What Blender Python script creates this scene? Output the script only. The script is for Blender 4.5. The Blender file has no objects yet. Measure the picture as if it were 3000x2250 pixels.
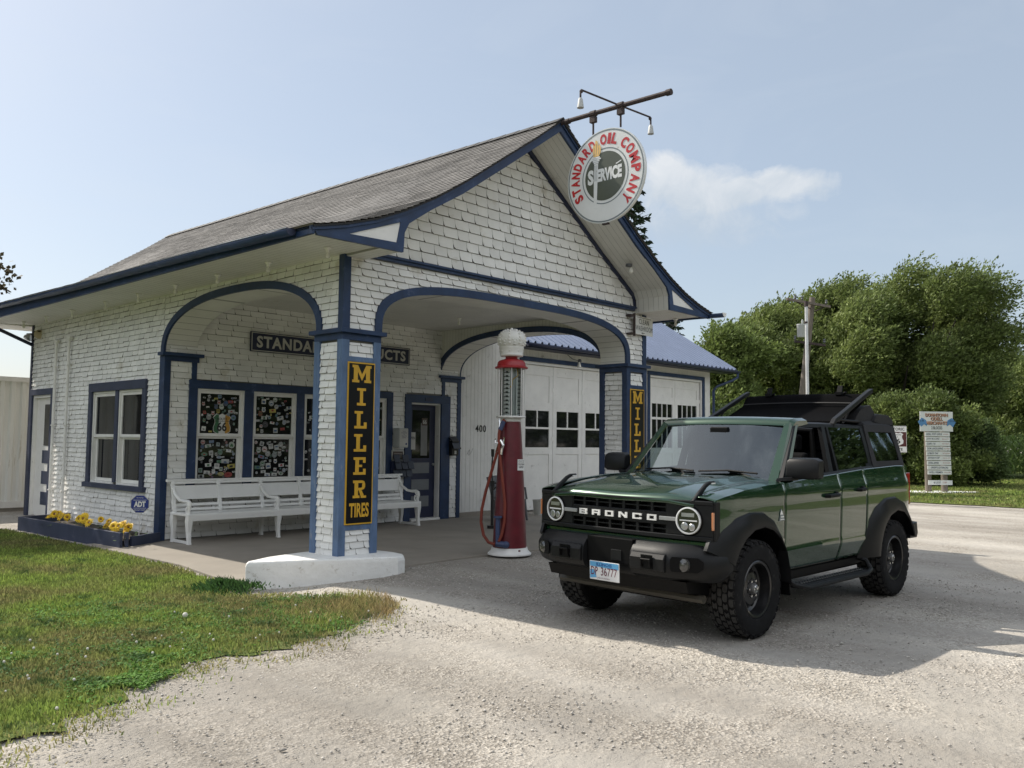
import bpy, math, random
import numpy as np
from math import sin, cos, pi, radians, sqrt, atan2
from mathutils import Vector, Matrix
random.seed(7); rng = np.random.default_rng(7)
SC = bpy.context.scene
COL = SC.collection
# ------------------------------------------------------------------ camera
cam_d = bpy.data.cameras.new("camera"); cam = bpy.data.objects.new("camera", cam_d); COL.objects.link(cam)
cam_d.sensor_width = 36.0; cam_d.lens = 36.0*2543.0/3000.0; cam_d.clip_end = 3000.0; cam_d.clip_start = .05
_R = ((0.6806306, -0.7325457, 0.0108998), (-0.0555445, -0.0367618, 0.9977792), (0.7305182, 0.6796945, 0.0657101))
cam.matrix_world = Matrix(((_R[0][0], _R[1][0], -_R[2][0], -6.1324), (_R[0][1], _R[1][1], -_R[2][1], -8.4516),
                           (_R[0][2], _R[1][2], -_R[2][2], 1.6057), (0, 0, 0, 1)))
SC.camera = cam
# ------------------------------------------------------------------ light
SC.view_settings.view_transform = 'Standard'; SC.view_settings.look = 'None'
SC.view_settings.exposure = .93; SC.view_settings.gamma = 1.0
SUN_TO = Vector((-.20, 1.0, 1.0)).normalized()
SUN_EL = math.asin(SUN_TO.z); SUN_ROT = atan2(SUN_TO.x, SUN_TO.y)
sun_d = bpy.data.lights.new("sun", 'SUN'); sun = bpy.data.objects.new("sun", sun_d); COL.objects.link(sun)
sun_d.energy = 2.9; sun_d.angle = radians(.6); sun_d.color = (1.0, .93, .82)
sun.rotation_euler = SUN_TO.to_track_quat('Z', 'Y').to_euler(); sun.location = (0, 20, 20)
world = bpy.data.worlds.new("World"); SC.world = world; world.use_nodes = True
def build_world():
    nt = world.node_tree; N = nt.nodes; L = nt.links; N.clear()
    out = N.new('ShaderNodeOutputWorld'); bg = N.new('ShaderNodeBackground'); L.new(bg.outputs[0], out.inputs[0])
    sky = N.new('ShaderNodeTexSky'); sky.sky_type = 'NISHITA'; sky.sun_disc = False
    sky.sun_elevation = SUN_EL; sky.sun_rotation = SUN_ROT; sky.air_density = 1.0; sky.dust_density = 2.0; sky.ozone_density = 1.0; sky.altitude = 200
    bg.inputs[1].default_value = SKY_STRENGTH
    tc = N.new('ShaderNodeTexCoord')
    c = Vector((.843, .462, .288)).normalized(); t = Vector((c.y, -c.x, 0)).normalized(); u = t.cross(c).normalized()
    if u.z < 0: u = -u
    def dot(v):
        n = N.new('ShaderNodeVectorMath'); n.operation = 'DOT_PRODUCT'; L.new(tc.outputs['Generated'], n.inputs[0]); n.inputs[1].default_value = v; return n.outputs['Value']
    def m(op, a, b=None, c_=None, clamp=False):
        n = N.new('ShaderNodeMath'); n.operation = op; n.use_clamp = clamp
        for i, x in enumerate((a, b, c_)):
            if x is None: continue
            if isinstance(x, (int, float)): n.inputs[i].default_value = x
            else: L.new(x, n.inputs[i])
        return n.outputs[0]
    def noise(scale, det, dist=0., loc=(0, 0, 0), sc=(1, 1, 1)):
        mp = N.new('ShaderNodeMapping'); mp.inputs['Location'].default_value = loc; mp.inputs['Scale'].default_value = sc
        L.new(tc.outputs['Generated'], mp.inputs[0]); n = N.new('ShaderNodeTexNoise'); n.inputs['Scale'].default_value = scale
        n.inputs['Detail'].default_value = det; n.inputs['Roughness'].default_value = .6; n.inputs['Distortion'].default_value = dist
        L.new(mp.outputs[0], n.inputs[0]); return n.outputs[0]
    a = dot(t); b = dot(u); f = m('GREATER_THAN', dot(c), 0.)
    def puff(cx, cy, rx, ry, amp, nz):
        dx = m('DIVIDE', m('SUBTRACT', a, cx), rx); dy = m('DIVIDE', m('SUBTRACT', b, cy), ry)
        d = m('SQRT', m('ADD', m('MULTIPLY', dx, dx), m('MULTIPLY', dy, dy)))
        v = m('SUBTRACT', m('ADD', 1.0, m('MULTIPLY', m('SUBTRACT', nz, .5), amp)), d)
        return m('MULTIPLY', m('SMOOTH_MIN', m('MAXIMUM', v, 0.), .8, .2), f)
    n1 = noise(17., 8., .4); n2 = noise(26., 5., .5, (3, 1, 2)); n3 = noise(4., 4., .8, (1, 5, 2), (1, 1, 3.2))
    p1 = puff(-.052, -.002, .070, .034, 2.2, n1); p2 = m('MAXIMUM', puff(.060, -.010, .060, .022, 2.2, n1), puff(.012, -.014, .050, .020, 2.0, n1)); p3 = puff(-.035, -.040, .10, .036, 1.6, n2)
    dens = m('ADD', m('MULTIPLY', m('MAXIMUM', p1, p2), 1.9), m('MULTIPLY', p3, .9), clamp=True)
    # a dusty milky layer over the whole sky with faint streaks
    veil = m('MULTIPLY', m('SUBTRACT', n3, .46, clamp=True), .45)
    n4 = noise(5.5, 7., .5, (4, 2, 7), (1, 1, 1.6)); behind = m('MULTIPLY', m('MULTIPLY', m('SUBTRACT', n4, .40, clamp=True), 5., clamp=True), m('MAXIMUM', m('MULTIPLY', m('SUBTRACT', 0., dot((.60, .78, .0))), 4., clamp=True), m('MULTIPLY', m('MULTIPLY', m('SUBTRACT', dot((0, 0, 1)), .66), 5., clamp=True), m('MULTIPLY', m('SUBTRACT', n4, .46, clamp=True), 3.2, clamp=True))))   # broken cloud out of view, brightened to fill the shaded fronts
    mx0 = N.new('ShaderNodeMixRGB'); mx0.inputs[0].default_value = SKY_MILK; L.new(sky.outputs[0], mx0.inputs[1]); mx0.inputs[2].default_value = SKY_MILK_COL
    mx1 = N.new('ShaderNodeMixRGB'); L.new(veil, mx1.inputs[0]); L.new(mx0.outputs[0], mx1.inputs[1]); mx1.inputs[2].default_value = SKY_VEIL_COL
    mx2 = N.new('ShaderNodeMixRGB'); L.new(dens, mx2.inputs[0]); L.new(mx1.outputs[0], mx2.inputs[1])
    mx3 = N.new('ShaderNodeMixRGB'); L.new(behind, mx3.inputs[0]); L.new(mx2.outputs[0], mx3.inputs[1]); mx3.inputs[2].default_value = (8.6, 8.7, 8.9, 1)
    # lit tops, greyer bellies
    sh = m('MULTIPLY_ADD', m('ADD', m('MULTIPLY', b, 9.), m('MULTIPLY', m('SUBTRACT', n2, .5), 1.3)), .75, .42, clamp=True)
    mc = N.new('ShaderNodeMixRGB'); L.new(sh, mc.inputs[0]); mc.inputs[1].default_value = CLOUD_LO; mc.inputs[2].default_value = CLOUD_HI
    L.new(mc.outputs[0], mx2.inputs[2]); L.new(mx3.outputs[0], bg.inputs[0])
SKY_STRENGTH = .098; SKY_MILK = .62; SKY_MILK_COL = (2.75, 3.10, 3.45, 1); SKY_VEIL_COL = (4.1, 4.4, 4.7, 1)
CLOUD_LO = (2.9, 3.35, 3.85, 1); CLOUD_HI = (4.9, 4.95, 5.05, 1)
build_world()
# ------------------------------------------------------------------ helpers
def mk(name, data=None, parent=None, loc=(0, 0, 0), rot=(0, 0, 0)):
    o = bpy.data.objects.new(name, data); COL.objects.link(o); o.location = loc; o.rotation_euler = rot
    if parent is not None: o.parent = parent
    return o
def tag(o, label=None, cat=None, group=None, kind=None):
    if label: o['label'] = label
    if cat: o['category'] = cat
    if group: o['group'] = group
    if kind: o['kind'] = kind
    return o
def thing(name, label, cat, loc=(0, 0, 0), rot=(0, 0, 0), group=None): return tag(mk(name, None, None, loc, rot), label, cat, group)
def copy_tree(o, parent=None):
    c = o.copy(); COL.objects.link(c); c.parent = parent
    for ch in list(o.children): copy_tree(ch, c)
    return c
class MB:
    def __init__(s, T=None): s.v = []; s.f = []; s.m = []; s.T = T
    def P(s, p): return tuple(s.T(*p)) if s.T else tuple(p)
    def poly(s, pts, m=0):
        n = len(s.v); s.v += [s.P(p) for p in pts]; s.f.append(tuple(range(n, n+len(pts)))); s.m.append(m)
    def raw(s, vs, fs, m=0):
        n = len(s.v); s.v += [s.P(p) for p in vs]
        for f in fs: s.f.append(tuple(n+i for i in f)); s.m.append(m)
    def box(s, a, b, m=0):
        (x0, y0, z0), (x1, y1, z1) = a, b
        s.raw([(x0, y0, z0), (x1, y0, z0), (x1, y1, z0), (x0, y1, z0), (x0, y0, z1), (x1, y0, z1), (x1, y1, z1), (x0, y1, z1)],
              [(0, 3, 2, 1), (4, 5, 6, 7), (0, 1, 5, 4), (1, 2, 6, 5), (2, 3, 7, 6), (3, 0, 4, 7)], m)
    def prism(s, pts, d, m=0, caps=True):
        """pts: list of 3D points (planar loop); d: extrusion vector"""
        n = len(pts); q = [(p[0]+d[0], p[1]+d[1], p[2]+d[2]) for p in pts]
        fs = [(i, (i+1) % n, n+(i+1) % n, n+i) for i in range(n)]
        if caps: fs += [tuple(range(n-1, -1, -1)), tuple(range(n, 2*n))]
        s.raw(list(pts)+q, fs, m)
    def loft(s, rings, m=0, closed=True, caps=True):
        n = len(rings[0]); vs = [p for r in rings for p in r]; fs = []
        for i in range(len(rings)-1):
            for j in range(n if closed else n-1):
                k = (j+1) % n; fs.append((i*n+j, i*n+k, (i+1)*n+k, (i+1)*n+j))
        if caps and closed: fs += [tuple(range(n-1, -1, -1)), tuple(range((len(rings)-1)*n, len(rings)*n))]
        s.raw(vs, fs, m)
    def tube(s, path, r, n=8, m=0, caps=True):
        path = [Vector(p) for p in path]; rings = []
        up = None
        for i, p in enumerate(path):
            d = (path[min(i+1, len(path)-1)]-path[max(i-1, 0)]).normalized()
            if up is None or abs(up.dot(d)) > .98: up = Vector((0, 0, 1)) if abs(d.z) < .9 else Vector((1, 0, 0))
            a = d.cross(up).normalized(); b = a.cross(d).normalized(); up = b
            rr = r[i] if isinstance(r, (list, tuple)) else r
            rings.append([tuple(p+a*(rr*cos(2*pi*k/n))+b*(rr*sin(2*pi*k/n))) for k in range(n)])
        s.loft(rings, m, True, caps)
    def lathe(s, prof, n=24, c=(0, 0, 0), m=0, axis='z', caps=True):
        rings = []
        for r, z in prof:
            ring = []
            for k in range(n):
                a = 2*pi*k/n; x, y = r*cos(a), r*sin(a)
                ring.append((c[0]+x, c[1]+y, c[2]+z) if axis == 'z' else (c[0]+x, c[1]+z, c[2]+y) if axis == 'y' else (c[0]+z, c[1]+x, c[2]+y))
            rings.append(ring)
        s.loft(rings, m, True, caps)
    def sphere(s, c, r, n=10, m=0, sc=(1, 1, 1)):
        pr = [(max(r*sin(pi*i/n), 1e-4), -r*cos(pi*i/n)) for i in range(n+1)]
        rings = [[(c[0]+rr*cos(2*pi*k/(2*n))*sc[0], c[1]+rr*sin(2*pi*k/(2*n))*sc[1], c[2]+z*sc[2]) for k in range(2*n)] for rr, z in pr]
        s.loft(rings, m)
    def grid(s, rows, m=0, keep=None):
        n = len(rows[0]); vs = [p for r in rows for p in r]; fs = []
        for i in range(len(rows)-1):
            for j in range(n-1):
                if keep is None or keep(rows[i][j], rows[i+1][j+1]): fs.append((i*n+j, i*n+j+1, (i+1)*n+j+1, (i+1)*n+j))
        s.raw(vs, fs, m)
    def build(s, name, mats, parent=None, bevel=0, smooth=False, seg=2, recalc=True, angle=35, label=None, solid=0, offset=-1):
        me = bpy.data.meshes.new(name); me.from_pydata(s.v, [], s.f)
        for mt in (mats if isinstance(mats, (list, tuple)) else [mats]): me.materials.append(mt)
        if any(s.m): me.polygons.foreach_set('material_index', s.m)
        if recalc:
            import bmesh
            bm = bmesh.new(); bm.from_mesh(me); bmesh.ops.remove_doubles(bm, verts=bm.verts, dist=1e-5)
            bmesh.ops.recalc_face_normals(bm, faces=bm.faces); bm.to_mesh(me); bm.free()
        if smooth:
            me.polygons.foreach_set('use_smooth', [True]*len(me.polygons)); me.set_sharp_from_angle(angle=radians(angle))
        me.update()
        o = mk(name, me, parent)
        if solid:
            sm = o.modifiers.new('solid', 'SOLIDIFY'); sm.thickness = solid; sm.offset = offset
        if bevel:
            b = o.modifiers.new('bevel', 'BEVEL'); b.width = bevel; b.segments = seg; b.limit_method = 'ANGLE'; b.angle_limit = radians(40); b.harden_normals = False
        if label: o['label'] = label
        return o
def fastmesh(name, co, nper, mats, parent=None, midx=None, smooth=False):
    """co: (n*nper,3) array, every face has nper own vertices"""
    co = np.asarray(co, np.float32).reshape(-1, 3); nv = len(co); nf = nv//nper
    me = bpy.data.meshes.new(name); me.vertices.add(nv); me.vertices.foreach_set('co', co.ravel())
    me.loops.add(nv); me.loops.foreach_set('vertex_index', np.arange(nv, dtype=np.int32))
    me.polygons.add(nf); me.polygons.foreach_set('loop_start', np.arange(0, nv, nper, dtype=np.int32))
    me.polygons.foreach_set('loop_total', np.full(nf, nper, np.int32))
    for mt in (mats if isinstance(mats, (list, tuple)) else [mats]): me.materials.append(mt)
    if midx is not None: me.polygons.foreach_set('material_index', np.asarray(midx, np.int32))
    me.update(calc_edges=True)
    return mk(name, me, parent)
def idxmesh(name, co, faces, mats, parent=None):
    co = np.asarray(co, np.float32).reshape(-1, 3); faces = np.asarray(faces, np.int32); nf, k = faces.shape
    me = bpy.data.meshes.new(name); me.vertices.add(len(co)); me.vertices.foreach_set('co', co.ravel())
    me.loops.add(nf*k); me.loops.foreach_set('vertex_index', faces.ravel())
    me.polygons.add(nf); me.polygons.foreach_set('loop_start', np.arange(0, nf*k, k, dtype=np.int32)); me.polygons.foreach_set('loop_total', np.full(nf, k, np.int32))
    for mt in (mats if isinstance(mats, (list, tuple)) else [mats]): me.materials.append(mt)
    me.update(calc_edges=True)
    return mk(name, me, parent)
# ------------------------------------------------------------------ materials
def pmat(name, base, rough=.5, metal=0., var=.12, vscale=3., bump=0., bscale=60., coat=0., island=0., wear=None, wear_amt=.5, wear_scale=6., spec=.5,
         lines=None, det=5., tint=None, stretch=(1, 1, 1), coatr=.03, rl=(.3, .7)):
    m = bpy.data.materials.new(name); m.use_nodes = True; nt = m.node_tree; N = nt.nodes; L = nt.links
    b = N['Principled BSDF']; b.inputs['Roughness'].default_value = rough; b.inputs['Metallic'].default_value = metal
    b.inputs['Specular IOR Level'].default_value = spec; b.inputs['Coat Weight'].default_value = coat; b.inputs['Coat Roughness'].default_value = coatr
    tc = N.new('ShaderNodeTexCoord'); mp = N.new('ShaderNodeMapping'); mp.inputs['Scale'].default_value = stretch; L.new(tc.outputs['Object'], mp.inputs[0])
    def noise(sc, d=det, r=.6):
        n = N.new('ShaderNodeTexNoise'); n.inputs['Scale'].default_value = sc; n.inputs['Detail'].default_value = d; n.inputs['Roughness'].default_value = r
        L.new(mp.outputs[0], n.inputs[0]); return n.outputs[0]
    def ramp(src, lo, hi, c0, c1):
        r = N.new('ShaderNodeValToRGB'); r.color_ramp.elements[0].position = lo; r.color_ramp.elements[1].position = hi
        r.color_ramp.elements[0].color = c0; r.color_ramp.elements[1].color = c1; L.new(src, r.inputs[0]); return r.outputs[0]
    base = tuple(base)[:3]
    lo = tuple(max(0, c*(1-var)) for c in base)+(1,); hi = tuple(min(1, c*(1+var)) for c in base)+(1,)
    if tint: lo = tuple(tint)+(1,)
    col = ramp(noise(vscale), rl[0], rl[1], lo, hi)
    def mix(fac, a, c, mode='MIX'):
        x = N.new('ShaderNodeMixRGB'); x.blend_type = mode
        for i, q in ((0, fac), (1, a), (2, c)):
            if isinstance(q, (int, float)): x.inputs[i].default_value = q
            elif isinstance(q, tuple): x.inputs[i].default_value = q
            else: L.new(q, x.inputs[i])
        return x.outputs[0]
    if island:
        g = N.new('ShaderNodeNewGeometry'); col = mix(1.0, col, ramp(g.outputs['Random Per Island'], 0, 1, (1-island,)*3+(1,), (1+island,)*3+(1,)), 'MULTIPLY')
    if wear:
        w = ramp(noise(wear_scale, 8., .7), .5+.12*(1-wear_amt), .62+.12*(1-wear_amt), (0, 0, 0, 1), (1, 1, 1, 1)); col = mix(w, col, tuple(wear)+(1,))
    h = None
    if bump:
        bp = N.new('ShaderNodeBump'); bp.inputs['Strength'].default_value = 1.0; bp.inputs['Distance'].default_value = bump
        L.new(noise(bscale, 3.), bp.inputs['Height']); h = bp
    if lines:   # (axis, pitch, width, depth): board joints
        ax, pitch, wd, dep = lines
        sx = N.new('ShaderNodeSeparateXYZ'); L.new(tc.outputs['Object'], sx.inputs[0])
        def mth(op, a, c=None):
            x = N.new('ShaderNodeMath'); x.operation = op
            for i, q in ((0, a), (1, c)):
                if q is None: continue
                if isinstance(q, (int, float)): x.inputs[i].default_value = q
                else: L.new(q, x.inputs[i])
            return x.outputs[0]
        fr = mth('FRACT', mth('DIVIDE', sx.outputs[ax], pitch)); ln = mth('LESS_THAN', fr, wd)
        col = mix(mth('MULTIPLY', ln, .75), col, tuple(c*.25 for c in base)+(1,))
        bl = N.new('ShaderNodeBump'); bl.inputs['Distance'].default_value = dep; bl.invert = True; L.new(ln, bl.inputs['Height'])
        if h: L.new(h.outputs[0], bl.inputs['Normal'])
        h = bl
    L.new(col, b.inputs['Base Color'])
    if h: L.new(h.outputs[0], b.inputs['Normal'])
    return m
WHITE = (.77, .76, .73)
M = {}
M['shingle'] = pmat('white_painted_shingle', (.80, .795, .77), .55, var=.07, vscale=2.5, bump=.0012, bscale=70, island=.08, wear=(.60, .57, .50), wear_amt=.42, wear_scale=2.3, spec=.35)
M['white'] = pmat('white_paint', WHITE, .5, var=.06, vscale=4, bump=.0008, bscale=40, wear=(.42, .40, .37), wear_amt=.05, wear_scale=7)
M['whiteclean'] = pmat('white_gloss_paint', (.78, .78, .76), .35, var=.04)
M['bead_y'] = pmat('white_boards_across', (.66, .65, .61), .55, var=.07, vscale=2, lines=(1, .085, .055, .003), wear=(.45, .42, .37), wear_amt=.02, wear_scale=3)
M['bead_x'] = pmat('white_boards_along', (.66, .65, .61), .55, var=.07, vscale=2, lines=(0, .085, .055, .003))
M['bead_z'] = pmat('white_boards_reveal', (.68, .67, .63), .55, var=.07, vscale=2, lines=(2, .08, .06, .003))
M['blue'] = pmat('navy_trim_paint', (.015, .036, .094), .45, var=.25, vscale=5, bump=.001, bscale=60, wear=(.08, .11, .20), wear_amt=.08, wear_scale=5)
M['fadedblue'] = pmat('faded_blue_trim_paint', (.095, .155, .27), .6, var=.3, vscale=9, bump=.0015, bscale=60, wear=(.26, .28, .32), wear_amt=.35, wear_scale=14, stretch=(1, 1, .3))
M['darkblue'] = pmat('dark_navy_paint', (.014, .02, .055), .4, var=.2)
M['slateblue'] = pmat('weathered_slate_blue_paint', (.035, .045, .085), .6, var=.2, wear=(.10, .11, .15), wear_amt=.2)
M['roof'] = pmat('asphalt_roof_shingle', (.185, .176, .168), .9, var=.25, vscale=1.3, bump=.004, bscale=120, island=.12, wear=(.11, .105, .105), wear_amt=.1, wear_scale=2.0)
M['darkedge'] = pmat('black_roof_edge', (.02, .02, .022), .7)
M['concrete'] = pmat('concrete', (.27, .242, .205), .85, var=.12, vscale=1.2, bump=.002, bscale=60, wear=(.22, .20, .18), wear_amt=.35, wear_scale=1.3)
M['whitewash'] = pmat('whitewashed_concrete', (.78, .78, .76), .7, var=.06, bump=.012, bscale=12, wear=(.48, .45, .40), wear_amt=.3, wear_scale=11)
M['glass'] = pmat('dark_window_glass', (.010, .011, .012), .04, var=.2, spec=.6)
M['black'] = pmat('black_paint', (.012, .012, .013), .35, var=.2)
M['blackmatte'] = pmat('black_textured_plastic', (.022, .023, .024), .55, var=.15, bump=.0004, bscale=400)
M['edgeshade'] = pmat('shaded_shingle_edge', (.24, .23, .21), .9, var=.3)  # bare edge grey, darkened to carry the shade in gaps and under butts
M['rubber'] = pmat('tyre_rubber', (.010, .010, .011), .85, spec=.2, var=.3, vscale=12, wear=(.06, .055, .05), wear_amt=.15, wear_scale=12)
M['yellow'] = pmat('yellow_enamel', (.62, .36, .035), .4, var=.08)
M['signblack'] = pmat('black_enamel', (.008, .008, .009), .3, var=.2)
M['signwhite'] = pmat('white_enamel', (.72, .73, .72), .3, var=.06, wear=(.32, .26, .2), wear_amt=.04, wear_scale=6)
M['signred'] = pmat('red_enamel', (.50, .025, .03), .35, var=.15, wear=(.5, .3, .28), wear_amt=.1, wear_scale=12)
M['signgreen'] = pmat('olive_green_enamel', (.075, .085, .06), .35, var=.12)
M['signgrey'] = pmat('grey_enamel', (.18, .21, .22), .35)
M['flame'] = pmat('flame_yellow_enamel', (.75, .48, .16), .4)
M['pumpred'] = pmat('worn_red_pump_paint', (.12, .009, .016), .42, var=.22, vscale=6, bump=.0005, bscale=60, coat=.15, coatr=.3, wear=(.10, .014, .015), wear_amt=.2, wear_scale=5)
M['caplidred'] = pmat('bright_red_paint', (.33, .015, .02), .4, var=.1, coat=.2, coatr=.2)
M['hose'] = pmat('red_rubber_hose', (.20, .035, .018), .6, var=.2)
M['globe'] = pmat('milk_glass', (.74, .73, .69), .3, var=.05, wear=(.5, .46, .36), wear_amt=.05)
M['steel'] = pmat('galvanised_steel', (.45, .46, .47), .35, metal=.9, var=.15)
M['chrome'] = pmat('bright_metal', (.75, .75, .75), .15, metal=1.)
M['rust'] = pmat('rusty_iron', (.05, .034, .032), .8, var=.4, vscale=14, bump=.001, wear=(.03, .03, .045), wear_amt=.5, wear_scale=12)
M['greyplastic'] = pmat('grey_plastic', (.10, .105, .11), .5)
M['greyenamel'] = pmat('light_grey_metal_box', (.42, .43, .42), .5, var=.08)
M['bulb'] = pmat('frosted_bulb', (.75, .74, .68), .25)
M['paper'] = pmat('paper', (.50, .49, .45), .8)
M['wood'] = pmat('weathered_wood', (.16, .135, .11), .85, var=.3, vscale=4, stretch=(6, 6, .5), bump=.003, bscale=40)
M['brown'] = pmat('brown_plaque', (.06, .035, .025), .5)
# ------------------------------------------------------------------ camera-aligned metres -> scene (used for far things)
_ca, _sa = cos(radians(47.063)), sin(radians(47.063))
def W(X, Y, Z=0.): dx, dy = X+2.010, Y-10.247; return (dx*_ca+dy*_sa, -dx*_sa+dy*_ca, Z)
def gz(x, y):
    """height of the ground"""
    return -.07*np.exp(-(((x+.9)/.8)**2+((y+.1)/.8)**2))+.06*np.exp(-(((x-.8)/.45)**2+((y+.5)/.3)**2))
GRASS = [(-4.9, -4.05), (-4.62, -3.64), (-4.43, -3.50), (-4.16, -3.44), (-3.90, -3.30), (-3.43, -2.95), (-2.87, -2.65), (-2.56, -2.84), (-1.92, -2.68), (-1.23, -2.40),
         (-.70, -1.96), (-.36, -1.25), (-.55, -.93), (-.95, -.72), (-1.25, -.32), (-1.32, .2), (-1.16, .7), (-.98, 2.0), (-.96, 3.7), (-.99, 5.6), (-1.05, 8.0), (-1.6, 8.9), (-4.2, 9.5), (-30, 12), (-30, -8)]
def inpoly(px, py, poly):
    r = np.zeros(px.shape, bool); n = len(poly)
    for i in range(n):
        x0, y0 = poly[i]; x1, y1 = poly[(i+1) % n]
        c = ((y0 > py) != (y1 > py)) & (px < (x1-x0)*(py-y0)/((y1-y0)+1e-12)+x0); r ^= c
    return r
def edge_dist(px, py, poly):
    d = np.full(px.shape, 1e9)
    for i in range(len(poly)):
        x0, y0 = poly[i]; x1, y1 = poly[(i+1) % len(poly)]
        vx, vy = x1-x0, y1-y0; t = np.clip(((px-x0)*vx+(py-y0)*vy)/(vx*vx+vy*vy), 0, 1)
        d = np.minimum(d, np.hypot(px-x0-t*vx, py-y0-t*vy))
    return d
def ground_mat(name, kind):
    m = bpy.data.materials.new(name); m.use_nodes = True; nt = m.node_tree; N = nt.nodes; L = nt.links; b = N['Principled BSDF']; b.inputs['Roughness'].default_value = .95
    b.inputs['Specular IOR Level'].default_value = .2
    tc = N.new('ShaderNodeTexCoord')
    def nz(s, d=5., r=.6, st=None):
        n = N.new('ShaderNodeTexNoise'); n.inputs['Scale'].default_value = s; n.inputs['Detail'].default_value = d; n.inputs['Roughness'].default_value = r
        if st: mp = N.new('ShaderNodeMapping'); mp.inputs['Scale'].default_value = st; mp.inputs['Rotation'].default_value = (0, 0, .9); L.new(tc.outputs['Object'], mp.inputs[0]); L.new(mp.outputs[0], n.inputs[0])
        else: L.new(tc.outputs['Object'], n.inputs[0])
        return n.outputs[0]
    def vor(s, feat='F1', out='Distance'):
        n = N.new('ShaderNodeTexVoronoi'); n.inputs['Scale'].default_value = s; n.feature = feat; L.new(tc.outputs['Object'], n.inputs[0]); return n.outputs[out]
    def ramp(src, stops):
        r = N.new('ShaderNodeValToRGB'); el = r.color_ramp.elements
        while len(el) < len(stops): el.new(.5)
        for e, (p, c) in zip(el, stops): e.position = p; e.color = tuple(c)+(1,)
        L.new(src, r.inputs[0]); return r.outputs[0]
    def mix(f, a, c, mode='MIX'):
        x = N.new('ShaderNodeMixRGB'); x.blend_type = mode
        for i, q in ((0, f), (1, a), (2, c)):
            if isinstance(q, (int, float)): x.inputs[i].default_value = q
            else: L.new(q, x.inputs[i])
        return x.outputs[0]
    def bump(src, dist, prev=None):
        x = N.new('ShaderNodeBump'); x.inputs['Distance'].default_value = dist; L.new(src, x.inputs['Height'])
        if prev: L.new(prev, x.inputs['Normal'])
        return x.outputs[0]
    if kind == 'gravel':
        big = ramp(nz(.5, 4., .55, (1, .35, 1)), [(.3, (.285, .263, .232)), (.5, (.40, .372, .332)), (.70, (.485, .455, .41))])
        peb = N.new('ShaderNodeTexVoronoi'); peb.inputs['Scale'].default_value = 55.; L.new(tc.outputs['Object'], peb.inputs[0])
        bw = N.new('ShaderNodeRGBToBW'); L.new(peb.outputs['Color'], bw.inputs[0])
        c1 = mix(.75, big, ramp(bw.outputs[0], [(.15, (.55, .53, .51)), (.5, (.98, .97, .95)), (.85, (1.4, 1.4, 1.4))]), 'MULTIPLY')
        gap = ramp(vor(55., 'DISTANCE_TO_EDGE'), [(.0, (.45, .43, .4)), (.12, (1, 1, 1))])
        patch = ramp(nz(1.1, 6., .65), [(.40, (0, 0, 0)), (.6, (1, 1, 1))])   # loose stone patches against packed dust
        trk = ramp(nz(.75, 3., .5, (1.2, .10, 1)), [(.38, (.86, .85, .84)), (.5, (1, 1, 1)), (.62, (1.10, 1.10, 1.09))]); big = mix(.9, big, trk, 'MULTIPLY'); c1 = mix(.9, c1, trk, 'MULTIPLY')
        dust = mix(.5, big, ramp(nz(160, 2.), [(.3, (.75, .75, .75)), (.7, (1.18, 1.18, 1.18))]), 'MULTIPLY')
        c2 = mix(patch, dust, mix(.8, c1, gap, 'MULTIPLY')); L.new(c2, b.inputs['Base Color'])
        hgt = mix(patch, nz(140, 3.), vor(55.))
        n = bump(nz(9., 4.), .03); n = bump(hgt, .010, n); L.new(n, b.inputs['Normal'])
    if kind == 'lawn':
        c = ramp(nz(.9, 6., .65), [(.36, (.20, .18, .09)), (.5, (.13, .17, .05)), (.64, (.13, .21, .045))])
        c = mix(.6, c, ramp(nz(45, 4.), [(.3, (.45, .45, .4)), (.7, (1.3, 1.3, 1.2))]), 'MULTIPLY'); L.new(c, b.inputs['Base Color']); L.new(bump(nz(60, 3.), .03), b.inputs['Normal'])
    if kind == 'farlawn':
        c = ramp(nz(.25, 6., .65), [(.3, (.15, .15, .045)), (.5, (.11, .15, .035)), (.7, (.16, .17, .06))])
        c = mix(.5, c, ramp(nz(9, 4.), [(.3, (.6, .6, .5)), (.7, (1.25, 1.25, 1.2))]), 'MULTIPLY'); L.new(c, b.inputs['Base Color']); L.new(bump(nz(25, 3.), .05), b.inputs['Normal'])
    return m
M['gravel'] = ground_mat('crushed_limestone', 'gravel'); M['lawn'] = ground_mat('lawn_soil', 'lawn'); M['farlawn'] = ground_mat('mown_grass', 'farlawn')
# big sheet out to the horizon (fields), then gravel, then lawns, each a few mm higher
def sheet(name, pts, z, mat, kind='structure'):
    mb = MB(); mb.poly([(x, y, z) for x, y in pts]); o = mb.build(name, mat, recalc=False); tag(o, kind=kind); return o
xs = np.concatenate([np.array([-1500, -300, -60, -25]), np.arange(-12, 12.01, .25), np.array([16, 22, 32, 60, 300, 1500])])
ys = np.concatenate([np.array([-1500, -300, -60, -25]), np.arange(-12, 8.01, .25), np.array([12, 18, 26, 40, 60, 300, 1500])])
gx, gy = np.meshgrid(xs, ys); zz = gz(gx, gy)+np.where((abs(gx) < 12) & (abs(gy) < 9) & (gy < -.6), .012*np.sin(gx*1.1+gy*.7)*np.sin(gy*1.3), 0)
zz = np.where((gx > 0) & (gx < 5.5) & (gy > -6) & (gy < -2.2), 0, zz)
nx, ny = len(xs), len(ys); fi = np.array([(j*nx+i, j*nx+i+1, (j+1)*nx+i+1, (j+1)*nx+i) for j in range(ny-1) for i in range(nx-1)])
o = idxmesh('ground', np.stack([gx, gy, zz], -1), fi, M['gravel']); tag(o, kind='structure')
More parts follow.
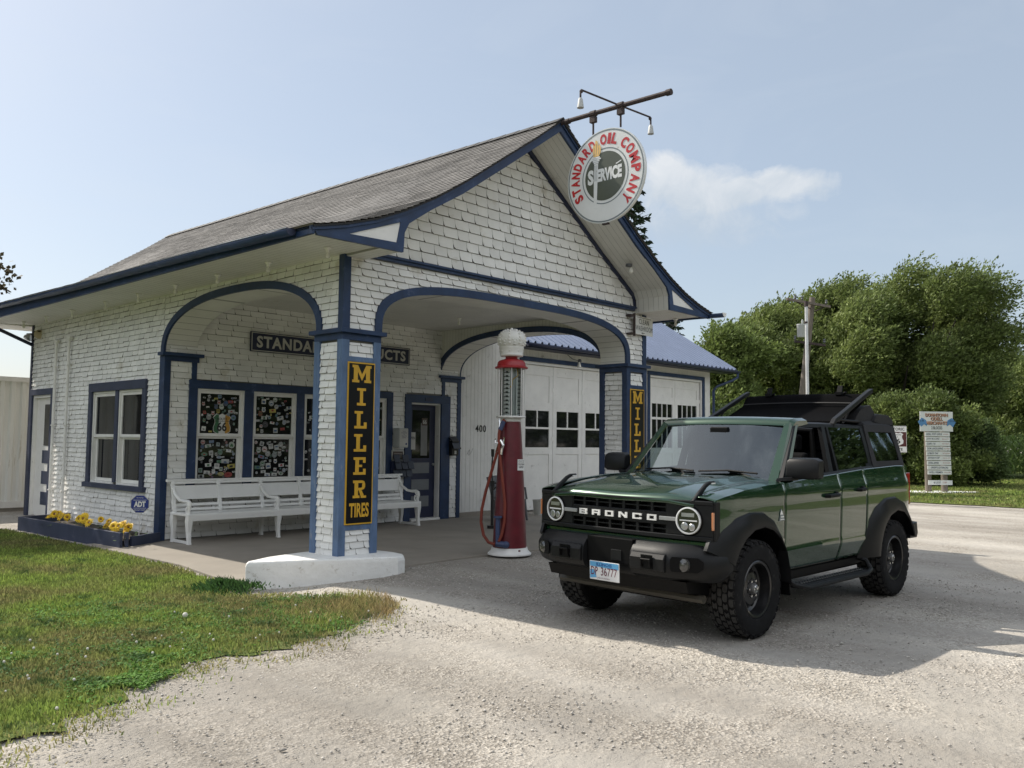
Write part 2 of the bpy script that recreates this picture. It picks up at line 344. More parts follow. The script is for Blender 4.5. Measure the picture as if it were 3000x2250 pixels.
# lawns
def lawn(name, poly, z, mat, step=.15, rag=.12, inset=0.):
    # ragged outline
    out = []
    for i in range(len(poly)):
        a = np.array(poly[i]); b = np.array(poly[(i+1) % len(poly)]); n = max(1, int(np.linalg.norm(b-a)/step)) if np.linalg.norm(b-a) < 14 else 3
        for k in range(n):
            p = a+(b-a)*k/n; d_ = (b-a)/np.linalg.norm(b-a); nr = np.array([-d_[1], d_[0]])
            if inset:
                q_ = p+nr*.05; nr = nr if inpoly(np.array([q_[0]]), np.array([q_[1]]), poly)[0] else -nr; p = p+nr*(inset*(.6+rng.random()*.9)) if (p[0] > -6 and p[1] < .1) else p
            out.append((p[0]+rng.normal(0, rag*.35), p[1]+rng.normal(0, rag*.35)))
    return sheet(name, out, z, mat)
lawn('lawn', GRASS, .012, M['lawn'], .10, .10, inset=.20)
fl = [W(8.5, 24.6), W(11.5, 24.6), W(13.4, 22.8), W(15.6, 21.5), W(17.5, 13), W(21, 3), W(60, -12), W(120, 60), W(90, 150), W(-10, 150), W(-2, 40), W(3, 30)]
lawn('far_lawn', [p[:2] for p in fl], .02, M['farlawn'], .5, .3)
lawn('front_lawn', [(-60, -17), (-20, -15.5), (0, -14.5), (20, -15), (60, -18), (90, -120), (-90, -120)], .02, M['farlawn'], .8, .3)
# far field behind everything on the left
lawn('side_lawn', [(-60, 13.8), (-3, 13.8), (-3, 60), (-60, 60)], .02, M['farlawn'], 1., .3)
# concrete slab under the canopy
mb = MB(); slab = [(-.97, 4.9), (-.92, 2.0), (-1.12, .6), (-1.20, .05), (-.9, .26), (.2, .2), (.7, .1), (.9, -.02), (1.3, .08), (2.1, .14), (2.9, .06), (4.2, .02), (5.6, -.08), (6.9, -.1), (8.6, 2.4), (11, 3.4), (16.6, 4.3), (16.6, 4.62), (0, 4.62), (0, 4.95)]
mb.prism([(x, y, .03) for x, y in slab], (0, 0, -.16)); tag(mb.build('concrete_slab', M['concrete'], bevel=.01), kind='structure')
mb = MB(); mb.box((-.16, 10.0, -.05), (.0, 10.5, .045)); mb.prism([(-.6, 4.95, .012), (0, 4.95, .012), (0, 12.5, .012), (-1.3, 12.5, .012), (-1.15, 8.0, .012)], (0, 0, -.1)); tag(mb.build('side_path', M['gravel']), kind='structure')
# loose stones
def stones():
    n = 60000
    d = 2.2+9.5*rng.random(n)**1.25; ang = rng.uniform(-.62, .62, n)
    fwd = atan2(.6797, .7305); x = -6.13+d*np.cos(fwd+ang); y = -8.45+d*np.sin(fwd+ang)
    ok = ~inpoly(x, y, GRASS) | (edge_dist(x, y, GRASS) < .12*rng.random(n))
    ok &= ~inpoly(x, y, slab); ok &= ~((x > -1.1) & (x < .85) & (y > -.1-.48*(x+.25)) & (y < .7))
    pn = np.sin(x*1.9+np.sin(y*1.3)*2)*np.sin(y*2.3+np.sin(x*1.7)*1.5)   # patches
    e = edge_dist(x, y, GRASS); ok &= (rng.random(n) < np.clip(.35+.5*pn+.9*np.exp(-e/.25), .08, 1))
    x, y, d = x[ok], y[ok], d[ok]; n = len(x)
    base = np.array([(1, 0, 0), (0, 1, 0), (-1, 0, 0), (0, -1, 0), (0, 0, .8), (0, 0, -.5)], float)
    s = .0026+.0058*rng.random(n)**3; s *= (1+.05*d)
    big = rng.random(n) < .004; s[big] *= 1.7
    V = base[None]*s[:, None, None]*rng.uniform(.6, 1.35, (n, 6, 1)); a = rng.uniform(0, 6.28, n); ca, sa = np.cos(a)[:, None], np.sin(a)[:, None]
    X = V[:, :, 0]*ca*1.25-V[:, :, 1]*sa; Y = V[:, :, 0]*sa*1.25+V[:, :, 1]*ca
    V = np.stack([X+x[:, None], Y+y[:, None], V[:, :, 2]+(gz(x, y)+s*.25+.004)[:, None]], -1)
    T = np.array([(0, 1, 4), (1, 2, 4), (2, 3, 4), (3, 0, 4), (1, 0, 5), (2, 1, 5), (3, 2, 5), (0, 3, 5)])
    F = (T[None]+6*np.arange(n)[:, None, None]).reshape(-1, 3)
    m = pmat('limestone_chips', (.44, .412, .372), .9, var=.1, island=.42, vscale=1.)
    tag(idxmesh('gravel', V, F, m), 'loose crushed limestone chips scattered over the packed drive', 'gravel', kind='stuff')
stones()
# grass blades
def blade_mat(name, c, t_):
    m = pmat(name, c, .7, var=.3, vscale=.8, tint=t_, island=.5, spec=.2, rl=(.40, .58), wear=(c[0]*.38, c[1]*.5, c[2]*.7), wear_amt=.75, wear_scale=2.6)  # darker blotches: clover green, plus shade between clumps put into the colour
    N = m.node_tree.nodes; L = m.node_tree.links; b = N['Principled BSDF']; out = [n for n in N if n.type == 'OUTPUT_MATERIAL'][0]
    tr = N.new('ShaderNodeBsdfTranslucent'); L.new(b.inputs['Base Color'].links[0].from_socket, tr.inputs[0]); mx = N.new('ShaderNodeMixShader'); mx.inputs[0].default_value = .38
    L.new(b.outputs[0], mx.inputs[1]); L.new(tr.outputs[0], mx.inputs[2]); L.new(mx.outputs[0], out.inputs[0]); return m
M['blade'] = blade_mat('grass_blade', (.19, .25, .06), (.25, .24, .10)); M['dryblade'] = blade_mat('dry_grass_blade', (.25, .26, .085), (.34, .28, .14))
def grass(n, x, y, h0, h1, wd, name, label, cat, mat, lean=.7):
    a = rng.uniform(0, 6.28, n); h = rng.uniform(h0, h1, n); w = wd*rng.uniform(.7, 1.3, n); ln = rng.uniform(.1, lean, n); b = rng.uniform(0, 6.28, n)
    z = .014*np.ones(n); dx, dy = np.cos(a)*w, np.sin(a)*w; tx, ty = np.cos(b)*ln*h, np.sin(b)*ln*h
    P = np.stack([np.stack([x-dx, y-dy, z], -1), np.stack([x+dx, y+dy, z], -1), np.stack([x+dx*.7+tx*.45, y+dy*.7+ty*.45, z+h*.6], -1), np.stack([x+tx, y+ty, z+h], -1), np.stack([x-dx*.7+tx*.45, y-dy*.7+ty*.45, z+h*.6], -1)], 1)
    o = fastmesh(name, P, 5, mat); tag(o, label, cat, kind='stuff'); return o
n = 500000; d = 3.0+16*rng.random(n)**1.5; ang = rng.uniform(-.02, .96, n)+atan2(.6797, .7305)
x = -6.13+d*np.cos(ang); y = -8.45+d*np.sin(ang); e = edge_dist(x, y, GRASS); ins = inpoly(x, y, GRASS)
front = (y < .2); pt = np.sin(x*5+y*3)*np.sin(y*6-x*2)
ok = ins & (rng.random(n) < np.where(front, np.clip(.10+e/.55+.30*pt, .04, 1), np.clip(.3+e/.2, 0, 1))) | (~ins & (e < .45) & (rng.random(n) < .34*np.exp(-e/.09)) & (pt > -.3) & (x < -.4) & (y < -.9))
x, y, d, e, ins, front, pt = (q[ok] for q in (x, y, d, e, ins, front, pt))
dry = (rng.random(len(x)) < np.clip(.75-e/.6+.25*pt, .06, .9)) & front
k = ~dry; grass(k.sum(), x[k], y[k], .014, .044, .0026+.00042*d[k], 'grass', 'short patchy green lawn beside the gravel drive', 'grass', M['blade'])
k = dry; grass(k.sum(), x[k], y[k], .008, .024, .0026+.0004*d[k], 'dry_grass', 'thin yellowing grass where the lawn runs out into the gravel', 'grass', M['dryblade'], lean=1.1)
# clover patches and the tall dry tuft at the tip of the lawn
def clover_leaves():
    n = 26000; c = np.array([(-2.3, -1.3, .8), (-1.7, -1.9, .6), (-3.2, -2.0, .6), (-2.9, -.3, .7), (-3.6, -2.7, .4), (-1.3, -1.2, .4), (-4.2, -1.6, .7)]); k = rng.integers(0, len(c), n)
    x = c[k, 0]+rng.normal(0, 1, n)*c[k, 2]*.5; y = c[k, 1]+rng.normal(0, 1, n)*c[k, 2]*.5; ok = inpoly(x, y, GRASS) & (np.sin(x*9+y*4)*np.sin(y*8-x*5) > -.35) & (edge_dist(x, y, GRASS) > .1); x, y = x[ok], y[ok]; n = len(x)
    r = rng.uniform(.006, .012, n); a = rng.uniform(0, 6.28, n); z = rng.uniform(.018, .045, n); tx, ty = rng.normal(0, .35, n), rng.normal(0, .35, n); P = []
    for j in range(6): A = a+j*pi/3; dx, dy = np.cos(A)*r, np.sin(A)*r; P.append(np.stack([x+dx, y+dy, z+dx*tx+dy*ty], -1))
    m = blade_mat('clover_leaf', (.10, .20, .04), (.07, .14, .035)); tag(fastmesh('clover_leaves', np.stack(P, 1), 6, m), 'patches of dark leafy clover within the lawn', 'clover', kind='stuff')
    n = 4200; x = -1.05+rng.normal(0, .42, n); y = -1.75+rng.normal(0, .34, n); ok = inpoly(x, y, GRASS); x, y = x[ok], y[ok]
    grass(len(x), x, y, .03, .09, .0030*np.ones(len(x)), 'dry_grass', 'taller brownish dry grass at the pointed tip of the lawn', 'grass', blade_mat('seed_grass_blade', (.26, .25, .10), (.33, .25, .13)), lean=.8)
clover_leaves()
# ------------------------------------------------------------------ gas station
WD, D, PW, L0 = 6.27, 4.57, .51, 10.36     # width, canopy depth, pier width, back wall
ZC, ZS = 2.92, 3.82                        # capital top, soffit
station = thing('gas_station', 'white shingled filling station with navy trim, steep gable and arched drive-through canopy', 'gas station')
SIDE = lambda u, w, z: (-w, u, z)              # left wall, plane x=0, outward -x
def FR(y0): return lambda u, w, z: (u, y0-w, z)   # walls facing -y
def clip_half(poly, a, b, c):
    out = []; n = len(poly)
    for i in range(n):
        p, q = poly[i], poly[(i+1) % n]; dp, dq = a*p[0]+b*p[1]-c, a*q[0]+b*q[1]-c
        if dp <= 0: out.append(p)
        if dp*dq < 0: t = dp/(dp-dq); out.append((p[0]+(q[0]-p[0])*t, p[1]+(q[1]-p[1])*t))
    return out
def shingle_area(mb, T, u0, u1, z0, z1, row, w, spans=None, clips=(), mirror=False, thick=.0165, base=0., curl=1.):
    z = z0; k = 0
    while z < z1-.01:
        zt = min(z+row, z1); zm = (z+zt)/2
        for (a, b) in (spans(zm) if spans else [(u0, u1)]):
            off = (k % 2)*w*.5+random.uniform(-.15, .15)*w; s = u0-w+off
            while s < b:
                ww = w*random.uniform(.86, 1.14); p, q = max(s, a), min(s+ww, b); s += ww
                if q-p < .012: continue
                g = .0038; jz = random.uniform(-.005, .004)-(.014 if random.random() < .035 else 0); zb = z+jz; ht = row
                cu = curl*random.uniform(.018, .038) if (p > a+.001 and q-p > .08) else .0
                p2, q2 = p+g, q-.0
                if mirror: pts = [(p2, zt-.0035), (q2, zt-.0035), (q2, zb+ht*.4), (q2-cu*.35, zb+ht*.12), (q2-cu, zb), (p2, zb+random.uniform(-.003, .003))]
                else: pts = [(q2, zt-.0035), (p2, zt-.0035), (p2, zb+ht*.45), (p2+cu*.35, zb+ht*.14), (p2+cu, zb), (q2, zb+random.uniform(-.003, .003))]
                for c in clips: pts = clip_half(pts, *c)
                if len(pts) < 3: continue
                tk = thick*random.uniform(.8, 1.25)
                def dep(zz): return base+.002+tk*max(0., min(1.15, (zt+.004-zz)/ht))
                F = [T(x, dep(y), y) for x, y in pts]; B = [T(x, base-.004, y) for x, y in pts]; n = len(pts)
                mb.v += F+B; o = len(mb.v)-2*n
                mb.f.append(tuple(range(o, o+n))); mb.m.append(0)
                for i in range(n): j = (i+1) % n; mb.f.append((o+i, o+j, o+n+j, o+n+i)); mb.m.append(1)
        z += row; k += 1
def arch(cx, hw, z0, rise, ex, n=40):
    out = []
    for i in range(n+1):
        t = pi*i/n; c, s = cos(t), sin(t)
        out.append((cx-hw*math.copysign(abs(c)**(2/ex), c), z0+rise*abs(s)**(2/ex)))
    return out
def arch_z(u, cx, hw, z0, rise, ex):
    t = abs(u-cx)/hw
    return z0+rise*(1-t**ex)**(1/ex) if t < 1 else None
def arch_spans(a, b, cx, hw, z0, rise, ex):
    def f(z):
        if z < z0: return [(a, cx-hw), (cx+hw, b)]
        if z >= z0+rise: return [(a, b)]
        dx = hw*(1-((z-z0)/rise)**ex)**(1/ex); return [(a, cx-dx), (cx+dx, b)]
    return f
A_FR = dict(cx=3.135, hw=2.58, z0=ZC, rise=.64, ex=3.3); A_SD = dict(cx=2.54, hw=2.03, z0=ZC, rise=.70, ex=2.4)
def mid(A, d=.055): return dict(A, hw=A['hw']+d, rise=A['rise']+d)
def arch_wall(T, A, w0, w1, ztop, name, mats, ulo, uhi):
    """wall between the piers: back face, reveal; the outer face is shingled separately"""
    mb = MB(T); pts = arch(**A)
    pts = [(ulo, ZC)]+pts+[(uhi, ZC)]
    for (a, za), (b, zb) in zip(pts[:-1], pts[1:]):
        if b-a > 1e-6:
            mb.poly([(a, w0, za), (b, w0, zb), (b, w0, ztop), (a, w0, ztop)], 0); mb.poly([(a, w1, za), (a, w1, ztop), (b, w1, ztop), (b, w1, zb)], 1)
        mb.poly([(a, w0, za), (a, w1, za), (b, w1, zb), (b, w0, zb)], 2)
    return mb.build(name, mats, station, recalc=False)
def arch_trim(T, A, w0, w1, name, mat, tw=.105):
    mb = MB(T); i_ = arch(**A); o_ = arch(**mid(A, tw)); n = len(i_)
    ring = [[(i_[k][0], w0, i_[k][1]), (i_[k][0], w1, i_[k][1]), (o_[k][0], w1, o_[k][1]), (o_[k][0], w0, o_[k][1])] for k in range(n)]
    mb.loft(ring); return mb.build(name, mat, station)
XIN = lambda x0: (lambda u, w, z: (x0+w, u, z))        # planes facing +x (inner/right side)
# --- walls behind the shingles
mb = MB()
_c = [D, 5.25, 7.24, 9.20, 10.20, L0-.012]
for a, b in zip(_c[:-1], _c[1:]):
    if a == 5.25: mb.box((.0, a, -.1), (.10, b, .82)); mb.box((.0, a, 2.38), (.10, b, ZS))
    elif a == 9.20: mb.box((.0, a, 2.40), (.10, b, ZS)); mb.box((.0, a, -.1), (.1, b, .05))
    else: mb.box((.0, a, -.1), (.10, b, ZS))
mb.box((WD-.10, D+.0, -.1), (WD-.012, L0-.012, ZS), 0); mb.box((.012, L0-.1, -.1), (WD-.012, L0-.014, ZS), 0)
# office front wall with window and door holes (backing)
SASH = [(.52, 1.37), (1.51, 2.37), (2.50, 3.36), (3.50, 4.36)]; WZ0, WZ1 = .86, 2.40
cols = [.1]+[v for s in SASH for v in s]+[4.95, 5.74, WD-.1]
Yb = D+.012
for a, b in zip(cols[:-1], cols[1:]):
    if (a, b) in SASH: mb.box((a, Yb, -.1), (b, Yb+.1, WZ0)); mb.box((a, Yb, WZ1), (b, Yb+.1, ZS))
    elif (a, b) == (4.95, 5.74): mb.box((a, Yb, 2.35), (b, Yb+.1, ZS))
    else: mb.box((a, Yb, -.1), (b, Yb+.1, ZS))
mb.build('wall_backing', M['edgeshade'], station, recalc=False)
# dark interior behind the panes
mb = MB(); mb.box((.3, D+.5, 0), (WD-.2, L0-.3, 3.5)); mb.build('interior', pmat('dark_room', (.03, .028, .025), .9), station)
# --- arches
arch_wall(SIDE, A_SD, 0, -PW, ZS, 'arch_wall', [M['edgeshade'], M['bead_y'], M['bead_z']], 0.0, D)
arch_wall(FR(0), A_FR, 0, -PW, ZS, 'arch_wall', [M['edgeshade'], M['bead_x'], M['bead_z']], 0.0, WD)
arch_wall(XIN(WD), A_SD, 0, -PW, ZS, 'arch_wall', [M['white'], M['bead_y'], M['bead_z']], 0.0, D)
arch_trim(SIDE, A_SD, -.005, .035, 'arch_trim', M['blue']); arch_trim(FR(0), A_FR, -.005, .035, 'arch_trim', M['blue'])
arch_trim(XIN(WD-PW), A_SD, -.03, .01, 'arch_trim', M['blue']); arch_trim(XIN(WD), A_SD, -.005, .035, 'arch_trim', M['blue'])
# --- shingled faces
def sh(name, T, *a, **k):
    mb = MB(); shingle_area(mb, T, *a, **k); o = mb.build(name, [M['shingle'], M['edgeshade']], station, recalc=False)
    return o
RW = .0845
m_sd = mid(A_SD); m_fr = mid(A_FR)
sh('side_shingles', SIDE, 0.03, D+.06, ZC, ZS, RW, .20, spans=arch_spans(.03, D+.06, **m_sd), mirror=True, curl=.7)
def side_sp(z):
    out = []; iv = [(D+.14, L0-.04)]
    cuts = []
    if .80 < z < 2.49: cuts.append((5.18, 7.32))
    if .05 < z < 2.46: cuts.append((9.14, 10.26))
    for c0, c1 in cuts:
        new = []
        for a, b in iv:
            if c0 >= b or c1 <= a: new.append((a, b)); continue
            if a < c0: new.append((a, c0))
            if b > c1: new.append((c1, b))
        iv = new
    if z > ZC: iv = [(D+.06 if a < D+.2 else a, b) for a, b in iv]
    return [(a, b) for a, b in iv if b-a > .01]
sh('side_shingles', SIDE, D+.06, L0-.03, .06, ZS, RW, .20, spans=side_sp, mirror=True, curl=.6)
sh('front_shingles', FR(0), .03, WD-.03, ZC, ZS, RW, .22, spans=arch_spans(.03, WD-.03, **m_fr), curl=1.3)
# office wall: bigger smoother courses
def off_sp(z):
    iv = [(.06, WD-.06)]; cuts = []
    if z < 2.50: cuts.append((.40, 4.46) if z > WZ0-.04 else (9, 9.1)); cuts.append((4.84, 5.95))
    if z < ZC: cuts.append((.43, .50)); 
    for c0, c1 in cuts:
        new = []
        for a, b in iv:
            if c0 >= b or c1 <= a: new.append((a, b)); continue
            if a < c0: new.append((a, c0))
            if b > c1: new.append((c1, b))
        iv = new
    return [(a, b) for a, b in iv if b-a > .01]
sh('office_shingles', FR(D), .06, WD-.06, .05, ZS, .092, .30, spans=off_sp, curl=.7, thick=.012)
# gable
def rprof_pts(): return [(-.96, 3.87), (-.82, 3.90), (-.5, 3.98), (-.1, 4.11), (.31, 4.29), (.76, 4.53), (1.24, 4.83), (2.01, 5.36), (2.58, 5.75), (3.135, 6.16)]
RP = rprof_pts()
def rz(x):
    x = min(x, WD-x)
    for (a, za), (b, zb) in zip(RP[:-1], RP[1:]):
        if x <= b: return za+(zb-za)*(x-a)/(b-a)
    return RP[-1][1]
def rlift(y): return .016*(y+.72)
SOF = [(.30, 3.80), (.315, 4.02), (.38, 4.14), (.72, 4.36), (1.24, 4.69), (2.01, 5.22), (2.58, 5.62), (3.135, 6.02)]   # underside of the rake
def gable_sp(z):
    zz = [p[1] for p in SOF]
    if z < zz[1]: x = .32
    else:
        x = 3.1
        for (a, za), (b, zb) in zip(SOF[:-1], SOF[1:]):
            if za <= z <= zb: x = a+(b-a)*(z-za)/(zb-za); break
    x = max(.30, x-.10); return [(x, WD-x)] if x < 3.1 else []
gc = []
for (a, za), (b, zb) in list(zip(SOF[:-1], SOF[1:]))[3:4]+list(zip(SOF[:-1], SOF[1:]))[6:7]:
    nx_, nz_ = -(zb-za), (b-a); l = math.hypot(nx_, nz_); nx_, nz_ = nx_/l, nz_/l; c = nx_*a+nz_*za+.01
    gc.append((nx_, nz_, c)); gc.append((-nx_, nz_, c-nx_*WD))
sh('gable_shingles', FR(0), .30, WD-.30, 3.905, 6.0, .137, .235, spans=gable_sp, clips=gc, curl=1.25, thick=.018, base=.006)
mb = MB()
P_ = [(x, 0.0, z) for x, z in SOF]+[(WD-x, 0.0, z) for x, z in SOF[::-1][1:]]
mb.prism(P_, (0, .06, 0)); mb.build('gable_wall', M['edgeshade'], station)
mb = MB(FR(0)); mb.box((.18, 0, 3.826), (5.93, .055, 3.90)); mb.box((.18, .055, 3.862), (5.95, .085, 3.885)); mb.build('cornice', M['blue'], station, bevel=.004)
mb = MB()   # rake trim on the wall
for s in (0, 1):
    for (a, za), (b, zb) in zip(SOF[1:-1], SOF[2:]):
        q = [(a, -.05, za-.015), (b, -.05, zb-.015), (b, -.05, zb-.085), (a, -.05, za-.085)]
        if s: q = [(WD-p[0], p[1], p[2]) for p in q]
        else: continue
        mb.prism(q, (0, .055, 0))
mb.box((WD-.36, -.05, 3.89), (WD-.29, .005, 4.02)); mb.build('rake_trim', M['darkblue'], station)
# --- piers
def pier(x0, front_sign=True, mblue=M['blue'], zb=.23, outer_left=True):
    y0, y1, x1 = 0., PW, x0+PW
    mb = MB(); mb.box((x0+.012, y0+.012, 0), (x1-.012, y1-.012, ZC)); core = mb.build('pier_core', M['edgeshade'], station)
    mb = MB()
    shingle_area(mb, FR(0), x0+.06, x1-.05, zb, ZC-.15, .0835, .205, curl=1.)
    shingle_area(mb, lambda u, w, z: (x0-w, u, z), .06, y1-.05, zb, ZC-.15, .0835, .205, mirror=True, curl=1.)
    shingle_area(mb, lambda u, w, z: (x1+w, u, z), .06, y1-.05, zb, ZC-.15, .0835, .205)
    shingle_area(mb, lambda u, w, z: (u, y1+w, z), x0+.06, x1-.05, zb, ZC-.15, .0835, .205)
    mb.build('pier_shingles', [M['shingle'], M['edgeshade']], station, recalc=False)
    mb = MB(); e = .034; w = .072
    for cx, sx in ((x0, 1), (x1, -1)):
        for cy, sy in ((y0, 1), (y1, -1)):
            xa, xb = sorted((cx-sx*e, cx+sx*w)); ya, yb = sorted((cy-sy*e, cy+sy*w)); mb.box((xa, ya, zb-.02), (xb, yb, ZC-.10))
    mb.build('pier_post', mblue, station, bevel=.004)
    mb = MB(); mb.box((x0-.035, y0-.035, ZC-.13), (x1+.035, y1+.035, ZC-.05)); mb.box((x0-.085, y0-.085, ZC-.05), (x1+.085, y1+.085, ZC+.003)); mb.build('capital', M['blue'], station, bevel=.004)
pier(0., mblue=M['fadedblue']); pier(WD-PW)
for cx, sx in ((0, 1), (WD, -1)):
    mb = MB()
    xa, xb = sorted((cx-sx*.03, cx+sx*.075)); mb.box((xa, -.03, ZC+.003), (xb, .075, ZS-.005)); mb.build('corner_post', M['blue'], station, bevel=.004)
# back jamb posts / capitals at the office end
def jamb(x0, x1, s):
    mb = MB(); e = .026
    mb.box((x0-e if s > 0 else x1-.08, D-e, .03), (x0+.08 if s > 0 else x1+e, D+.14, ZC-.05))
    if s > 0: mb.box((x1-.085, D-e, 2.49), (x1, D+.004, ZC-.05))
    else: mb.box((x0, D-e, 2.49), (x0+.085, D+.004, ZC-.05)); 
    mb.build('jamb_post', M['blue'], station, bevel=.004)
    mb = MB(); mb.box((x0-.085, D-.085, ZC-.05), (x1+.085, D+.10, ZC+.003)); mb.box((x0-.03, D-.035, ZC-.13), (x1+.03, D+.03, ZC-.05)); mb.build('capital', M['blue'], station, bevel=.004)
jamb(0, PW, 1); jamb(WD-PW, WD, -1)
mb = MB(); mb.box((-.03, L0-.06, -.05), (.06, L0+.03, ZS-.005)); mb.build('corner_post', M['darkblue'], station, bevel=.004)
mb = MB(); mb.box((WD-.06, L0-.06, -.05), (WD+.03, L0+.03, ZS-.005)); mb.build('corner_post', M['blue'], station, bevel=.004); mb = MB(); mb.box((WD-.005, D+.02, -.05), (WD+.03, D+.16, ZS-.005)); mb.build('corner_post', M['blue'], station, bevel=.004)
# --- ceiling and soffits
def board_mat(ax): return M['bead_y'] if ax == 1 else M['bead_x']
mb = MB(); mb.box((PW-.002, PW-.002, ZS-.0), (WD-PW+.002, D+.02, ZS+.03)); mb.build('canopy_ceiling', M['bead_y'], station)
E0, E1, YF, YB = -.96, WD+.96, -.72, 11.25
mb = MB(); S0 = 3.785
for xa, xb, xr in ((E0+.05, .02, 0), (WD-.02, E1-.05, 1)):
    mb.prism([(xa, YF+.03, S0), (xb, YF+.03, S0+.03), (xb, YF+.03, S0+.06), (xa, YF+.03, S0+.03)], (0, YB-YF-.03, 0))
mb.prism([(.0, YF+.03, S0+.004), (.30, YF+.03, S0+.01), (.30, YF+.03, S0+.04), (.0, YF+.03, S0+.04)], (0, -YF-.03, 0))
mb.prism([(WD, YF+.03, S0+.004), (WD-.30, YF+.03, S0+.01), (WD-.30, YF+.03, S0+.04), (WD, YF+.03, S0+.04)], (0, -YF-.03, 0))
mb.box((E0+.05, L0, S0+.0), (E1-.05, YB-.02, S0+.03))
mb.build('eave_soffit', M['bead_x'], station)
mb = MB()   # rake soffit follows the flared roof
for s in (0, 1):
    pts = [(x if not s else WD-x, z) for x, z in SOF]
    for (a, za), (b, zb) in zip(pts[:-1], pts[1:]): mb.prism([(a, YF+.03, za), (b, YF+.03, zb), (b, YF+.03, zb+.02), (a, YF+.03, za+.02)], (0, -YF-.02, 0))
mb.build('rake_soffit', pmat('white_rake_boards', (.66, .65, .61), .55, var=.07, vscale=2, lines=(1, .10, .045, .003), wear=(.30, .27, .23), wear_amt=.05, wear_scale=2.2), station)
# bargeboard with the white triangle let in
def barge(s):
    fx = (lambda x: x) if not s else (lambda x: WD-x)
    up = [(x, z-.012) for x, z in RP]; lo = [(-.88, 3.775), (.30, 3.785), (.315, 4.02), (.38, 4.14), (.72, 4.37), (1.24, 4.68), (2.01, 5.21), (2.58, 5.61), (3.135, 6.00)]
    tri = [(-.47, 3.862), (.20, 3.882), (.25, 4.13)]
    # strip from outer profile to lower profile, leaving the triangle
    mb = MB(); Y = YF
    def q(pts): mb.prism([(fx(x), Y, z) for x, z in pts], (0, .04, 0))
    q([up[0], up[1], up[2], (-.47, 3.862), (-.88, 3.775)][:5]); q([(-.88, 3.775), (-.47, 3.862), (.20, 3.882), (.30, 3.785)])
    q([(.30, 3.785), (.20, 3.882), (.25, 4.13), (.38, 4.14), (.315, 4.02)]); q([up[2], up[3], (.25, 4.13), (-.47, 3.862)]); q([up[3], up[4], (.38, 4.14), (.25, 4.13)])
    q([up[4], up[5], (.72, 4.37), (.38, 4.14)]); q([up[5], up[6], (1.24, 4.68), (.72, 4.37)]); q([up[6], up[7], (2.01, 5.21), (1.24, 4.68)])
    q([up[7], up[8], (2.58, 5.61), (2.01, 5.21)]); q([up[8], up[9], (3.135, 6.0), (2.58, 5.61)])
    mb.box((fx(-.96) if not s else fx(-.96)-.03, Y-.012, 3.775), ((fx(-.96) if not s else fx(-.96)-.03)+.03, Y+.045, 3.875))
    o = mb.build('bargeboard', M['blue'], station)
    mb = MB(); mb.prism([(fx(x), Y+.012, z) for x, z in tri], (0, .02, 0)); mb.build('gable_triangle', M['white'], o)
    mb = MB()   # thin upper moulding
    for (a, za), (b, zb) in zip(RP[:-1], RP[1:]): mb.prism([(fx(a), Y-.02, za-.012), (fx(b), Y-.02, zb-.012), (fx(b), Y-.02, zb-.055), (fx(a), Y-.02, za-.055)], (0, .022, 0))
    mb.build('barge_moulding', M['blue'], o)
barge(0); barge(1)
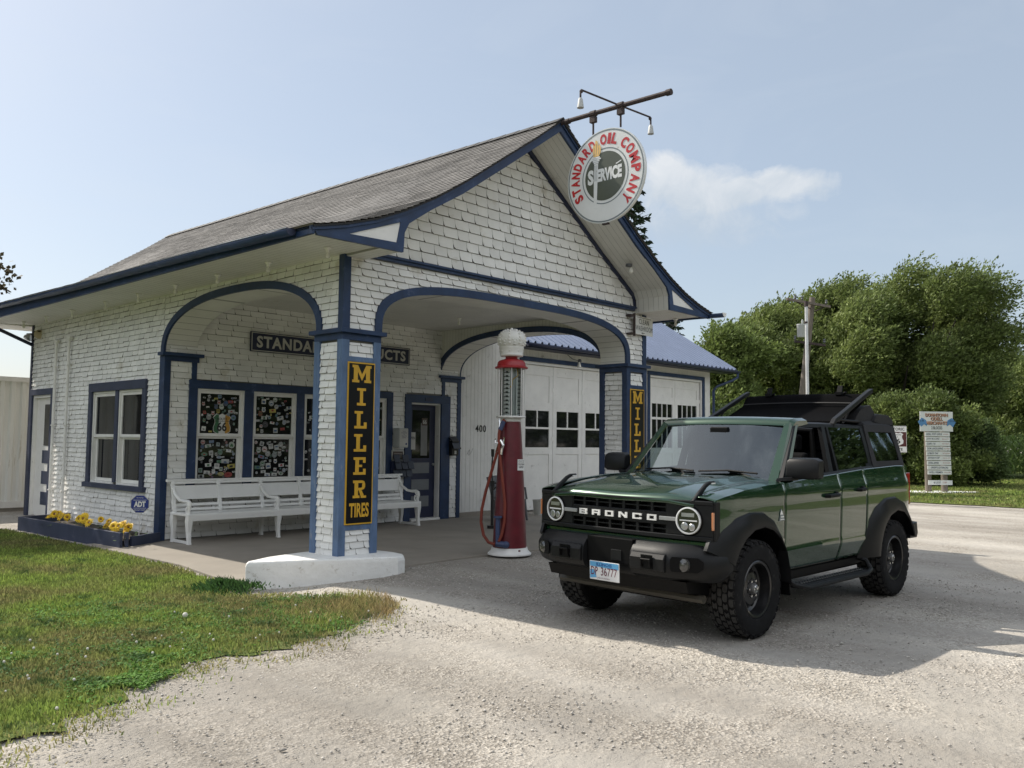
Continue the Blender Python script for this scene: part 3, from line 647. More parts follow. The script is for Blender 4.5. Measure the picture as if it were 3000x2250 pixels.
# --- roof, laid in courses
def roof():
    mb = MB()
    # resample slope into ~12.5 cm courses
    pts = [np.array(p) for p in RP]; L = [0]
    for a, b in zip(pts[:-1], pts[1:]): L.append(L[-1]+np.linalg.norm(b-a))
    def at(s):
        s = min(s, L[-1])
        for i in range(len(L)-1):
            if s <= L[i+1]: return pts[i]+(pts[i+1]-pts[i])*(s-L[i])/(L[i+1]-L[i])
        return pts[-1]
    n = 46; cs = L[-1]/n; ny = 70
    ysr = [YF-.05+(YB-YF+.1)*k/ny for k in range(ny+1)]
    wob = [[random.uniform(-.005, .005) for _ in range(ny+1)] for _ in range(n+1)]
    sag = lambda y, s: -.022*sin(max(0, min(1, (y-YF)/(YB-YF)))*pi*3.)*sin(pi*s/L[-1])*.6
    for side in (0, 1):
        fx = (lambda x: x) if not side else (lambda x: WD-x)
        for k in range(n):
            a, b = at(k*cs-.0), at((k+1)*cs+.02); nrm = np.array([-(b-a)[1], (b-a)[0]]); nrm /= np.linalg.norm(nrm)
            lo = a+nrm*.016; hi = b+nrm*.004
            if k == 0: lo = lo-(b-a)/np.linalg.norm(b-a)*.03
            y = YF-.05; jj = 0
            # tabs along the course: each its own island for tone variation
            off = random.uniform(0, .3); y = YF-.05
            while y < YB+.05-1e-3:
                y2 = min(y+(off if y < YF and off > .05 else random.choice((.12, .17, .22, .30))), YB+.05)
                z = lambda yy, p: p[1]+rlift(yy)+sag(yy, k*cs)
                w_ = random.uniform(-.002, .003)
                A = (fx(lo[0]), y, z(y, lo)+w_); B = (fx(lo[0]), y2, z(y2, lo)+w_); C = (fx(hi[0]), y2, z(y2, hi)); D_ = (fx(hi[0]), y, z(y, hi))
                A0 = (fx(a[0]), y, z(y, a)-.004); B0 = (fx(a[0]), y2, z(y2, a)-.004)
                mb.raw([A, B, C, D_, A0, B0], [(0, 1, 2, 3), (4, 5, 1, 0)] if side == 0 else [(3, 2, 1, 0), (0, 1, 5, 4)])
                y = y2
    o = mb.build('roof', M['roof'], station, recalc=False)
    mb = MB()   # solid deck below the shingles
    for side in (0, 1):
        fx = (lambda x: x) if not side else (lambda x: WD-x)
        for (a, za), (b, zb) in zip(RP[:-1], RP[1:]):
            y0, y1 = YF-.035, YB+.03
            top = [(fx(a), y0, za), (fx(b), y0, zb), (fx(b), y1, zb+rlift(y1)), (fx(a), y1, za+rlift(y1))]
            mb.raw(top+[(x, y, z-.022) for x, y, z in top], [(0, 1, 2, 3), (7, 6, 5, 4), (0, 4, 5, 1), (2, 6, 7, 3)])
    mb.build('roof_deck', M['darkedge'], o)
    mb = MB(); yy = YF-.05
    while yy < YB:
        y2 = min(yy+.28, YB+.05); zz = 6.16
        for s in (-1, 1):
            mb.raw([(3.135, yy, zz+.035+rlift(yy)), (3.135, y2+.04, zz+.030+rlift(y2)), (3.135+s*.15, y2+.04, zz-.075+rlift(y2)), (3.135+s*.15, yy, zz-.068+rlift(yy)), (3.135, yy, zz+.01+rlift(yy)), (3.135+s*.15, yy, zz-.09+rlift(yy))],
                   [(0, 1, 2, 3), (0, 3, 5, 4)])
        yy = y2
    mb.build('ridge_cap', M['darkedge'], o, recalc=False)
    mb = MB(); mb.lathe([(.05, 0), (.05, .22), (.03, .22)], 10, (3.6, 7.6, 5.95)); mb.build('vent_pipe', M['steel'], o)
    # rear gable closing
    mb = MB(); mb.prism([(x, YB-.02, z+.15) for x, z in RP]+[(WD-x, YB-.02, z+.15) for x, z in RP[::-1][1:]]+[(E1, YB-.02, 3.79), (E0, YB-.02, 3.79)], (0, .03, 0)); mb.build('rear_gable', M['white'], station)
roof()
# --- fascia, gutters
def gutter(s):
    fx = (lambda x: x) if not s else (lambda x: WD-x); y0, y1 = (-.40 if not s else -.98), YB
    mb = MB(); xa, xb = sorted((fx(E0+.06), fx(E0+.02))); mb.raw([(xa, YF+.03, S0), (xb, YF+.03, S0), (xb, YF+.03, 3.87), (xa, YF+.03, 3.87), (xa, y1, S0), (xb, y1, S0), (xb, y1, 3.87+.18), (xa, y1, 3.87+.18)], [(0, 1, 2, 3), (4, 5, 6, 7), (0, 4, 5, 1), (1, 5, 6, 2), (2, 6, 7, 3), (3, 7, 4, 0)])
    mb.build('fascia', M['blue'], station)
    mb = MB(); nseg = 26
    ring0 = []; rings = []
    for k in range(nseg+1):
        y = y0+(y1-y0)*k/nseg; j = random.uniform(-.004, .004); zc = 3.865+rlift(y)*.75+j+.01*sin(y*.8); r = .062; ring = []
        for t in range(9): a = pi+pi*t/8; ring.append((fx(E0-.045)+cos(a)*r, y, zc+sin(a)*r*1.15))
        rings.append(ring)
    mb.grid(rings)
    o = mb.build('gutter', M['blue'], station, smooth=True, angle=60, solid=.004)
    mb = MB()
    for k in range(8):
        y = y0+.5+(y1-y0-1)*k/7; zc = 3.865+rlift(y)*.75; mb.box((fx(E0-.045)-.064, y-.012, zc-.004), (fx(E0-.045)+.075, y+.012, zc+.003))
    mb.tube([(fx(E0-.045-.064*(1)), y0+(y1-y0)*k/10, 3.868+rlift(y0+(y1-y0)*k/10)*.75+.01*sin((y0+(y1-y0)*k/10)*.8)) for k in range(11)], .006, 5)
    mb.build('gutter_strap', M['steel'], o)
    mb = MB(); zc = 3.865+rlift(y0)*.75; mb.prism([(fx(E0-.045)+cos(pi+pi*t/8)*.064, y0-.004, zc+sin(pi+pi*t/8)*.074) for t in range(9)], (0, .006, 0)); mb.build('gutter_end', M['white'] if s else M['slateblue'], o)
gutter(0); gutter(1)
# --- light bulbs under the eaves
def bulb(x, y, z, r=.028, holder=.03):
    mb = MB(); mb.lathe([(.001, -.005), (holder*1.5, -.005), (holder*1.5, -.018), (holder*.8, -.03), (holder*.8, -.06)], 12, (x, y, z), 0); mb.lathe([(.012, -.055), (r*.6, -.07), (r, -.10), (r*.85, -.125), (.001, -.135)], 12, (x, y, z), 1)
    return mb.build('light_bulb', [M['white'], M['bulb']], station, smooth=True)
for y in (9.76, 8.59, 7.36, 5.96, 4.75, 3.54, 2.33, 1.07, -.19): bulb(-.38, y, S0+.018)
bulb(7.03, -.15, S0+.02); bulb(4.62, 2.88, ZS); bulb(1.9, 2.88, ZS)
for x, z, y in ((4.05, 5.36-.05, -.38), (5.28, 4.46, -.38)):
    mb = MB(); mb.lathe([(.001, .03), (.05, .02), (.055, -.02), (.03, -.03)], 12, (x, y, z)); mb.lathe([(.02, -.02), (.035, -.06), (.038, -.09), (.001, -.12)], 12, (x+.03, y-.02, z-.02), 1); mb.build('light_bulb', [M['greyplastic'], M['bulb']], station, smooth=True)
# --- windows
def sash(mb, T, u0, u1, z0, z1, w0, st=.055, m=0, dep=.035):
    mb.box((u0, w0-dep, z0), (u0+st, w0, z1), m); mb.box((u1-st, w0-dep, z0), (u1, w0, z1), m); mb.box((u0+st, w0-dep, z0), (u1-st, w0, z0+st), m); mb.box((u0+st, w0-dep, z1-st), (u1-st, w0, z1), m)
def dh_window(T, u0, u1, z0, z1, flip=1):
    """double-hung: outer stop, upper sash forward, lower sash behind"""
    zm = (z0+z1)/2+.0; mb = MB(T); fr = .035
    mb.box((u0, -.12, z0), (u0+fr, .01, z1)); mb.box((u1-fr, -.12, z0), (u1, .01, z1)); mb.box((u0+fr, -.12, z1-fr), (u1-fr, .01, z1)); mb.box((u0+fr, -.12, z0), (u1-fr, .02, z0+.03))
    fo = mb.build('window_frame', M['white'], station, bevel=.003)
    mb = MB(T); sash(mb, T, u0+fr, u1-fr, zm-.0, z1-fr, -.012, .05); mb.build('sash', M['white'], fo, bevel=.003)
    mb = MB(T); sash(mb, T, u0+fr, u1-fr, z0+.03, zm+.02, -.055, .055); mb.build('sash', M['white'], fo, bevel=.003)
    mb = MB(T); mb.box((u0+fr+.04, -.034, zm+.04), (u1-fr-.04, -.028, z1-fr-.04)); mb.box((u0+fr+.045, -.08, z0+.08), (u1-fr-.045, -.074, zm-.03)); mb.build('pane', M['glass'], fo)
    return fo, (u0+fr+.05, u1-fr-.05, zm+.05, z1-fr-.05, -.028), (u0+fr+.055, u1-fr-.055, z0+.085, zm-.035, -.074)
# side pair
TS = SIDE
mb = MB(TS)
mb.box((5.12, .0, 2.38), (7.37, .052, 2.53)); mb.box((7.24, -.0, .80), (7.37, .048, 2.38)); mb.box((5.12, .0, .80), (5.25, .048, 2.38)); mb.box((6.18, .0, .85), (6.30, .03, 2.38)); mb.box((5.05, .0, .74), (7.44, .075, .82))
mb.build('window_trim', M['slateblue'], station, bevel=.004)
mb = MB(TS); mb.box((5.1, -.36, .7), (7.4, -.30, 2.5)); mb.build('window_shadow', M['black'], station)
dh_window(TS, 5.25, 6.18, .82, 2.38); dh_window(TS, 6.30, 7.24, .82, 2.38)
# office windows: one long trim
TO = FR(D)
mb = MB(TO); mb.box((.385, .0, WZ1-.01), (4.49, .04, 2.515)); mb.box((.385, 0, .80), (.53, .038, WZ1-.01)); mb.box((4.35, 0, .80), (4.49, .038, WZ1-.01))
for a, b in ((1.36, 1.52), (2.36, 2.51), (3.35, 3.51)): mb.box((a, 0, .86), (b, .036, WZ1-.01))
mb.box((.36, 0, .77), (4.52, .07, .86)); mb.build('window_trim', M['blue'], station, bevel=.004)
panes = [dh_window(TO, a, b, WZ0, WZ1) for a, b in SASH]
# --- stickers on the panes
SCOL = [(.58, .58, .56), (.58, .58, .56), (.6, .6, .58), (.5, .51, .5), (.42, .43, .42), (.45, .38, .10), (.32, .07, .06), (.12, .22, .16), (.16, .22, .32), (.42, .43, .42), (.10, .10, .11), (.62, .62, .6), (.5, .5, .48), (.28, .33, .33), (.6, .6, .58)]
SM = [pmat('sticker_vinyl', c, .5, var=.05) for c in SCOL]; INK = [pmat('sticker_ink', c, .5) for c in ((.02, .02, .025), (.28, .03, .03), (.04, .09, .2), (.05, .14, .06), (.22, .22, .22))]
def shape(kind, cx, cz, r, n=20):
    if kind == 'circle': return [(cx+r*cos(2*pi*k/n), cz+r*sin(2*pi*k/n)) for k in range(n)]
    if kind == 'oval': return [(cx+1.35*r*cos(2*pi*k/n), cz+.75*r*sin(2*pi*k/n)) for k in range(n)]
    if kind == 'rect': return [(cx-r*1.2, cz-r*.6), (cx+r*1.2, cz-r*.6), (cx+r*1.2, cz+r*.6), (cx-r*1.2, cz+r*.6)]
    if kind == 'square': return [(cx-r*.85, cz-r*.85), (cx+r*.85, cz-r*.85), (cx+r*.85, cz+r*.85), (cx-r*.85, cz+r*.85)]
    if kind == 'diamond': return [(cx-r, cz), (cx, cz-r), (cx+r, cz), (cx, cz+r)]
    return [(cx+x*r, cz+z*r) for x, z in ((0, -1.05), (.55, -.85), (.85, -.35), (.8, .15), (.62, .5), (.85, .85), (.45, .95), (0, .8), (-.45, .95), (-.85, .85), (-.62, .5), (-.8, .15), (-.85, -.35), (-.55, -.85))]
def sticker(T, fo, cx, cz, r, w, shared=None):
    kind = random.choice(('circle', 'circle', 'oval', 'rect', 'rect', 'rect', 'square', 'shield', 'shield')); mb = shared or MB(T); ci = random.randrange(len(SM)); k = random.randrange(len(INK)); a = random.gauss(0, .12); m0, m1 = (ci, len(SM)+k) if shared else (0, 1)
    def rot(pts): return [(cx+(x-cx)*cos(a)-(z-cz)*sin(a), cz+(x-cx)*sin(a)+(z-cz)*cos(a)) for x, z in pts]
    mb.poly([(x, w+.002, z) for x, z in rot(shape(kind, cx, cz, r))], m0)
    if kind in ('circle', 'oval', 'shield') and random.random() < .75:
        mb.poly([(x, w+.003, z) for x, z in rot(shape(kind, cx, cz, r*.82))], m1); 
        mb.poly([(x, w+.004, z) for x, z in rot(shape(kind, cx, cz, r*random.uniform(.6, .72)))], m0)
    for q in range(random.randint(2, 4)):
        ww, hh = r*random.uniform(.25, .6), r*random.uniform(.06, .2); zz = cz+r*random.uniform(-.38, .38)
        mb.poly([(x, w+.005+q*.0006, z) for x, z in rot([(cx-ww, zz-hh), (cx+ww, zz-hh), (cx+ww*random.uniform(.6, 1), zz+hh), (cx-ww, zz+hh)])], m1)
    if not shared: mb.build('sticker', [SM[ci], INK[k]], fo, recalc=False)
NSTK = [0]
def fill_stickers(T, fo, box, n, rmin, rmax, avoid=(), extra=0):
    u0, u1, z0, z1, w = box; placed = list(avoid); tries = 0; k = 0
    while k < n and tries < 1500:
        tries += 1; r = random.uniform(rmin, rmax); x = random.uniform(u0+r*1.25, u1-r*1.25); z = random.uniform(z0+r, z1-r)
        if all((x-px)**2+(z-pz)**2 > ((r+pr)*.97)**2 for px, pz, pr in placed): placed.append((x, z, r)); sticker(T, fo, x, z, r, w); k += 1; NSTK[0] += 1
    k = tries = 0; sm = MB(T)
    while k < extra and tries < 6000:
        tries += 1; r = random.uniform(.017, .030); x = random.uniform(u0+r*1.2, u1-r*1.2); z = random.uniform(z0+r, z1-r)
        if all((x-px)**2+(z-pz)**2 > ((r+pr)*.93)**2 for px, pz, pr in placed): placed.append((x, z, r)); sticker(T, fo, x, z, r, w, sm); k += 1
    if extra: sm.build('small_stickers', SM+INK, fo, recalc=False)['kind'] = 'stuff'
for i, (fo, up, lo) in enumerate(panes):
    if i == 0: fill_stickers(TO, fo, up, 21, .024, .050, avoid=[(.99, 1.83, .165)], extra=16); fill_stickers(TO, fo, lo, 25, .030, .058, extra=26)
    elif i == 1: fill_stickers(TO, fo, up, 22, .026, .054, extra=20); fill_stickers(TO, fo, lo, 22, .034, .064, extra=24)
    elif i == 2: fill_stickers(TO, fo, up, 4, .03, .05, extra=26); fill_stickers(TO, fo, lo, 2, .05, .07, extra=24)
    else: fill_stickers(TO, fo, up, 2, .03, .05, extra=22); fill_stickers(TO, fo, lo, 1, .04, .06, extra=20)
# --- text
_tc = {}
def glyphs(s, bold=.0, sp=1.0):
    key = (s, bold, sp)
    if key in _tc: return _tc[key]
    cu = bpy.data.curves.new('t', 'FONT'); cu.body = s; cu.size = 1; cu.offset = bold; cu.space_character = sp; cu.resolution_u = 3; cu.fill_mode = 'FRONT'
    o = bpy.data.objects.new('t', cu); COL.objects.link(o); bpy.context.view_layer.update(); dg = bpy.context.evaluated_depsgraph_get()
    me = bpy.data.meshes.new_from_object(o.evaluated_get(dg)); vs = [(v.co.x, v.co.y) for v in me.vertices]; fs = [tuple(p.vertices) for p in me.polygons]
    bpy.data.objects.remove(o); bpy.data.curves.remove(cu); bpy.data.meshes.remove(me)
    xs_ = [v[0] for v in vs]; zs_ = [v[1] for v in vs]; r = (vs, fs, min(xs_), max(xs_), min(zs_), max(zs_)); _tc[key] = r; return r
def text(mb, s, u0, u1, z0, z1, w, m=0, bold=.0, keep=False, sp=1.0, slant=0.):
    """write s inside the rectangle, stretched to fill it (keep: keeps proportions, centred)"""
    vs, fs, a, b, c, d = glyphs(s, bold, sp); sx = (u1-u0)/(b-a); sz = (z1-z0)/(d-c)
    if keep: q = min(abs(sx), sz); cxm = (u0+u1)/2; sx = q if sx > 0 else -q; sz = q; u0 = cxm-(b-a)*sx/2; zc = (z0+z1)/2; z0 = zc-(d-c)*sz/2
    mb.raw([(u0+(x-a)*sx+slant*(z-c)*sz, w, z0+(z-c)*sz) for x, z in vs], fs, m)
def slab_letter(ch):
    """slab-serif glyphs on a unit box, as rectangles and slanted bars"""
    s = .26; t = .15
    R_ = lambda a, b, c, d: [(a, b), (c, b), (c, d), (a, d)]
    if ch == 'I': return [R_(.05, 0, .95, t), R_(.05, 1-t, .95, 1), R_(.34, t, .66, 1-t)]
    if ch == 'L': return [R_(0, 0, .95, t), R_(.72, t, .95, .36), R_(.18, t, .46, 1-t), R_(0, 1-t, .64, 1)]
    if ch == 'E': return [R_(0, 0, .95, t), R_(.74, t, .95, .34), R_(.14, t, .42, 1-t), R_(0, 1-t, .93, 1), R_(.72, .68, .93, 1-t), R_(.42, .44, .66, .57)]
    if ch == 'M': return [R_(-.04, 0, .36, t), R_(.64, 0, 1.04, t), R_(.04, t, .27, 1-t), R_(.73, t, .96, 1-t), R_(-.04, 1-t, .27, 1), R_(.73, 1-t, 1.04, 1), [(.27, 1), (.27, .62), (.5, .1), (.5, .48)], [(.73, 1), (.5, .48), (.5, .1), (.73, .62)]]
    if ch == 'R': return [R_(0, 0, .52, t), R_(.12, t, .40, 1-t), R_(0, 1-t, .7, 1), [(.7, 1), (.7, 1-t), (.74, .8), (.93, .8), (.86, .95)], R_(.70, .62, .93, .80), [(.70, .62), (.62, .58), (.62, .44), (.84, .50), (.93, .62)], R_(.40, .44, .62, .58), [(.44, .44), (.66, .44), (.84, .14), (.58, .12)], R_(.60, 0, 1.02, .13)]
def miller(T, name, u0, u1, z0, z1, label, zf=None):
    t = thing(name, label, 'sign', (0, 0, 0), group='vertical tire signs on the canopy piers')
    mb = MB(T); mb.box((u0, .02, z0), (u1, .045, z1)); fr = mb.build('sign_frame', M['yellow'], t, bevel=.002)
    mb = MB(T); mb.box((u0+.018, .045, z0+.018), (u1-.018, .049, z1-.018)); mb.build('sign_panel', M['signblack'], t)
    mb = MB(T); H = z1-z0; uc = (u0+u1)/2; lw = (u1-u0)*.58; lh = H*.108; top = z1-.035
    for i, ch in enumerate('MILLER'):
        zt = top-i*(lh+H*.0345); l2 = lw*(1.12 if ch == 'M' else .62 if ch == 'I' else .82)
        for k, p in enumerate(slab_letter(ch)): mb.poly([(uc-l2/2+x*l2, .0505+k*.0003, zt-lh+z*lh) for x, z in p])
    zt = top-6*(lh+H*.0345)+.01; text(mb, 'TIRES', uc-lw*.62, uc+lw*.62, zt-lh*.82, zt, .0508, bold=.03)
    mb.build('lettering', M['yellow'], t, recalc=False)
    for za in (z1+.004, z0-.066): mb = MB(T); mb.box((u0-.0, .0, za), (u1+.0, .028, za+.062)); mb.build('sign_rail', M['fadedblue'] if u0 < 1 else M['blue'], t, bevel=.003)
    return t
miller(FR(0), 'tire_sign', .048, .452, .60, 2.53, 'black vertical sign with yellow lettering on the near white pier beside the kerb block')
miller(FR(0), 'tire_sign', WD-PW+.048, WD-PW+.452, .60, 2.50, 'black vertical sign with yellow lettering on the far pier, half hidden behind the green car')
# products sign
t = thing('company_sign', 'long dark blue sign with cream lettering on the wall above the sticker windows', 'sign')
mb = MB(TO); mb.box((1.42, .02, 3.055), (4.87, .05, 3.39)); mb.build('sign_panel', M['darkblue'], t)
mb = MB(TO)
for a, b, c, d in ((1.435, 3.365, 4.855, 3.378), (1.435, 3.067, 4.855, 3.08), (1.435, 3.08, 1.448, 3.365), (4.842, 3.08, 4.855, 3.365)): mb.box((a, .05, b), (c, .052, d))
mb.build('sign_border', M['paper'], t)
mb = MB(TO); text(mb, 'STANDARD', 1.53, 2.98, 3.125, 3.325, .0525, bold=.035, sp=1.12); text(mb, 'PRODUCTS', 3.24, 4.76, 3.125, 3.325, .0525, bold=.035, sp=1.12); mb.build('lettering', M['paper'], t, recalc=False)
# route shield decal on first pane
def route_shield():
    fo = panes[0][0]; w = -.0285; cx, cz, r = .99, 1.83, .165; G, WH, OR, BK = (pmat('decal_ink', c, .5) for c in ((.04, .13, .06), (.62, .62, .6), (.42, .22, .03), (.015, .015, .015)))
    S = [(0, -1.0), (.5, -.92), (.92, -.7), (.95, -.3), (.78, .1), (.80, .42), (1.0, .62), (.62, .98), (.3, .86), (0, 1.0), (-.3, .86), (-.62, .98), (-1.0, .62), (-.80, .42), (-.78, .1), (-.95, -.3), (-.92, -.7), (-.5, -.92)]
    P = [(cx+x*r*.93, cz+z*r) for x, z in S]; mb = MB(TO); mb.poly([(x, w+.002, z) for x, z in [(cx+(x-cx)*1.06, cz+(z-cz)*1.05) for x, z in P]], 1)
    for lo, hi, m in ((-9, cx-.055, 0), (cx-.055, cx+.055, 1), (cx+.055, 9, 2)):
        q = clip_half(clip_half(P, -1, 0, -lo), 1, 0, hi); mb.poly([(x, w+.003, z) for x, z in q], m)
    text(mb, 'ROUTE', cx-.09, cx+.09, cz+.062, cz+.105, w+.004, 3, bold=.02); text(mb, '66', cx-.085, cx+.085, cz-.115, cz+.035, w+.004, 3, bold=.03)
    mb.box((cx-.13, w+.0035, cz+.043), (cx+.13, w+.0045, cz+.050), 3)
    mb.build('route_decal', [G, WH, OR, BK], fo, recalc=False)
route_shield()
# small white casement bits behind pane 2, left out: reflections only
# --- office door (recessed)
mb = MB(TO); mb.box((4.80, 0, 2.34), (5.99, .04, 2.50)); mb.box((4.80, 0, .03), (4.955, .038, 2.34)); mb.box((5.745, 0, .03), (5.99, .038, 2.34)); mb.build('door_trim', M['blue'], station, bevel=.004)
mb = MB(TO); mb.box((4.955, -.28, .03), (4.975, 0, 2.33)); mb.box((5.72, -.28, .03), (5.745, 0.0, 2.33)); mb.box((4.975, -.28, 2.31), (5.72, 0, 2.34)); mb.box((4.975, -.3, .03), (5.72, .06, .07)); mb.build('door_lining', M['white'], station)
def door():
    mb = MB(TO); u0, u1, w = 4.98, 5.715, -.12
    mb.box((u0, w-.05, .07), (u1, w, 2.30)); d = mb.build('office_door', M['darkblue'], station, bevel=.003)
    mb = MB(TO); 
    for z0 in (.95, .62, .29): mb.box((u0+.13, w, z0), (u1-.15, w+.006, z0+.21))
    mb.build('door_panel', pmat('grey_door_panel', (.16, .17, .18), .5), d)
    mb = MB(TO); mb.box((u0+.13, w, 1.25), (u1-.15, w+.004, 2.2)); mb.build('pane', M['glass'], d)
    mb = MB(TO); mb.lathe([(.001, 0), (.022, .0), (.028, .03), (.02, .05), (.001, .052)], 12, (5.66, w+.0, 1.12), axis='y'); mb.build('handle', M['steel'], d)
    mb = MB(TO); mb.box((5.33, w+.005, 1.30), (5.50, w+.008, 1.95)); mb.build('poster', pmat('grey_poster', (.2, .2, .19), .6), d)
    mb = MB(TO); mb.box((5.35, w+.009, 1.90), (5.50, w+.011, 2.05)); d2 = mb.build('poster', M['brown'], d); mb = MB(TO); text(mb, '66', 5.375, 5.475, 1.925, 2.02, w+.013, bold=.03); mb.build('lettering', M['paper'], d, recalc=False)
    mb = MB(TO); mb.box((5.02, w+.005, 1.42), (5.19, w+.008, 1.76)); mb.build('notice', M['paper'], d)
    mb = MB(TO); text(mb, 'OPEN', 5.035, 5.175, 1.62, 1.675, w+.009, bold=.02); mb.build('lettering', M['black'], d, recalc=False)
door()
mb = MB(TO); mb.box((5.3, .04, 2.385), (5.5, .05, 2.45)); mb.build('door_plate', M['slateblue'], station)
# side door
def sdoor():
    mb = MB(TS); mb.box((9.08, 0, 2.40), (10.31, .04, 2.52)); mb.box((9.05, 0, .03), (9.20, .038, 2.40)); mb.box((10.20, 0, .03), (10.31, .038, 2.40)); mb.build('door_trim', M['slateblue'], station, bevel=.004)
    mb = MB(TS); mb.box((9.20, -.14, .06), (9.24, 0.0, 2.40)); mb.box((10.16, -.14, .06), (10.20, .0, 2.40)); mb.box((9.24, -.14, 2.35), (10.16, 0, 2.40)); mb.build('door_lining', M['white'], station)
    mb = MB(TS); mb.box((9.24, -.12, .06), (10.16, -.07, 2.35)); d = mb.build('side_door', M['white'], station, bevel=.003)
    mb = MB(TS); mb.box((9.38, -.07, 1.42), (9.75, -.065, 2.22)); mb.build('pane', M['glass'], d)
    mb = MB(TS)
    for z0 in (1.08, .68, .28): mb.box((9.36, -.07, z0), (9.80, -.064, z0+.25))
    mb.build('door_panel', M['slateblue'], d)
sdoor()
# ------------------------------------------------------------------ garage
garage = thing('garage', 'white board garage with blue ribbed metal roof and folding panelled doors', 'garage')
GY = 4.62; TG = FR(GY); GX0, GX1 = WD+.04, 16.45
mb = MB(TG); x = GX0
op = ((8.26, 12.72), (13.3, 16.0))
while x < GX1:
    x2 = min(x+random.choice((.105, .105, .13, .09)), GX1); xm = (x+x2)/2; z0 = .12
    for a, b in op:
        if a-.02 < xm < b+.02: z0 = 3.42
    mb.box((x+.003, -.05, z0), (x2-.003, random.uniform(-.002, .002), 3.74)); x = x2
mb.build('board_wall', M['white'], garage)
mb = MB(TG)
for a, b, z0, z1 in ((GX0, 8.26, -.1, 3.7), (12.72, 13.3, -.1, 3.7), (16.0, GX1, -.1, 3.7), (8.26, 12.72, 3.42, 3.7), (13.3, 16.0, 3.42, 3.7)): mb.box((a, -.2, z0), (b, -.052, z1))
mb.build('wall_core', M['white'], garage, recalc=False)
mb = MB(); mb.box((GX1-.15, GY+.2, -.1), (GX1, 12.6, 3.7)); mb.box((GX0, 12.45, -.1), (GX1-.15, 12.6, 3.7)); mb.box((GX0+.1, GY+2.2, .0), (GX1-.2, GY+2.3, 3.6)); mb.build('side_wall', M['white'], garage)
mb = MB(TG); mb.box((GX0, -.04, -.1), (8.26, .04, .125)); mb.build('foundation', M['concrete'], garage, bevel=.01)
mb = MB(TG)
for a, b in op: mb.box((a-.10, 0, 3.42), (b+.10, .04, 3.52)); mb.box((b, 0, .05), (b+.10, .038, 3.42)); 
mb.box((13.2, 0, .05), (13.3, .038, 3.42)); mb.build('door_trim', M['blue'], garage, bevel=.004)
mb = MB(TG)
for a, b in op: mb.box((a, -.18, 3.36), (b, .0, 3.42)); mb.box((b-.05, -.18, 0.03), (b, 0, 3.36)); mb.box((a, -.18, .03), (a+.03, 0, 3.36))
mb.build('door_lining', M['white'], garage)
def leaf(u0, u1, z0, z1, kind):
    mb = MB(TG); w = -.05; st = .13; g = .006; u0 += g; u1 -= g
    if kind == 0: zs = [z0, .20, 1.31, 1.47, 1.89, 1.935, 2.31, 2.50, 3.12, z1]   # rails between
    else: zs = [z0, .20, 1.31, 1.47, 2.235, 2.30, 2.665, 2.85, 3.12, z1]
    mb.box((u0, w-.04, z0), (u0+st, w, z1)); mb.box((u1-st, w-.04, z0), (u1, w, z1))
    a, b = u0+st, u1-st
    for r0, r1 in ((zs[0], zs[1]), (zs[2], zs[3]), (zs[4], zs[5]), (zs[6], zs[7]), (zs[8], zs[9])): mb.box((a, w-.04, r0), (b, w, r1))
    mb.box((a, w-.035, zs[1]), (b, w-.014, zs[2])); mb.box((a, w-.035, zs[7]), (b, w-.014, zs[8]))
    if kind == 0: mb.box(((a+b)/2-.02, w-.035, zs[5]), ((a+b)/2+.02, w-.004, zs[6]))
    else:
        for k in (1, 2, 3):
            for lo, hi in ((zs[5], zs[6]), (zs[3], zs[4])): mb.box((a+(b-a)*k/4-.014, w-.035, lo), (a+(b-a)*k/4+.014, w-.004, hi))
    o = mb.build('garage_door_leaf', M['white'], garage, bevel=.003)
    mb = MB(TG); mb.box((a, w-.03, zs[3]), (b, w-.024, zs[4])); mb.box((a, w-.03, zs[5]), (b, w-.024, zs[6])); mb.build('pane', M['glass'], o)
    for zz in (.5, 1.62, 2.75): mb = MB(TG); mb.box((u1-.03, w, zz), (u1+g*2+.03, w+.008, zz+.1)); mb.build('hinge', M['white'], o)
w_ = (12.67-8.29)/4
for k in range(4): leaf(8.29+w_*k, 8.29+w_*(k+1), .06, 3.35, 0)
for k in range(2): leaf(13.36+1.28*k+.0, 13.36+1.28*(k+1), .06, 3.35, 1)
mb = MB(); # ribbed roof
sl = .61; ye, yr = 4.18, 8.6; ze = 3.80; x = 7.86; xe = 17.2
def zrf(y): return ze+sl*(y-ye)
prof = []
while x < xe:
    prof += [(x, 0), (x+.025, .045), (x+.065, .045), (x+.09, 0)]; x += .23
prof.append((xe, 0))
rows = [[(px, y, zrf(y)+h) for px, h in prof] for y in (ye-.05, yr)]; mb.grid(rows)
rows = [[(px, y, zrf(2*yr-y)+h) for px, h in prof] for y in (yr, 2*yr-ye+.05)]; mb.grid(rows)
mb.build('metal_roof', pmat('blue_grey_metal_roof', (.21, .25, .35), .38, metal=.3, var=.06, vscale=1.5), garage, recalc=False, solid=.004)
mb = MB(); mb.prism([(xe-.03, ye, ze-.02), (xe-.03, yr, zrf(yr)-.02), (xe-.03, 2*yr-ye, ze-.02), (xe-.03, 2*yr-ye, ze-.14), (xe-.03, yr, zrf(yr)-.16), (xe-.03, ye, ze-.14)], (.03, 0, 0))
mb.box((7.86, ye, ze-.13), (xe-.03, ye+.03, ze-.005)); mb.box((7.9, ye+.03, ze-.12), (xe-.03, GY, ze-.10)); mb.prism([(GX1-.1, GY, 3.7), (GX1-.1, yr, zrf(yr)-.2), (GX1-.1, 12.6, 3.7)], (.09, 0, 0)); mb.build('eave_board', M['darkblue'], garage)
mb = MB(); rings = []
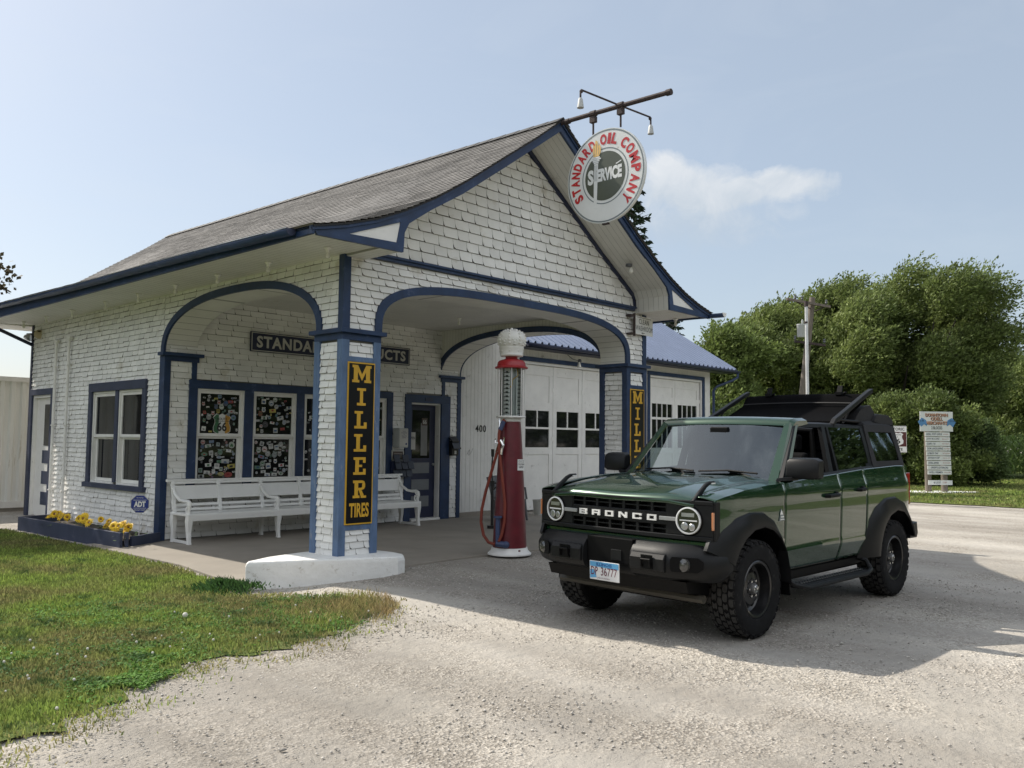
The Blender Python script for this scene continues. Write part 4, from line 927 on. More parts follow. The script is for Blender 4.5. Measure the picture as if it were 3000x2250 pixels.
for k in range(14):
    xx = 7.86+(xe+.1-7.86)*k/13; rings.append([(xx, ye-.06+cos(pi+pi*t/8)*.055, ze-.045-.012*k/13+random.uniform(-.004, .004)+sin(pi+pi*t/8)*.065) for t in range(9)])
mb.grid(rings); g = mb.build('gutter', M['darkblue'], garage, smooth=True, solid=.004)
mb = MB(); mb.tube([(17.2, ye-.06, 3.7), (17.2, ye-.05, 3.56), (17.08, ye+.05, 3.47), (16.6, ye+.3, 3.27), (16.52, ye+.36, 3.15), (16.52, ye+.36, .1)], .04, 8); mb.build('downspout', M['blue'], garage, smooth=True)
mb = MB(); mb.tube([(9.75, GY-.08, 3.66), (9.85, GY-.16, 3.56), (10.0, GY-.18, 3.54)], .008, 5); mb.sphere((10.06, GY-.2, 3.53), .05, 6); mb.lathe([(.02, 0), (.05, -.10), (.055, -.13)], 10, (10.02, GY-.22, 3.5), 1); mb.build('flood_lamp', [M['greyplastic'], M['bulb']], garage, smooth=True)
mb = MB(TG); text(mb, '400', 6.79, 7.11, 1.79, 1.94, .006, bold=.02, sp=1.15); mb.build('house_number', M['black'], garage, recalc=False)
mb = MB(); mb.tube([(6.55, GY-.008, 1.32), (6.62, GY-.012, 1.42), (6.60, GY-.01, 1.30), (6.68, GY-.012, 1.37), (6.72, GY-.01, 1.45)], .003, 4); mb.build('wire_scrap', M['greyplastic'], garage)
# ------------------------------------------------------------------ container on the left
t = thing('shipping_container', 'white corrugated steel shipping container at the far left behind the station', 'container')
cx1, cy0 = .62, 11.95; mb = MB(); prof = []; x = -7.0
while x < cx1: prof += [(x, 0), (x+.07, 0), (x+.105, .036), (x+.175, .036)]; x += .21
mb.grid([[(px, cy0+h, z) for px, h in prof] for z in (.22, 2.76)]); 
mb.grid([[(px, cy0+2.44-h, z) for px, h in prof] for z in (.22, 2.76)])
mb.build('corrugated_side', pmat('dirty_white_steel', (.78, .78, .74), .6, var=.1, vscale=1., wear=(.5, .46, .38), wear_amt=.25, wear_scale=3., stretch=(3, 1, .4)), t, recalc=False)
mb = MB(); mb.box((-7, cy0-.02, 2.76), (cx1+.1, cy0+.06, 2.86)); mb.box((-7, cy0-.02, .08), (cx1+.1, cy0+.06, .22)); mb.box((cx1, cy0-.02, .22), (cx1+.12, cy0+.1, 2.76)); mb.box((-7, cy0+.06, 2.80), (cx1+.1, cy0+2.44, 2.86)); mb.box((cx1+.05, cy0+.1, .1), (cx1+.1, cy0+2.4, 2.8)); mb.build('frame', M['white'], t)
mb = MB(); mb.box((-7.0, cy0+.02, -.1), (cx1, cy0+2.3, .08)); mb.build('footing', M['concrete'], t)
# rod/awning bar at the back corner
mb = MB(); mb.tube([(.0, L0+.02, 3.42), (-1.7, L0+.02, 4.12)], .035, 8); mb.build('corner_brace', M['darkblue'], station)
# floodlights at back corner
def flood(loc, ang, label, head, rust=False):
    t = thing('flood_light', label, 'light', loc, (0, 0, ang)); mb = MB(); mb.tube([(0, 0, 0), (0, -.0, -.03), (.0, -.08, -.05)], .018, 8); mb.lathe([(.001, 0), (.05, 0), (.05, -.03), (.001, -.03)], 12, (0, 0, .015)); mb.build('bracket', M['rust'] if rust else M['greyplastic'], t, smooth=True)
    mb = MB(); mb.lathe([(.02, .0), (.045, .02), (.085, .11), (.088, .14)], 16, (0, -.10, -.06), axis='y'); mb.build('lamp_housing', head, t, smooth=True, solid=.004)
    mb = MB(); mb.lathe([(.001, .125), (.06, .12), (.08, .11)], 16, (0, -.10, -.06), axis='y'); mb.build('lens', M['bulb'], t, smooth=True)
flood((-.06, L0+.08, 3.64), radians(-130), 'grey twin flood lamp hanging at the far left corner post under the eave', M['steel'])
flood((-.04, 9.95, 3.66), radians(160), 'rusty cream flood lamp on the shingles just right of the corner post', pmat('cream_lamp', (.5, .42, .3), .5), True)
# wall pipes
for y, z1 in ((8.92, 3.38), (8.30, 3.40)):
    t = thing('wall_pipe', 'thin white pipe running up the side wall, ' + ('the one nearer the door' if y > 8.6 else 'the one nearer the double window'), 'pipe', (-.07, y, 0))
    mb = MB(); mb.tube([(0, 0, .05), (0, 0, z1)], .026, 10); mb.build('pipe', M['white'], t, smooth=True)
    mb = MB(); mb.tube([(0, 0, z1-.03), (0, 0, z1+.03)], .042, 10); mb.tube([(0, 0, z1), (0, -.09, z1+.01)], .03, 8); 
    for z in (.6, 1.8, 2.9): mb.box((-.035, -.035, z), (.06, .035, z+.02))
    mb.build('pipe_cap', M['white'], t, smooth=True)
# planter
t = thing('planter_box', 'long slate blue timber planter box on the ground under the side window', 'planter')
mb = MB(); a = [(-.72, 4.98), (-.84, 7.5), (-1.0, 10.3)]
def pl_wall(p, q, h=.25, th=.045): 
    d = (Vector(q)-Vector(p)).normalized(); n = Vector((-d.y, d.x))*th; mb.prism([(p[0], p[1], -.03), (q[0], q[1], -.03), (q[0]+n.x, q[1]+n.y, -.03), (p[0]+n.x, p[1]+n.y, -.03)], (0, 0, h))
pl_wall((-.74, 4.12), (-.92, 7.75), .27); pl_wall((-.04, 4.52), (-.60, 4.22), .20); pl_wall((-.92, 7.75), (-.04, 7.95), .27); pl_wall((-.69, 4.20), (-.70, 4.12), .27); mb.build('box_board', M['slateblue'], t, bevel=.006)
mb = MB(); mb.poly([(-.05, 4.6, .12), (-.6, 4.26, .12), (-.72, 4.2, .12), (-.88, 7.72, .12), (-.05, 7.9, .12)]); mb.build('soil', pmat('potting_soil', (.05, .04, .03), .95, var=.3, bump=.01), t)
# sunflowers
SF = [(-.70, 6.55), (-.64, 5.85), (-.62, 4.92), (-.62, 4.34)]
def sunflowers(x, y, n, label, s=1.):
    t = thing('sunflower_plant', label, 'flowers', (x, y, .12), group='yellow flowers in the planter box')
    s *= 1.1; n = max(5, int(n*.7))
    for k in range(n):
        mb = MB(); fx, fy, fz = random.gauss(0, .08)*s, random.gauss(0, .10)*s, random.uniform(.12, .22)*s; tilt = Vector((-.75+random.gauss(0, .3), -.55+random.gauss(0, .35), .6+random.gauss(0, .25))).normalized()
        R3 = tilt.to_track_quat('Z', 'Y').to_matrix(); r = random.uniform(.055, .085)*s; c = Vector((fx, fy, fz)); np_ = 14
        for ring, rr, lift in ((0, 1., 0.), (1, .8, .012)):
            for j in range(np_):
                a0 = 2*pi*(j+.5*ring)/np_; dirv = Vector((cos(a0), sin(a0), 0)); sd = Vector((-sin(a0), cos(a0), 0)); L_ = r*rr*random.uniform(.85, 1.1)
                P = [dirv*r*.2-sd*.007, dirv*L_*.65-sd*r*.18+Vector((0, 0, .010+lift)), dirv*L_+Vector((0, 0, .002+lift)), dirv*L_*.65+sd*r*.18+Vector((0, 0, .010+lift)), dirv*r*.2+sd*.007]
                mb.poly([tuple(c+R3@p) for p in P], 0)
        mb.poly([tuple(c+R3@Vector((cos(2*pi*j/10)*r*.25, sin(2*pi*j/10)*r*.25, .016))) for j in range(10)], 1); mb.build('blossom', SFM[:2], t, recalc=False)
    mb = MB()
    for k in range(n*5):
        b = Vector((random.gauss(0, .10)*s, random.gauss(0, .15)*s, random.uniform(.02, .15)*s)); a0 = random.uniform(0, 6.28); d = Vector((cos(a0), sin(a0), random.uniform(-.3, .5)))*.07; sd = Vector((-sin(a0), cos(a0), 0))*.022
        mb.poly([tuple(b), tuple(b+d*.5-sd), tuple(b+d), tuple(b+d*.5+sd)], 0)
    mb.build('foliage', SFM[2], t, recalc=False)
SFM = [pmat('yellow_petal', (.80, .52, .02), .6, var=.2, vscale=20), pmat('flower_eye', (.22, .10, .015), .8), pmat('flower_leaf', (.05, .10, .02), .6)]
for x, y, n, lab in ((SF[0][0], SF[0][1], 9, 'clump of yellow sunflowers at the left end of the planter, under the pipes'), (SF[1][0], SF[1][1], 9, 'clump of yellow sunflowers in the planter between the pipes and the double window'),
                     (SF[2][0], SF[2][1], 11, 'widest clump of yellow sunflowers in the planter under the double window'), (SF[3][0], SF[3][1], 10, 'clump of yellow sunflowers at the right end of the planter beside the security sign')): sunflowers(x, y, n, lab, .95)
# security yard sign
t = thing('yard_sign', 'small blue octagonal security sign on a thin stake at the planter end', 'sign', (-.29, 4.62, .0), (0, 0, radians(-42)))
oc = lambda r: [(r*cos(pi/8+pi*k/4), 0, .60+r*sin(pi/8+pi*k/4)) for k in range(8)]
mb = MB(); mb.tube([(0, .012, 0.05), (0, .012, .5)], .008, 6); mb.build('stake', M['white'], t)
mb = MB(); mb.prism(oc(.145), (0, .01, 0)); mb.build('sign_border', M['paper'], t); mb = MB(); mb.prism([(x, -.003, z) for x, _, z in oc(.137)], (0, .003, 0)); mb.build('sign_panel', pmat('royal_blue', (.02, .04, .22), .4), t)
TSn = lambda u, w, z: (u, -w, z)
mb = MB(TSn); text(mb, 'ADT', -.085, .085, .555, .64, .006, bold=.05); mb.box((-.095, .0045, .535), (.095, .005, .54)); mb.box((-.095, .0045, .655), (.095, .005, .66)); text(mb, 'Secured by', -.05, .05, .68, .705, .006); text(mb, '800.ADT.ASAP', -.08, .08, .50, .52, .006); mb.build('lettering', M['whiteclean'], t, recalc=False)
# ------------------------------------------------------------------ kerb block
def kerb():
    P = [(-1.04, .26), (-1.0, .33), (-.62, .54), (-.1, .64), (.62, .64), (.70, .5), (.74, -.16), (.72, -.34), (.62, -.47), (.50, -.49), (.0, -.25), (-.5, .0), (-.97, .22)]
    mb = MB(); rings = []
    for z, s in ((-.12, 0), (.19, 0), (.225, -.012), (.24, -.04)):
        cx, cy = -.05, .15; rings.append([(x+(cx-x)*(-s)*.9, y+(cy-y)*(-s)*.9*1.2, z+random.uniform(-.004, .004)*(s != 0)) for x, y in P])
    mb.loft(rings); o = mb.build('kerb_block', M['whitewash'], None, bevel=.008); tag(o, 'white painted concrete block under the near pier', 'kerb block')
    mb = MB(); P2 = [(WD-x, y) for x, y in P]; rings = [[(x, y, z) for x, y in P2] for z in (-.12, .22)]; mb.loft(rings); o = mb.build('kerb_block', M['whitewash'], None, bevel=.02); tag(o, 'white painted concrete block under the far pier, behind the green car', 'kerb block')
kerb()
# ------------------------------------------------------------------ visible gas pump
def pump():
    t = thing('gas_pump', 'tall tapering red visible gas pump with glass cylinder and white crown globe', 'gas pump', (2.85, -.08, .03), (0, 0, radians(-12)))
    mb = MB(); mb.lathe([(.305, 0), (.305, .018), (.285, .035), (.26, .06), (.25, .10), (.244, .10)], 32); mb.build('base', M['white'], t, smooth=True)
    mb = MB(); mb.lathe([(.24, .07), (.205, .8), (.165, 1.5), (.138, 1.86)], 32); mb.box((-.03, -.262, .06), (.0, -.24, .08)); mb.build('body', M['pumpred'], t, smooth=True)
    mb = MB(); mb.lathe([(.14, 1.85), (.145, 1.865), (.145, 1.90), (.205, 1.905), (.21, 1.915), (.205, 1.93), (.13, 1.93)], 28); mb.build('lower_ring', M['white'], t, smooth=True)
    for k in range(8):
        a = 2*pi*k/8+.2; 
    mb = MB()
    for k in range(8): a = 2*pi*k/8+.2; mb.tube([(cos(a)*.192, sin(a)*.192, 1.92), (cos(a)*.192, sin(a)*.192, 2.62)], .007, 6)
    mb.build('cage_rod', M['white'], t, smooth=True)
    gm = bpy.data.materials.new('clear_cylinder_glass'); gm.use_nodes = True; N = gm.node_tree.nodes; L = gm.node_tree.links; out = [n for n in N if n.type == 'OUTPUT_MATERIAL'][0]; N.remove(N['Principled BSDF'])
    tr = N.new('ShaderNodeBsdfTransparent'); tr.inputs[0].default_value = (.86, .9, .9, 1); gl = N.new('ShaderNodeBsdfGlossy'); gl.inputs['Roughness'].default_value = .03; fr = N.new('ShaderNodeFresnel'); fr.inputs[0].default_value = 1.6
    mx = N.new('ShaderNodeMixShader'); L.new(fr.outputs[0], mx.inputs[0]); L.new(tr.outputs[0], mx.inputs[1]); L.new(gl.outputs[0], mx.inputs[2]); L.new(mx.outputs[0], out.inputs[0])
    mb = MB(); mb.lathe([(.158, 1.93), (.158, 2.61)], 28, caps=False); mb.build('glass_cylinder', gm, t, smooth=True)
    mb = MB(); mb.tube([(.045, .01, 1.93), (.045, .01, 2.60)], .045, 14); mb.tube([(-.03, .05, 1.93), (-.03, .05, 2.55)], .014, 8); mb.build('inner_tube', M['steel'], t, smooth=True)
    _r = Matrix.Rotation(radians(12), 3, 'Z'); _l = _r@Vector((-.682, .731, 0)); _f = _r@Vector((-.731, -.682, 0)); TQ = lambda u, w, z: tuple(-_l*u+_f*w+Vector((0, 0, z)))
    mb = MB(TQ); mb.box((-.115, .055, 1.94), (-.02, .060, 2.60)); mb.box((.085, .0, 1.94), (.135, .005, 2.60)); mb.build('marker_plate', M['whiteclean'], t)
    mb = MB(TQ)
    for k in range(11):
        z = 1.965+k*.057; mb.box((-.105, .064, z), (-.025, .072, z+.010)); mb.box((-.080, .064, z+.010), (-.045, .071, z+.026)); mb.box((.090, .008, z), (.130, .012, z+.010))
    mb.build('gallon_marker', M['black'], t)
    mb = MB(); mb.tube([(.06, -.06, 2.6), (.05, -.09, 2.5), (.0, -.10, 2.47), (-.045, -.09, 2.44), (-.04, -.08, 2.37), (-.07, -.07, 2.33)], .008, 6); mb.build('yellow_tube', M['yellow'], t, smooth=True)
    mb = MB(); mb.lathe([(.225, 2.60), (.235, 2.605), (.235, 2.62), (.205, 2.635), (.195, 2.69), (.17, 2.715), (.10, 2.735), (.085, 2.745), (.085, 2.78), (.001, 2.78)], 32); mb.build('cap', M['caplidred'], t, smooth=True)
    # crown globe
    mb = MB(); mb.lathe([(.10, 2.77), (.16, 2.775), (.168, 2.79), (.163, 2.80), (.170, 2.87), (.176, 2.885), (.176, 2.90), (.170, 2.905), (.19, 2.95), (.203, 3.0), (.198, 3.05), (.175, 3.10), (.13, 3.135), (.06, 3.155), (.001, 3.16)], 40)
    for k in range(8):
        a = 2*pi*k/8; c, s = cos(a), sin(a)
        for r, z, q in ((.198, 3.0, .018), (.196, 3.04, .016), (.180, 3.085, .015), (.152, 3.118, .014), (.112, 3.142, .013), (.07, 3.156, .013)): mb.sphere((c*r, s*r, z), q, 5)
        mb.sphere((c*.190, s*.190, 2.955), .022, 5, sc=(1, 1, .8)); mb.sphere((c*.168, s*.168, 2.845), .011, 4)
        a2 = a+pi/8; mb.sphere((cos(a2)*.184, sin(a2)*.184, 2.935), .022, 5, sc=(1, 1, .55)); mb.sphere((cos(a2)*.188, sin(a2)*.188, 2.975), .02, 5, sc=(1, 1, 1.2)); mb.sphere((cos(a2-.14)*.197, sin(a2-.14)*.197, 3.0), .014, 4); mb.sphere((cos(a2+.14)*.197, sin(a2+.14)*.197, 3.0), .014, 4)
    mb.sphere((0, 0, 3.165), .022, 6); mb.build('crown_globe', M['globe'], t, smooth=True, angle=50)
    # hose: toward the left of the pump (as seen), -x+y side ; direction vector of image-left in pump frame
    lv = Vector((-.682, .731, 0)); fv = Vector((-.731, -.682, 0)); rt = Matrix.Rotation(radians(12), 3, 'Z'); lv = rt@lv; fv = rt@fv
    P = lambda l, f, z: tuple(lv*l+fv*f+Vector((0, 0, z-.03)))
    mb = MB(); mb.tube([P(.09, .14, 1.90), P(.13, .16, 1.84), P(.155, .17, 1.76), P(.165, .18, 1.70), P(.165, .19, 1.60), P(.155, .20, 1.45), P(.13, .21, 1.25), P(.10, .225, 1.0), P(.07, .235, .75), P(.075, .245, .5), P(.11, .255, .32), P(.15, .26, .23)], [.03]+[.021]*11, 8)
    mb.tube([P(.15, .18, 1.62), P(.20, .17, 1.40), P(.27, .16, 1.15), P(.34, .14, .90), P(.39, .13, .66), P(.40, .13, .48), P(.36, .15, .30), P(.29, .18, .21), P(.20, .22, .185)], .021, 8); mb.build('hose', M['hose'], t, smooth=True)
    mb = MB(); mb.tube([P(.165, .24, .56), P(.165, .24, .24)], .032, 10); mb.tube([P(.165, .24, .55), P(.165, .24, .575)], .06, 12); mb.tube([P(.19, .24, .20), P(.05, .25, .185)], .042, 10); mb.sphere(P(.05, .25, .185), .05, 6); mb.tube([P(.10, .15, 1.88), P(.15, .17, 1.76)], .032, 10); mb.build('nozzle_holder', pmat('dull_blue_paint', (.045, .065, .14), .55), t, smooth=True)
    mb = MB(); mb.tube([P(.20, .13, 1.94), P(.165, .15, 1.92), P(.155, .16, 1.86), P(.16, .17, 1.80)], .012, 8); mb.tube([P(.14, .20, 1.62), P(.10, .22, 1.55), P(.12, .22, 1.50), P(.13, .21, 1.42)], .02, 8); mb.tube([P(.09, .22, 1.66), P(.10, .22, 1.53)], .014, 6); mb.tube([P(.18, .2, 1.56), P(.21, .2, 1.45), P(.14, .2, 1.47)], .006, 6); mb.tube([P(.21, .2, 1.64), P(.215, .2, 1.585), P(.175, .2, 1.575), P(.15, .2, 1.60)], .009, 6); mb.build('nozzle', M['chrome'], t, smooth=True)
    # contains-lead plate
    TP = lambda u, w, z: P(-u, .148+w, z+.03)
    mb = MB(TP); mb.box((.10, .0, 1.17), (.20, .006, 1.325)); mb.build('warning_plate', M['whiteclean'], t)
    mb = MB(TP); text(mb, 'FOR USE AS', .11, .19, 1.30, 1.312, .008); text(mb, 'MOTOR FUEL', .11, .19, 1.28, 1.293, .008); text(mb, 'CONTAINS', .108, .194, 1.245, 1.268, .008, bold=.02); text(mb, 'LEAD', .12, .18, 1.205, 1.235, .008, bold=.02); mb.build('lettering', M['signblack'], t, recalc=False)
pump()
# ------------------------------------------------------------------ bench
def bench():
    t = thing('bench', 'long white slatted bench with scrolled arms against the sticker windows', 'bench'); xs_ = [.10, 1.60, 3.08, 4.55]; yb, yf = 4.42, 3.82
    mb = MB(); mb.box((.06, yf-.02, .44), (4.60, yb-.05, .475)); mb.box((.08, yf-.03, .37), (4.58, yf, .46)); mb.build('seat', M['whiteclean'], t, bevel=.008)
    by = lambda z: yb-.10+(z-.47)*.22
    mb = MB()
    for z0, z1 in ((.93, .965),): mb.box((.02, by(.95)-.03, z0), (4.64, by(.95)+.035, z1))
    for z0, z1 in ((.66, .87), (.56, .60), (.49, .53), (.895, .935)):
        a, b = by(z0), by(z1); mb.raw([(.07, a-.02, z0), (4.58, a-.02, z0), (4.58, a+.005, z0), (.07, a+.005, z0), (.07, b-.02, z1), (4.58, b-.02, z1), (4.58, b+.005, z1), (.07, b+.005, z1)], [(0, 3, 2, 1), (4, 5, 6, 7), (0, 1, 5, 4), (1, 2, 6, 5), (2, 3, 7, 6), (3, 0, 4, 7)])
    mb.build('backrest', M['whiteclean'], t, bevel=.004)
    mb = MB()
    for x in [.10, .85, 1.60, 2.34, 3.08, 3.82, 4.55]: mb.loft([[(x-.03, by(z)-.034, z), (x+.03, by(z)-.034, z), (x+.03, by(z)+.012, z), (x-.03, by(z)+.012, z)] for z in (.45, .94)])
    mb.build('back_post', M['whiteclean'], t, bevel=.004)
    for i, x in enumerate(xs_):
        mb = MB(); mb.tube([(x, by(.80)-.03, .84), (x, by(.8)-.10, .74), (x, yb-.28, .665), (x, yf+.18, .655), (x, yf+.06, .66), (x, yf+.01, .64), (x, yf, .59), (x, yf+.03, .52), (x, yf+.02, .47)], [.022, .024, .024, .026, .028, .028, .026, .024, .024], 8)
        mb.tube([(x, yf+.10, .645), (x, yf+.06, .60), (x, yf+.075, .56), (x, yf+.10, .575), (x, yf+.11, .52), (x, yf+.08, .47)], .014, 6); mb.build('armrest', M['whiteclean'], t, smooth=True)
        for yy, sg in ((yf+.01, -1), (yb-.10, 1)):
            mb = MB(); rings = []
            for z, off, w in ((.46, 0, .045), (.36, .008, .05), (.2, -.01*sg, .034), (.06, .012*sg, .03), (.03, .014*sg, .036)):
                y = yy+off; rings.append([(x-w*.8, y-w, z), (x+w*.8, y-w, z), (x+w*.8, y+w, z), (x-w*.8, y+w, z)])
            mb.loft(rings); mb.build('leg', M['whiteclean'], t, bevel=.006)
        if i in (0, 3):
            mb = MB(); mb.box((x-.02, yf+.02, .035), (x+.02, yb-.12, .075)); mb.build('stretcher', M['whiteclean'], t, bevel=.004)
bench()
# ------------------------------------------------------------------ things by the office door
def small():
    t = thing('utility_box', 'pale grey metal box with printed notice between the windows and the office door', 'box', (4.62, D-.05, 1.46)); mb = MB(); mb.box((-.11, -.16, 0), (.11, .03, .37)); mb.build('case', M['greyenamel'], t, bevel=.01)
    mb = MB(); mb.box((-.10, -.17, .02), (.10, -.16, .35)); mb.build('front_label', M['paper'], t)
    mb = MB(lambda u, w, z: (u, -.17-w, z)); text(mb, 'DOOR', -.035, .035, .30, .32, .002); text(mb, 'DONATIONS', -.07, .07, .27, .29, .002); text(mb, 'ARE', -.02, .02, .24, .26, .002); text(mb, 'WELCOME', -.06, .06, .21, .23, .002); text(mb, 'THANKS', -.05, .05, .18, .20, .002); mb.lathe([(.02, .001), (.02, .003)], 14, (.055, 0, .07), axis='y'); mb.build('lettering', pmat('blue_ink', (.03, .04, .12), .5), t, recalc=False)
    t = thing('plaque', 'small brown framed plaque on the wall below the grey box', 'plaque', (4.62, D-.02, 1.22)); mb = MB(); mb.box((-.15, -.025, 0), (.15, .0, .19)); mb.build('frame', M['paper'], t, bevel=.003); mb = MB(); mb.box((-.125, -.03, .025), (.125, -.025, .165)); mb.build('plate', M['brown'], t)
    mb = MB(lambda u, w, z: (u, -.03-w, z)); 
    for k in range(4): mb.box((-.10, .0, .05+k*.025), (.10, .001, .056+k*.025))
    mb.build('text_lines', M['paper'], t)
    t = thing('brochure_rack', 'dark navy brochure rack with curled shingle-like pockets behind the bench end', 'rack', (4.68, D-.08, .90)); mb = MB(); mb.box((-.24, -.02, 0), (.24, .06, .30)); mb.build('back', M['darkblue'], t)
    mb = MB()
    for j, n, z in ((0, 3, .0), (1, 3, .15), (2, 2, .28)):
        for k in range(n):
            x = -.23+k*.155+(.03 if j == 1 else 0)+(.06*k if j == 2 else 0); mb.prism([(x+.01, -.08-.02*(j == 1), z), (x+.145, -.08-.02*(j == 1), z), (x+.15, -.045, z+.145), (x, -.045, z+.145)], (0, .02, 0))
    mb.build('pocket', pmat('black_blue_pocket', (.02, .025, .04), .5), t, bevel=.004)
    t = thing('mailbox', 'black metal mailbox on the white pier right of the office door', 'mailbox', (6.05, D-.03, 1.30)); mb = MB(); mb.box((-.09, -.10, 0), (.09, 0, .30)); mb.build('case', M['black'], t, bevel=.006); mb = MB(); mb.prism([(-.10, -.12, .27), (.10, -.12, .27), (.10, .0, .37), (-.10, .0, .37)], (0, .0, .02)); mb.prism([(-.10, -.17, .13), (.10, -.17, .13), (.10, -.10, .26), (-.10, -.10, .26)], (0, 0, .014)); mb.build('lid', M['black'], t); mb = MB(); mb.box((-.02, -.106, .03), (.03, -.10, .10)); mb.build('label', M['paper'], t)
    # washroom blade sign, perpendicular bracket
    t = thing('washroom_sign', 'small white washroom sign on a rusty bracket under the right eave', 'sign', (5.86, -.10, 3.41), (0, 0, radians(5)))
    mb = MB(TSn); mb.box((0, -.004, .02), (.60, .004, .33)); mb.build('sign_panel', M['signwhite'], t, bevel=.001)
    mb = MB(TSn); text(mb, 'CLEAN', .12, .46, .20, .285, .006, bold=.0, sp=1.1); text(mb, 'WASHROOM', .015, .59, .085, .17, .006, bold=.0, sp=1.1); mb.box((.04, .004, .305), (.55, .0045, .312))
    mb.box((.24, .005, .045), (.32, .0055, .053)); mb.poly([(.24, .0056, .033), (.205, .0056, .049), (.24, .0056, .065)][::-1]); mb.build('lettering', M['signblack'], t, recalc=False)
    mb = MB(); mb.box((-.03, -.01, -.02), (.0, .02, .36)); mb.box((-.14, -.005, .30), (-.03, .1, .335)); mb.box((-.12, -.005, .0), (-.03, .1, .03)); mb.build('bracket', M['rust'], t)
    # stacking chair, bucket, hand pump
    t = thing('plastic_chair', 'grey plastic garden chair behind the red gas pump', 'chair', (6.60, 3.42, .03), (0, 0, radians(12)))
    mb = MB(); mb.box((-.23, -.22, .40), (.23, .22, .43)); mb.build('seat', M['greyplastic'], t, bevel=.01)
    mb = MB(); mb.grid([[(x, .22+.12*(z-.43)/.4-.05*(1-(x/.25)**2)+.05, z-.03*(x/.25)**2*(z > .8)) for x in np.linspace(-.25, .25, 9)] for z in np.linspace(.42, .88, 7)]); mb.build('backrest', M['greyplastic'], t, smooth=True, solid=.015)
    for sx in (-1, 1):
        for sy in (-1, 1): mb = MB(); mb.loft([[(sx*.22-.025, sy*.21-.02, .42), (sx*.22+.025, sy*.21-.02, .42), (sx*.22+.025, sy*.21+.02, .42), (sx*.22-.025, sy*.21+.02, .42)], [(sx*.26-.02, sy*.25-.015, 0), (sx*.26+.02, sy*.25-.015, 0), (sx*.26+.02, sy*.25+.015, 0), (sx*.26-.02, sy*.25+.015, 0)]]); mb.build('leg', M['greyplastic'], t)
        mb = MB(); mb.tube([(sx*.26, .25, .66), (sx*.27, .0, .66), (sx*.26, -.2, .64), (sx*.25, -.24, .42)], .022, 8); mb.build('armrest', M['greyplastic'], t, smooth=True)
    t = thing('bucket', 'white plastic bucket by the garage doors next to the car headlight', 'bucket', (8.05, 3.9, .03)); mb = MB(); mb.lathe([(.001, 0), (.12, 0), (.145, .30), (.15, .30), (.15, .33), (.14, .33), (.12, .03), (.001, .03)], 24); mb.build('pail', pmat('dirty_white_plastic', (.48, .48, .45), .5, wear=(.3, .28, .24), wear_amt=.3), t, smooth=True)
    mb = MB(); mb.tube([(.15*cos(a), .15*sin(a)*.3, .30-.12*sin(a)) for a in np.linspace(0, pi, 12)], .004, 5); mb.build('handle', M['steel'], t)
    t = thing('hand_pump', 'old black cast iron hand pump standing behind the red gas pump', 'hand pump', (5.22, 2.57, .03), (0, 0, radians(-40))); t.scale = (.86, .86, .86)
    mb = MB(); mb.tube([(0, 0, .05), (0, 0, .9)], .03, 10); mb.tube([(0, 0, 0.0), (.0, 0, .06)], .10, 12); mb.tube([(0, 0, .88), (0, 0, 1.0)], .05, 10); mb.build('column', M['black'], t, smooth=True)
    mb = MB(); mb.tube([(0, 0, .98), (-.02, 0, 1.25), (0.0, 0, 1.52)], .015, 8); mb.tube([(0.0, 0, 1.50), (0, 0, 1.66)], [.03, .035], 8); mb.build('handle', M['black'], t, smooth=True)
    mb = MB(); mb.tube([(.05, 0, .95), (.16, 0, .93), (.24, 0, .75), (.25, 0, .5), (.22, 0, .3), (.1, 0, .15)], .018, 8); mb.tube([(.0, 0, .78), (.14, 0, .93)], .012, 6); mb.build('spout', M['black'], t, smooth=True)
small()
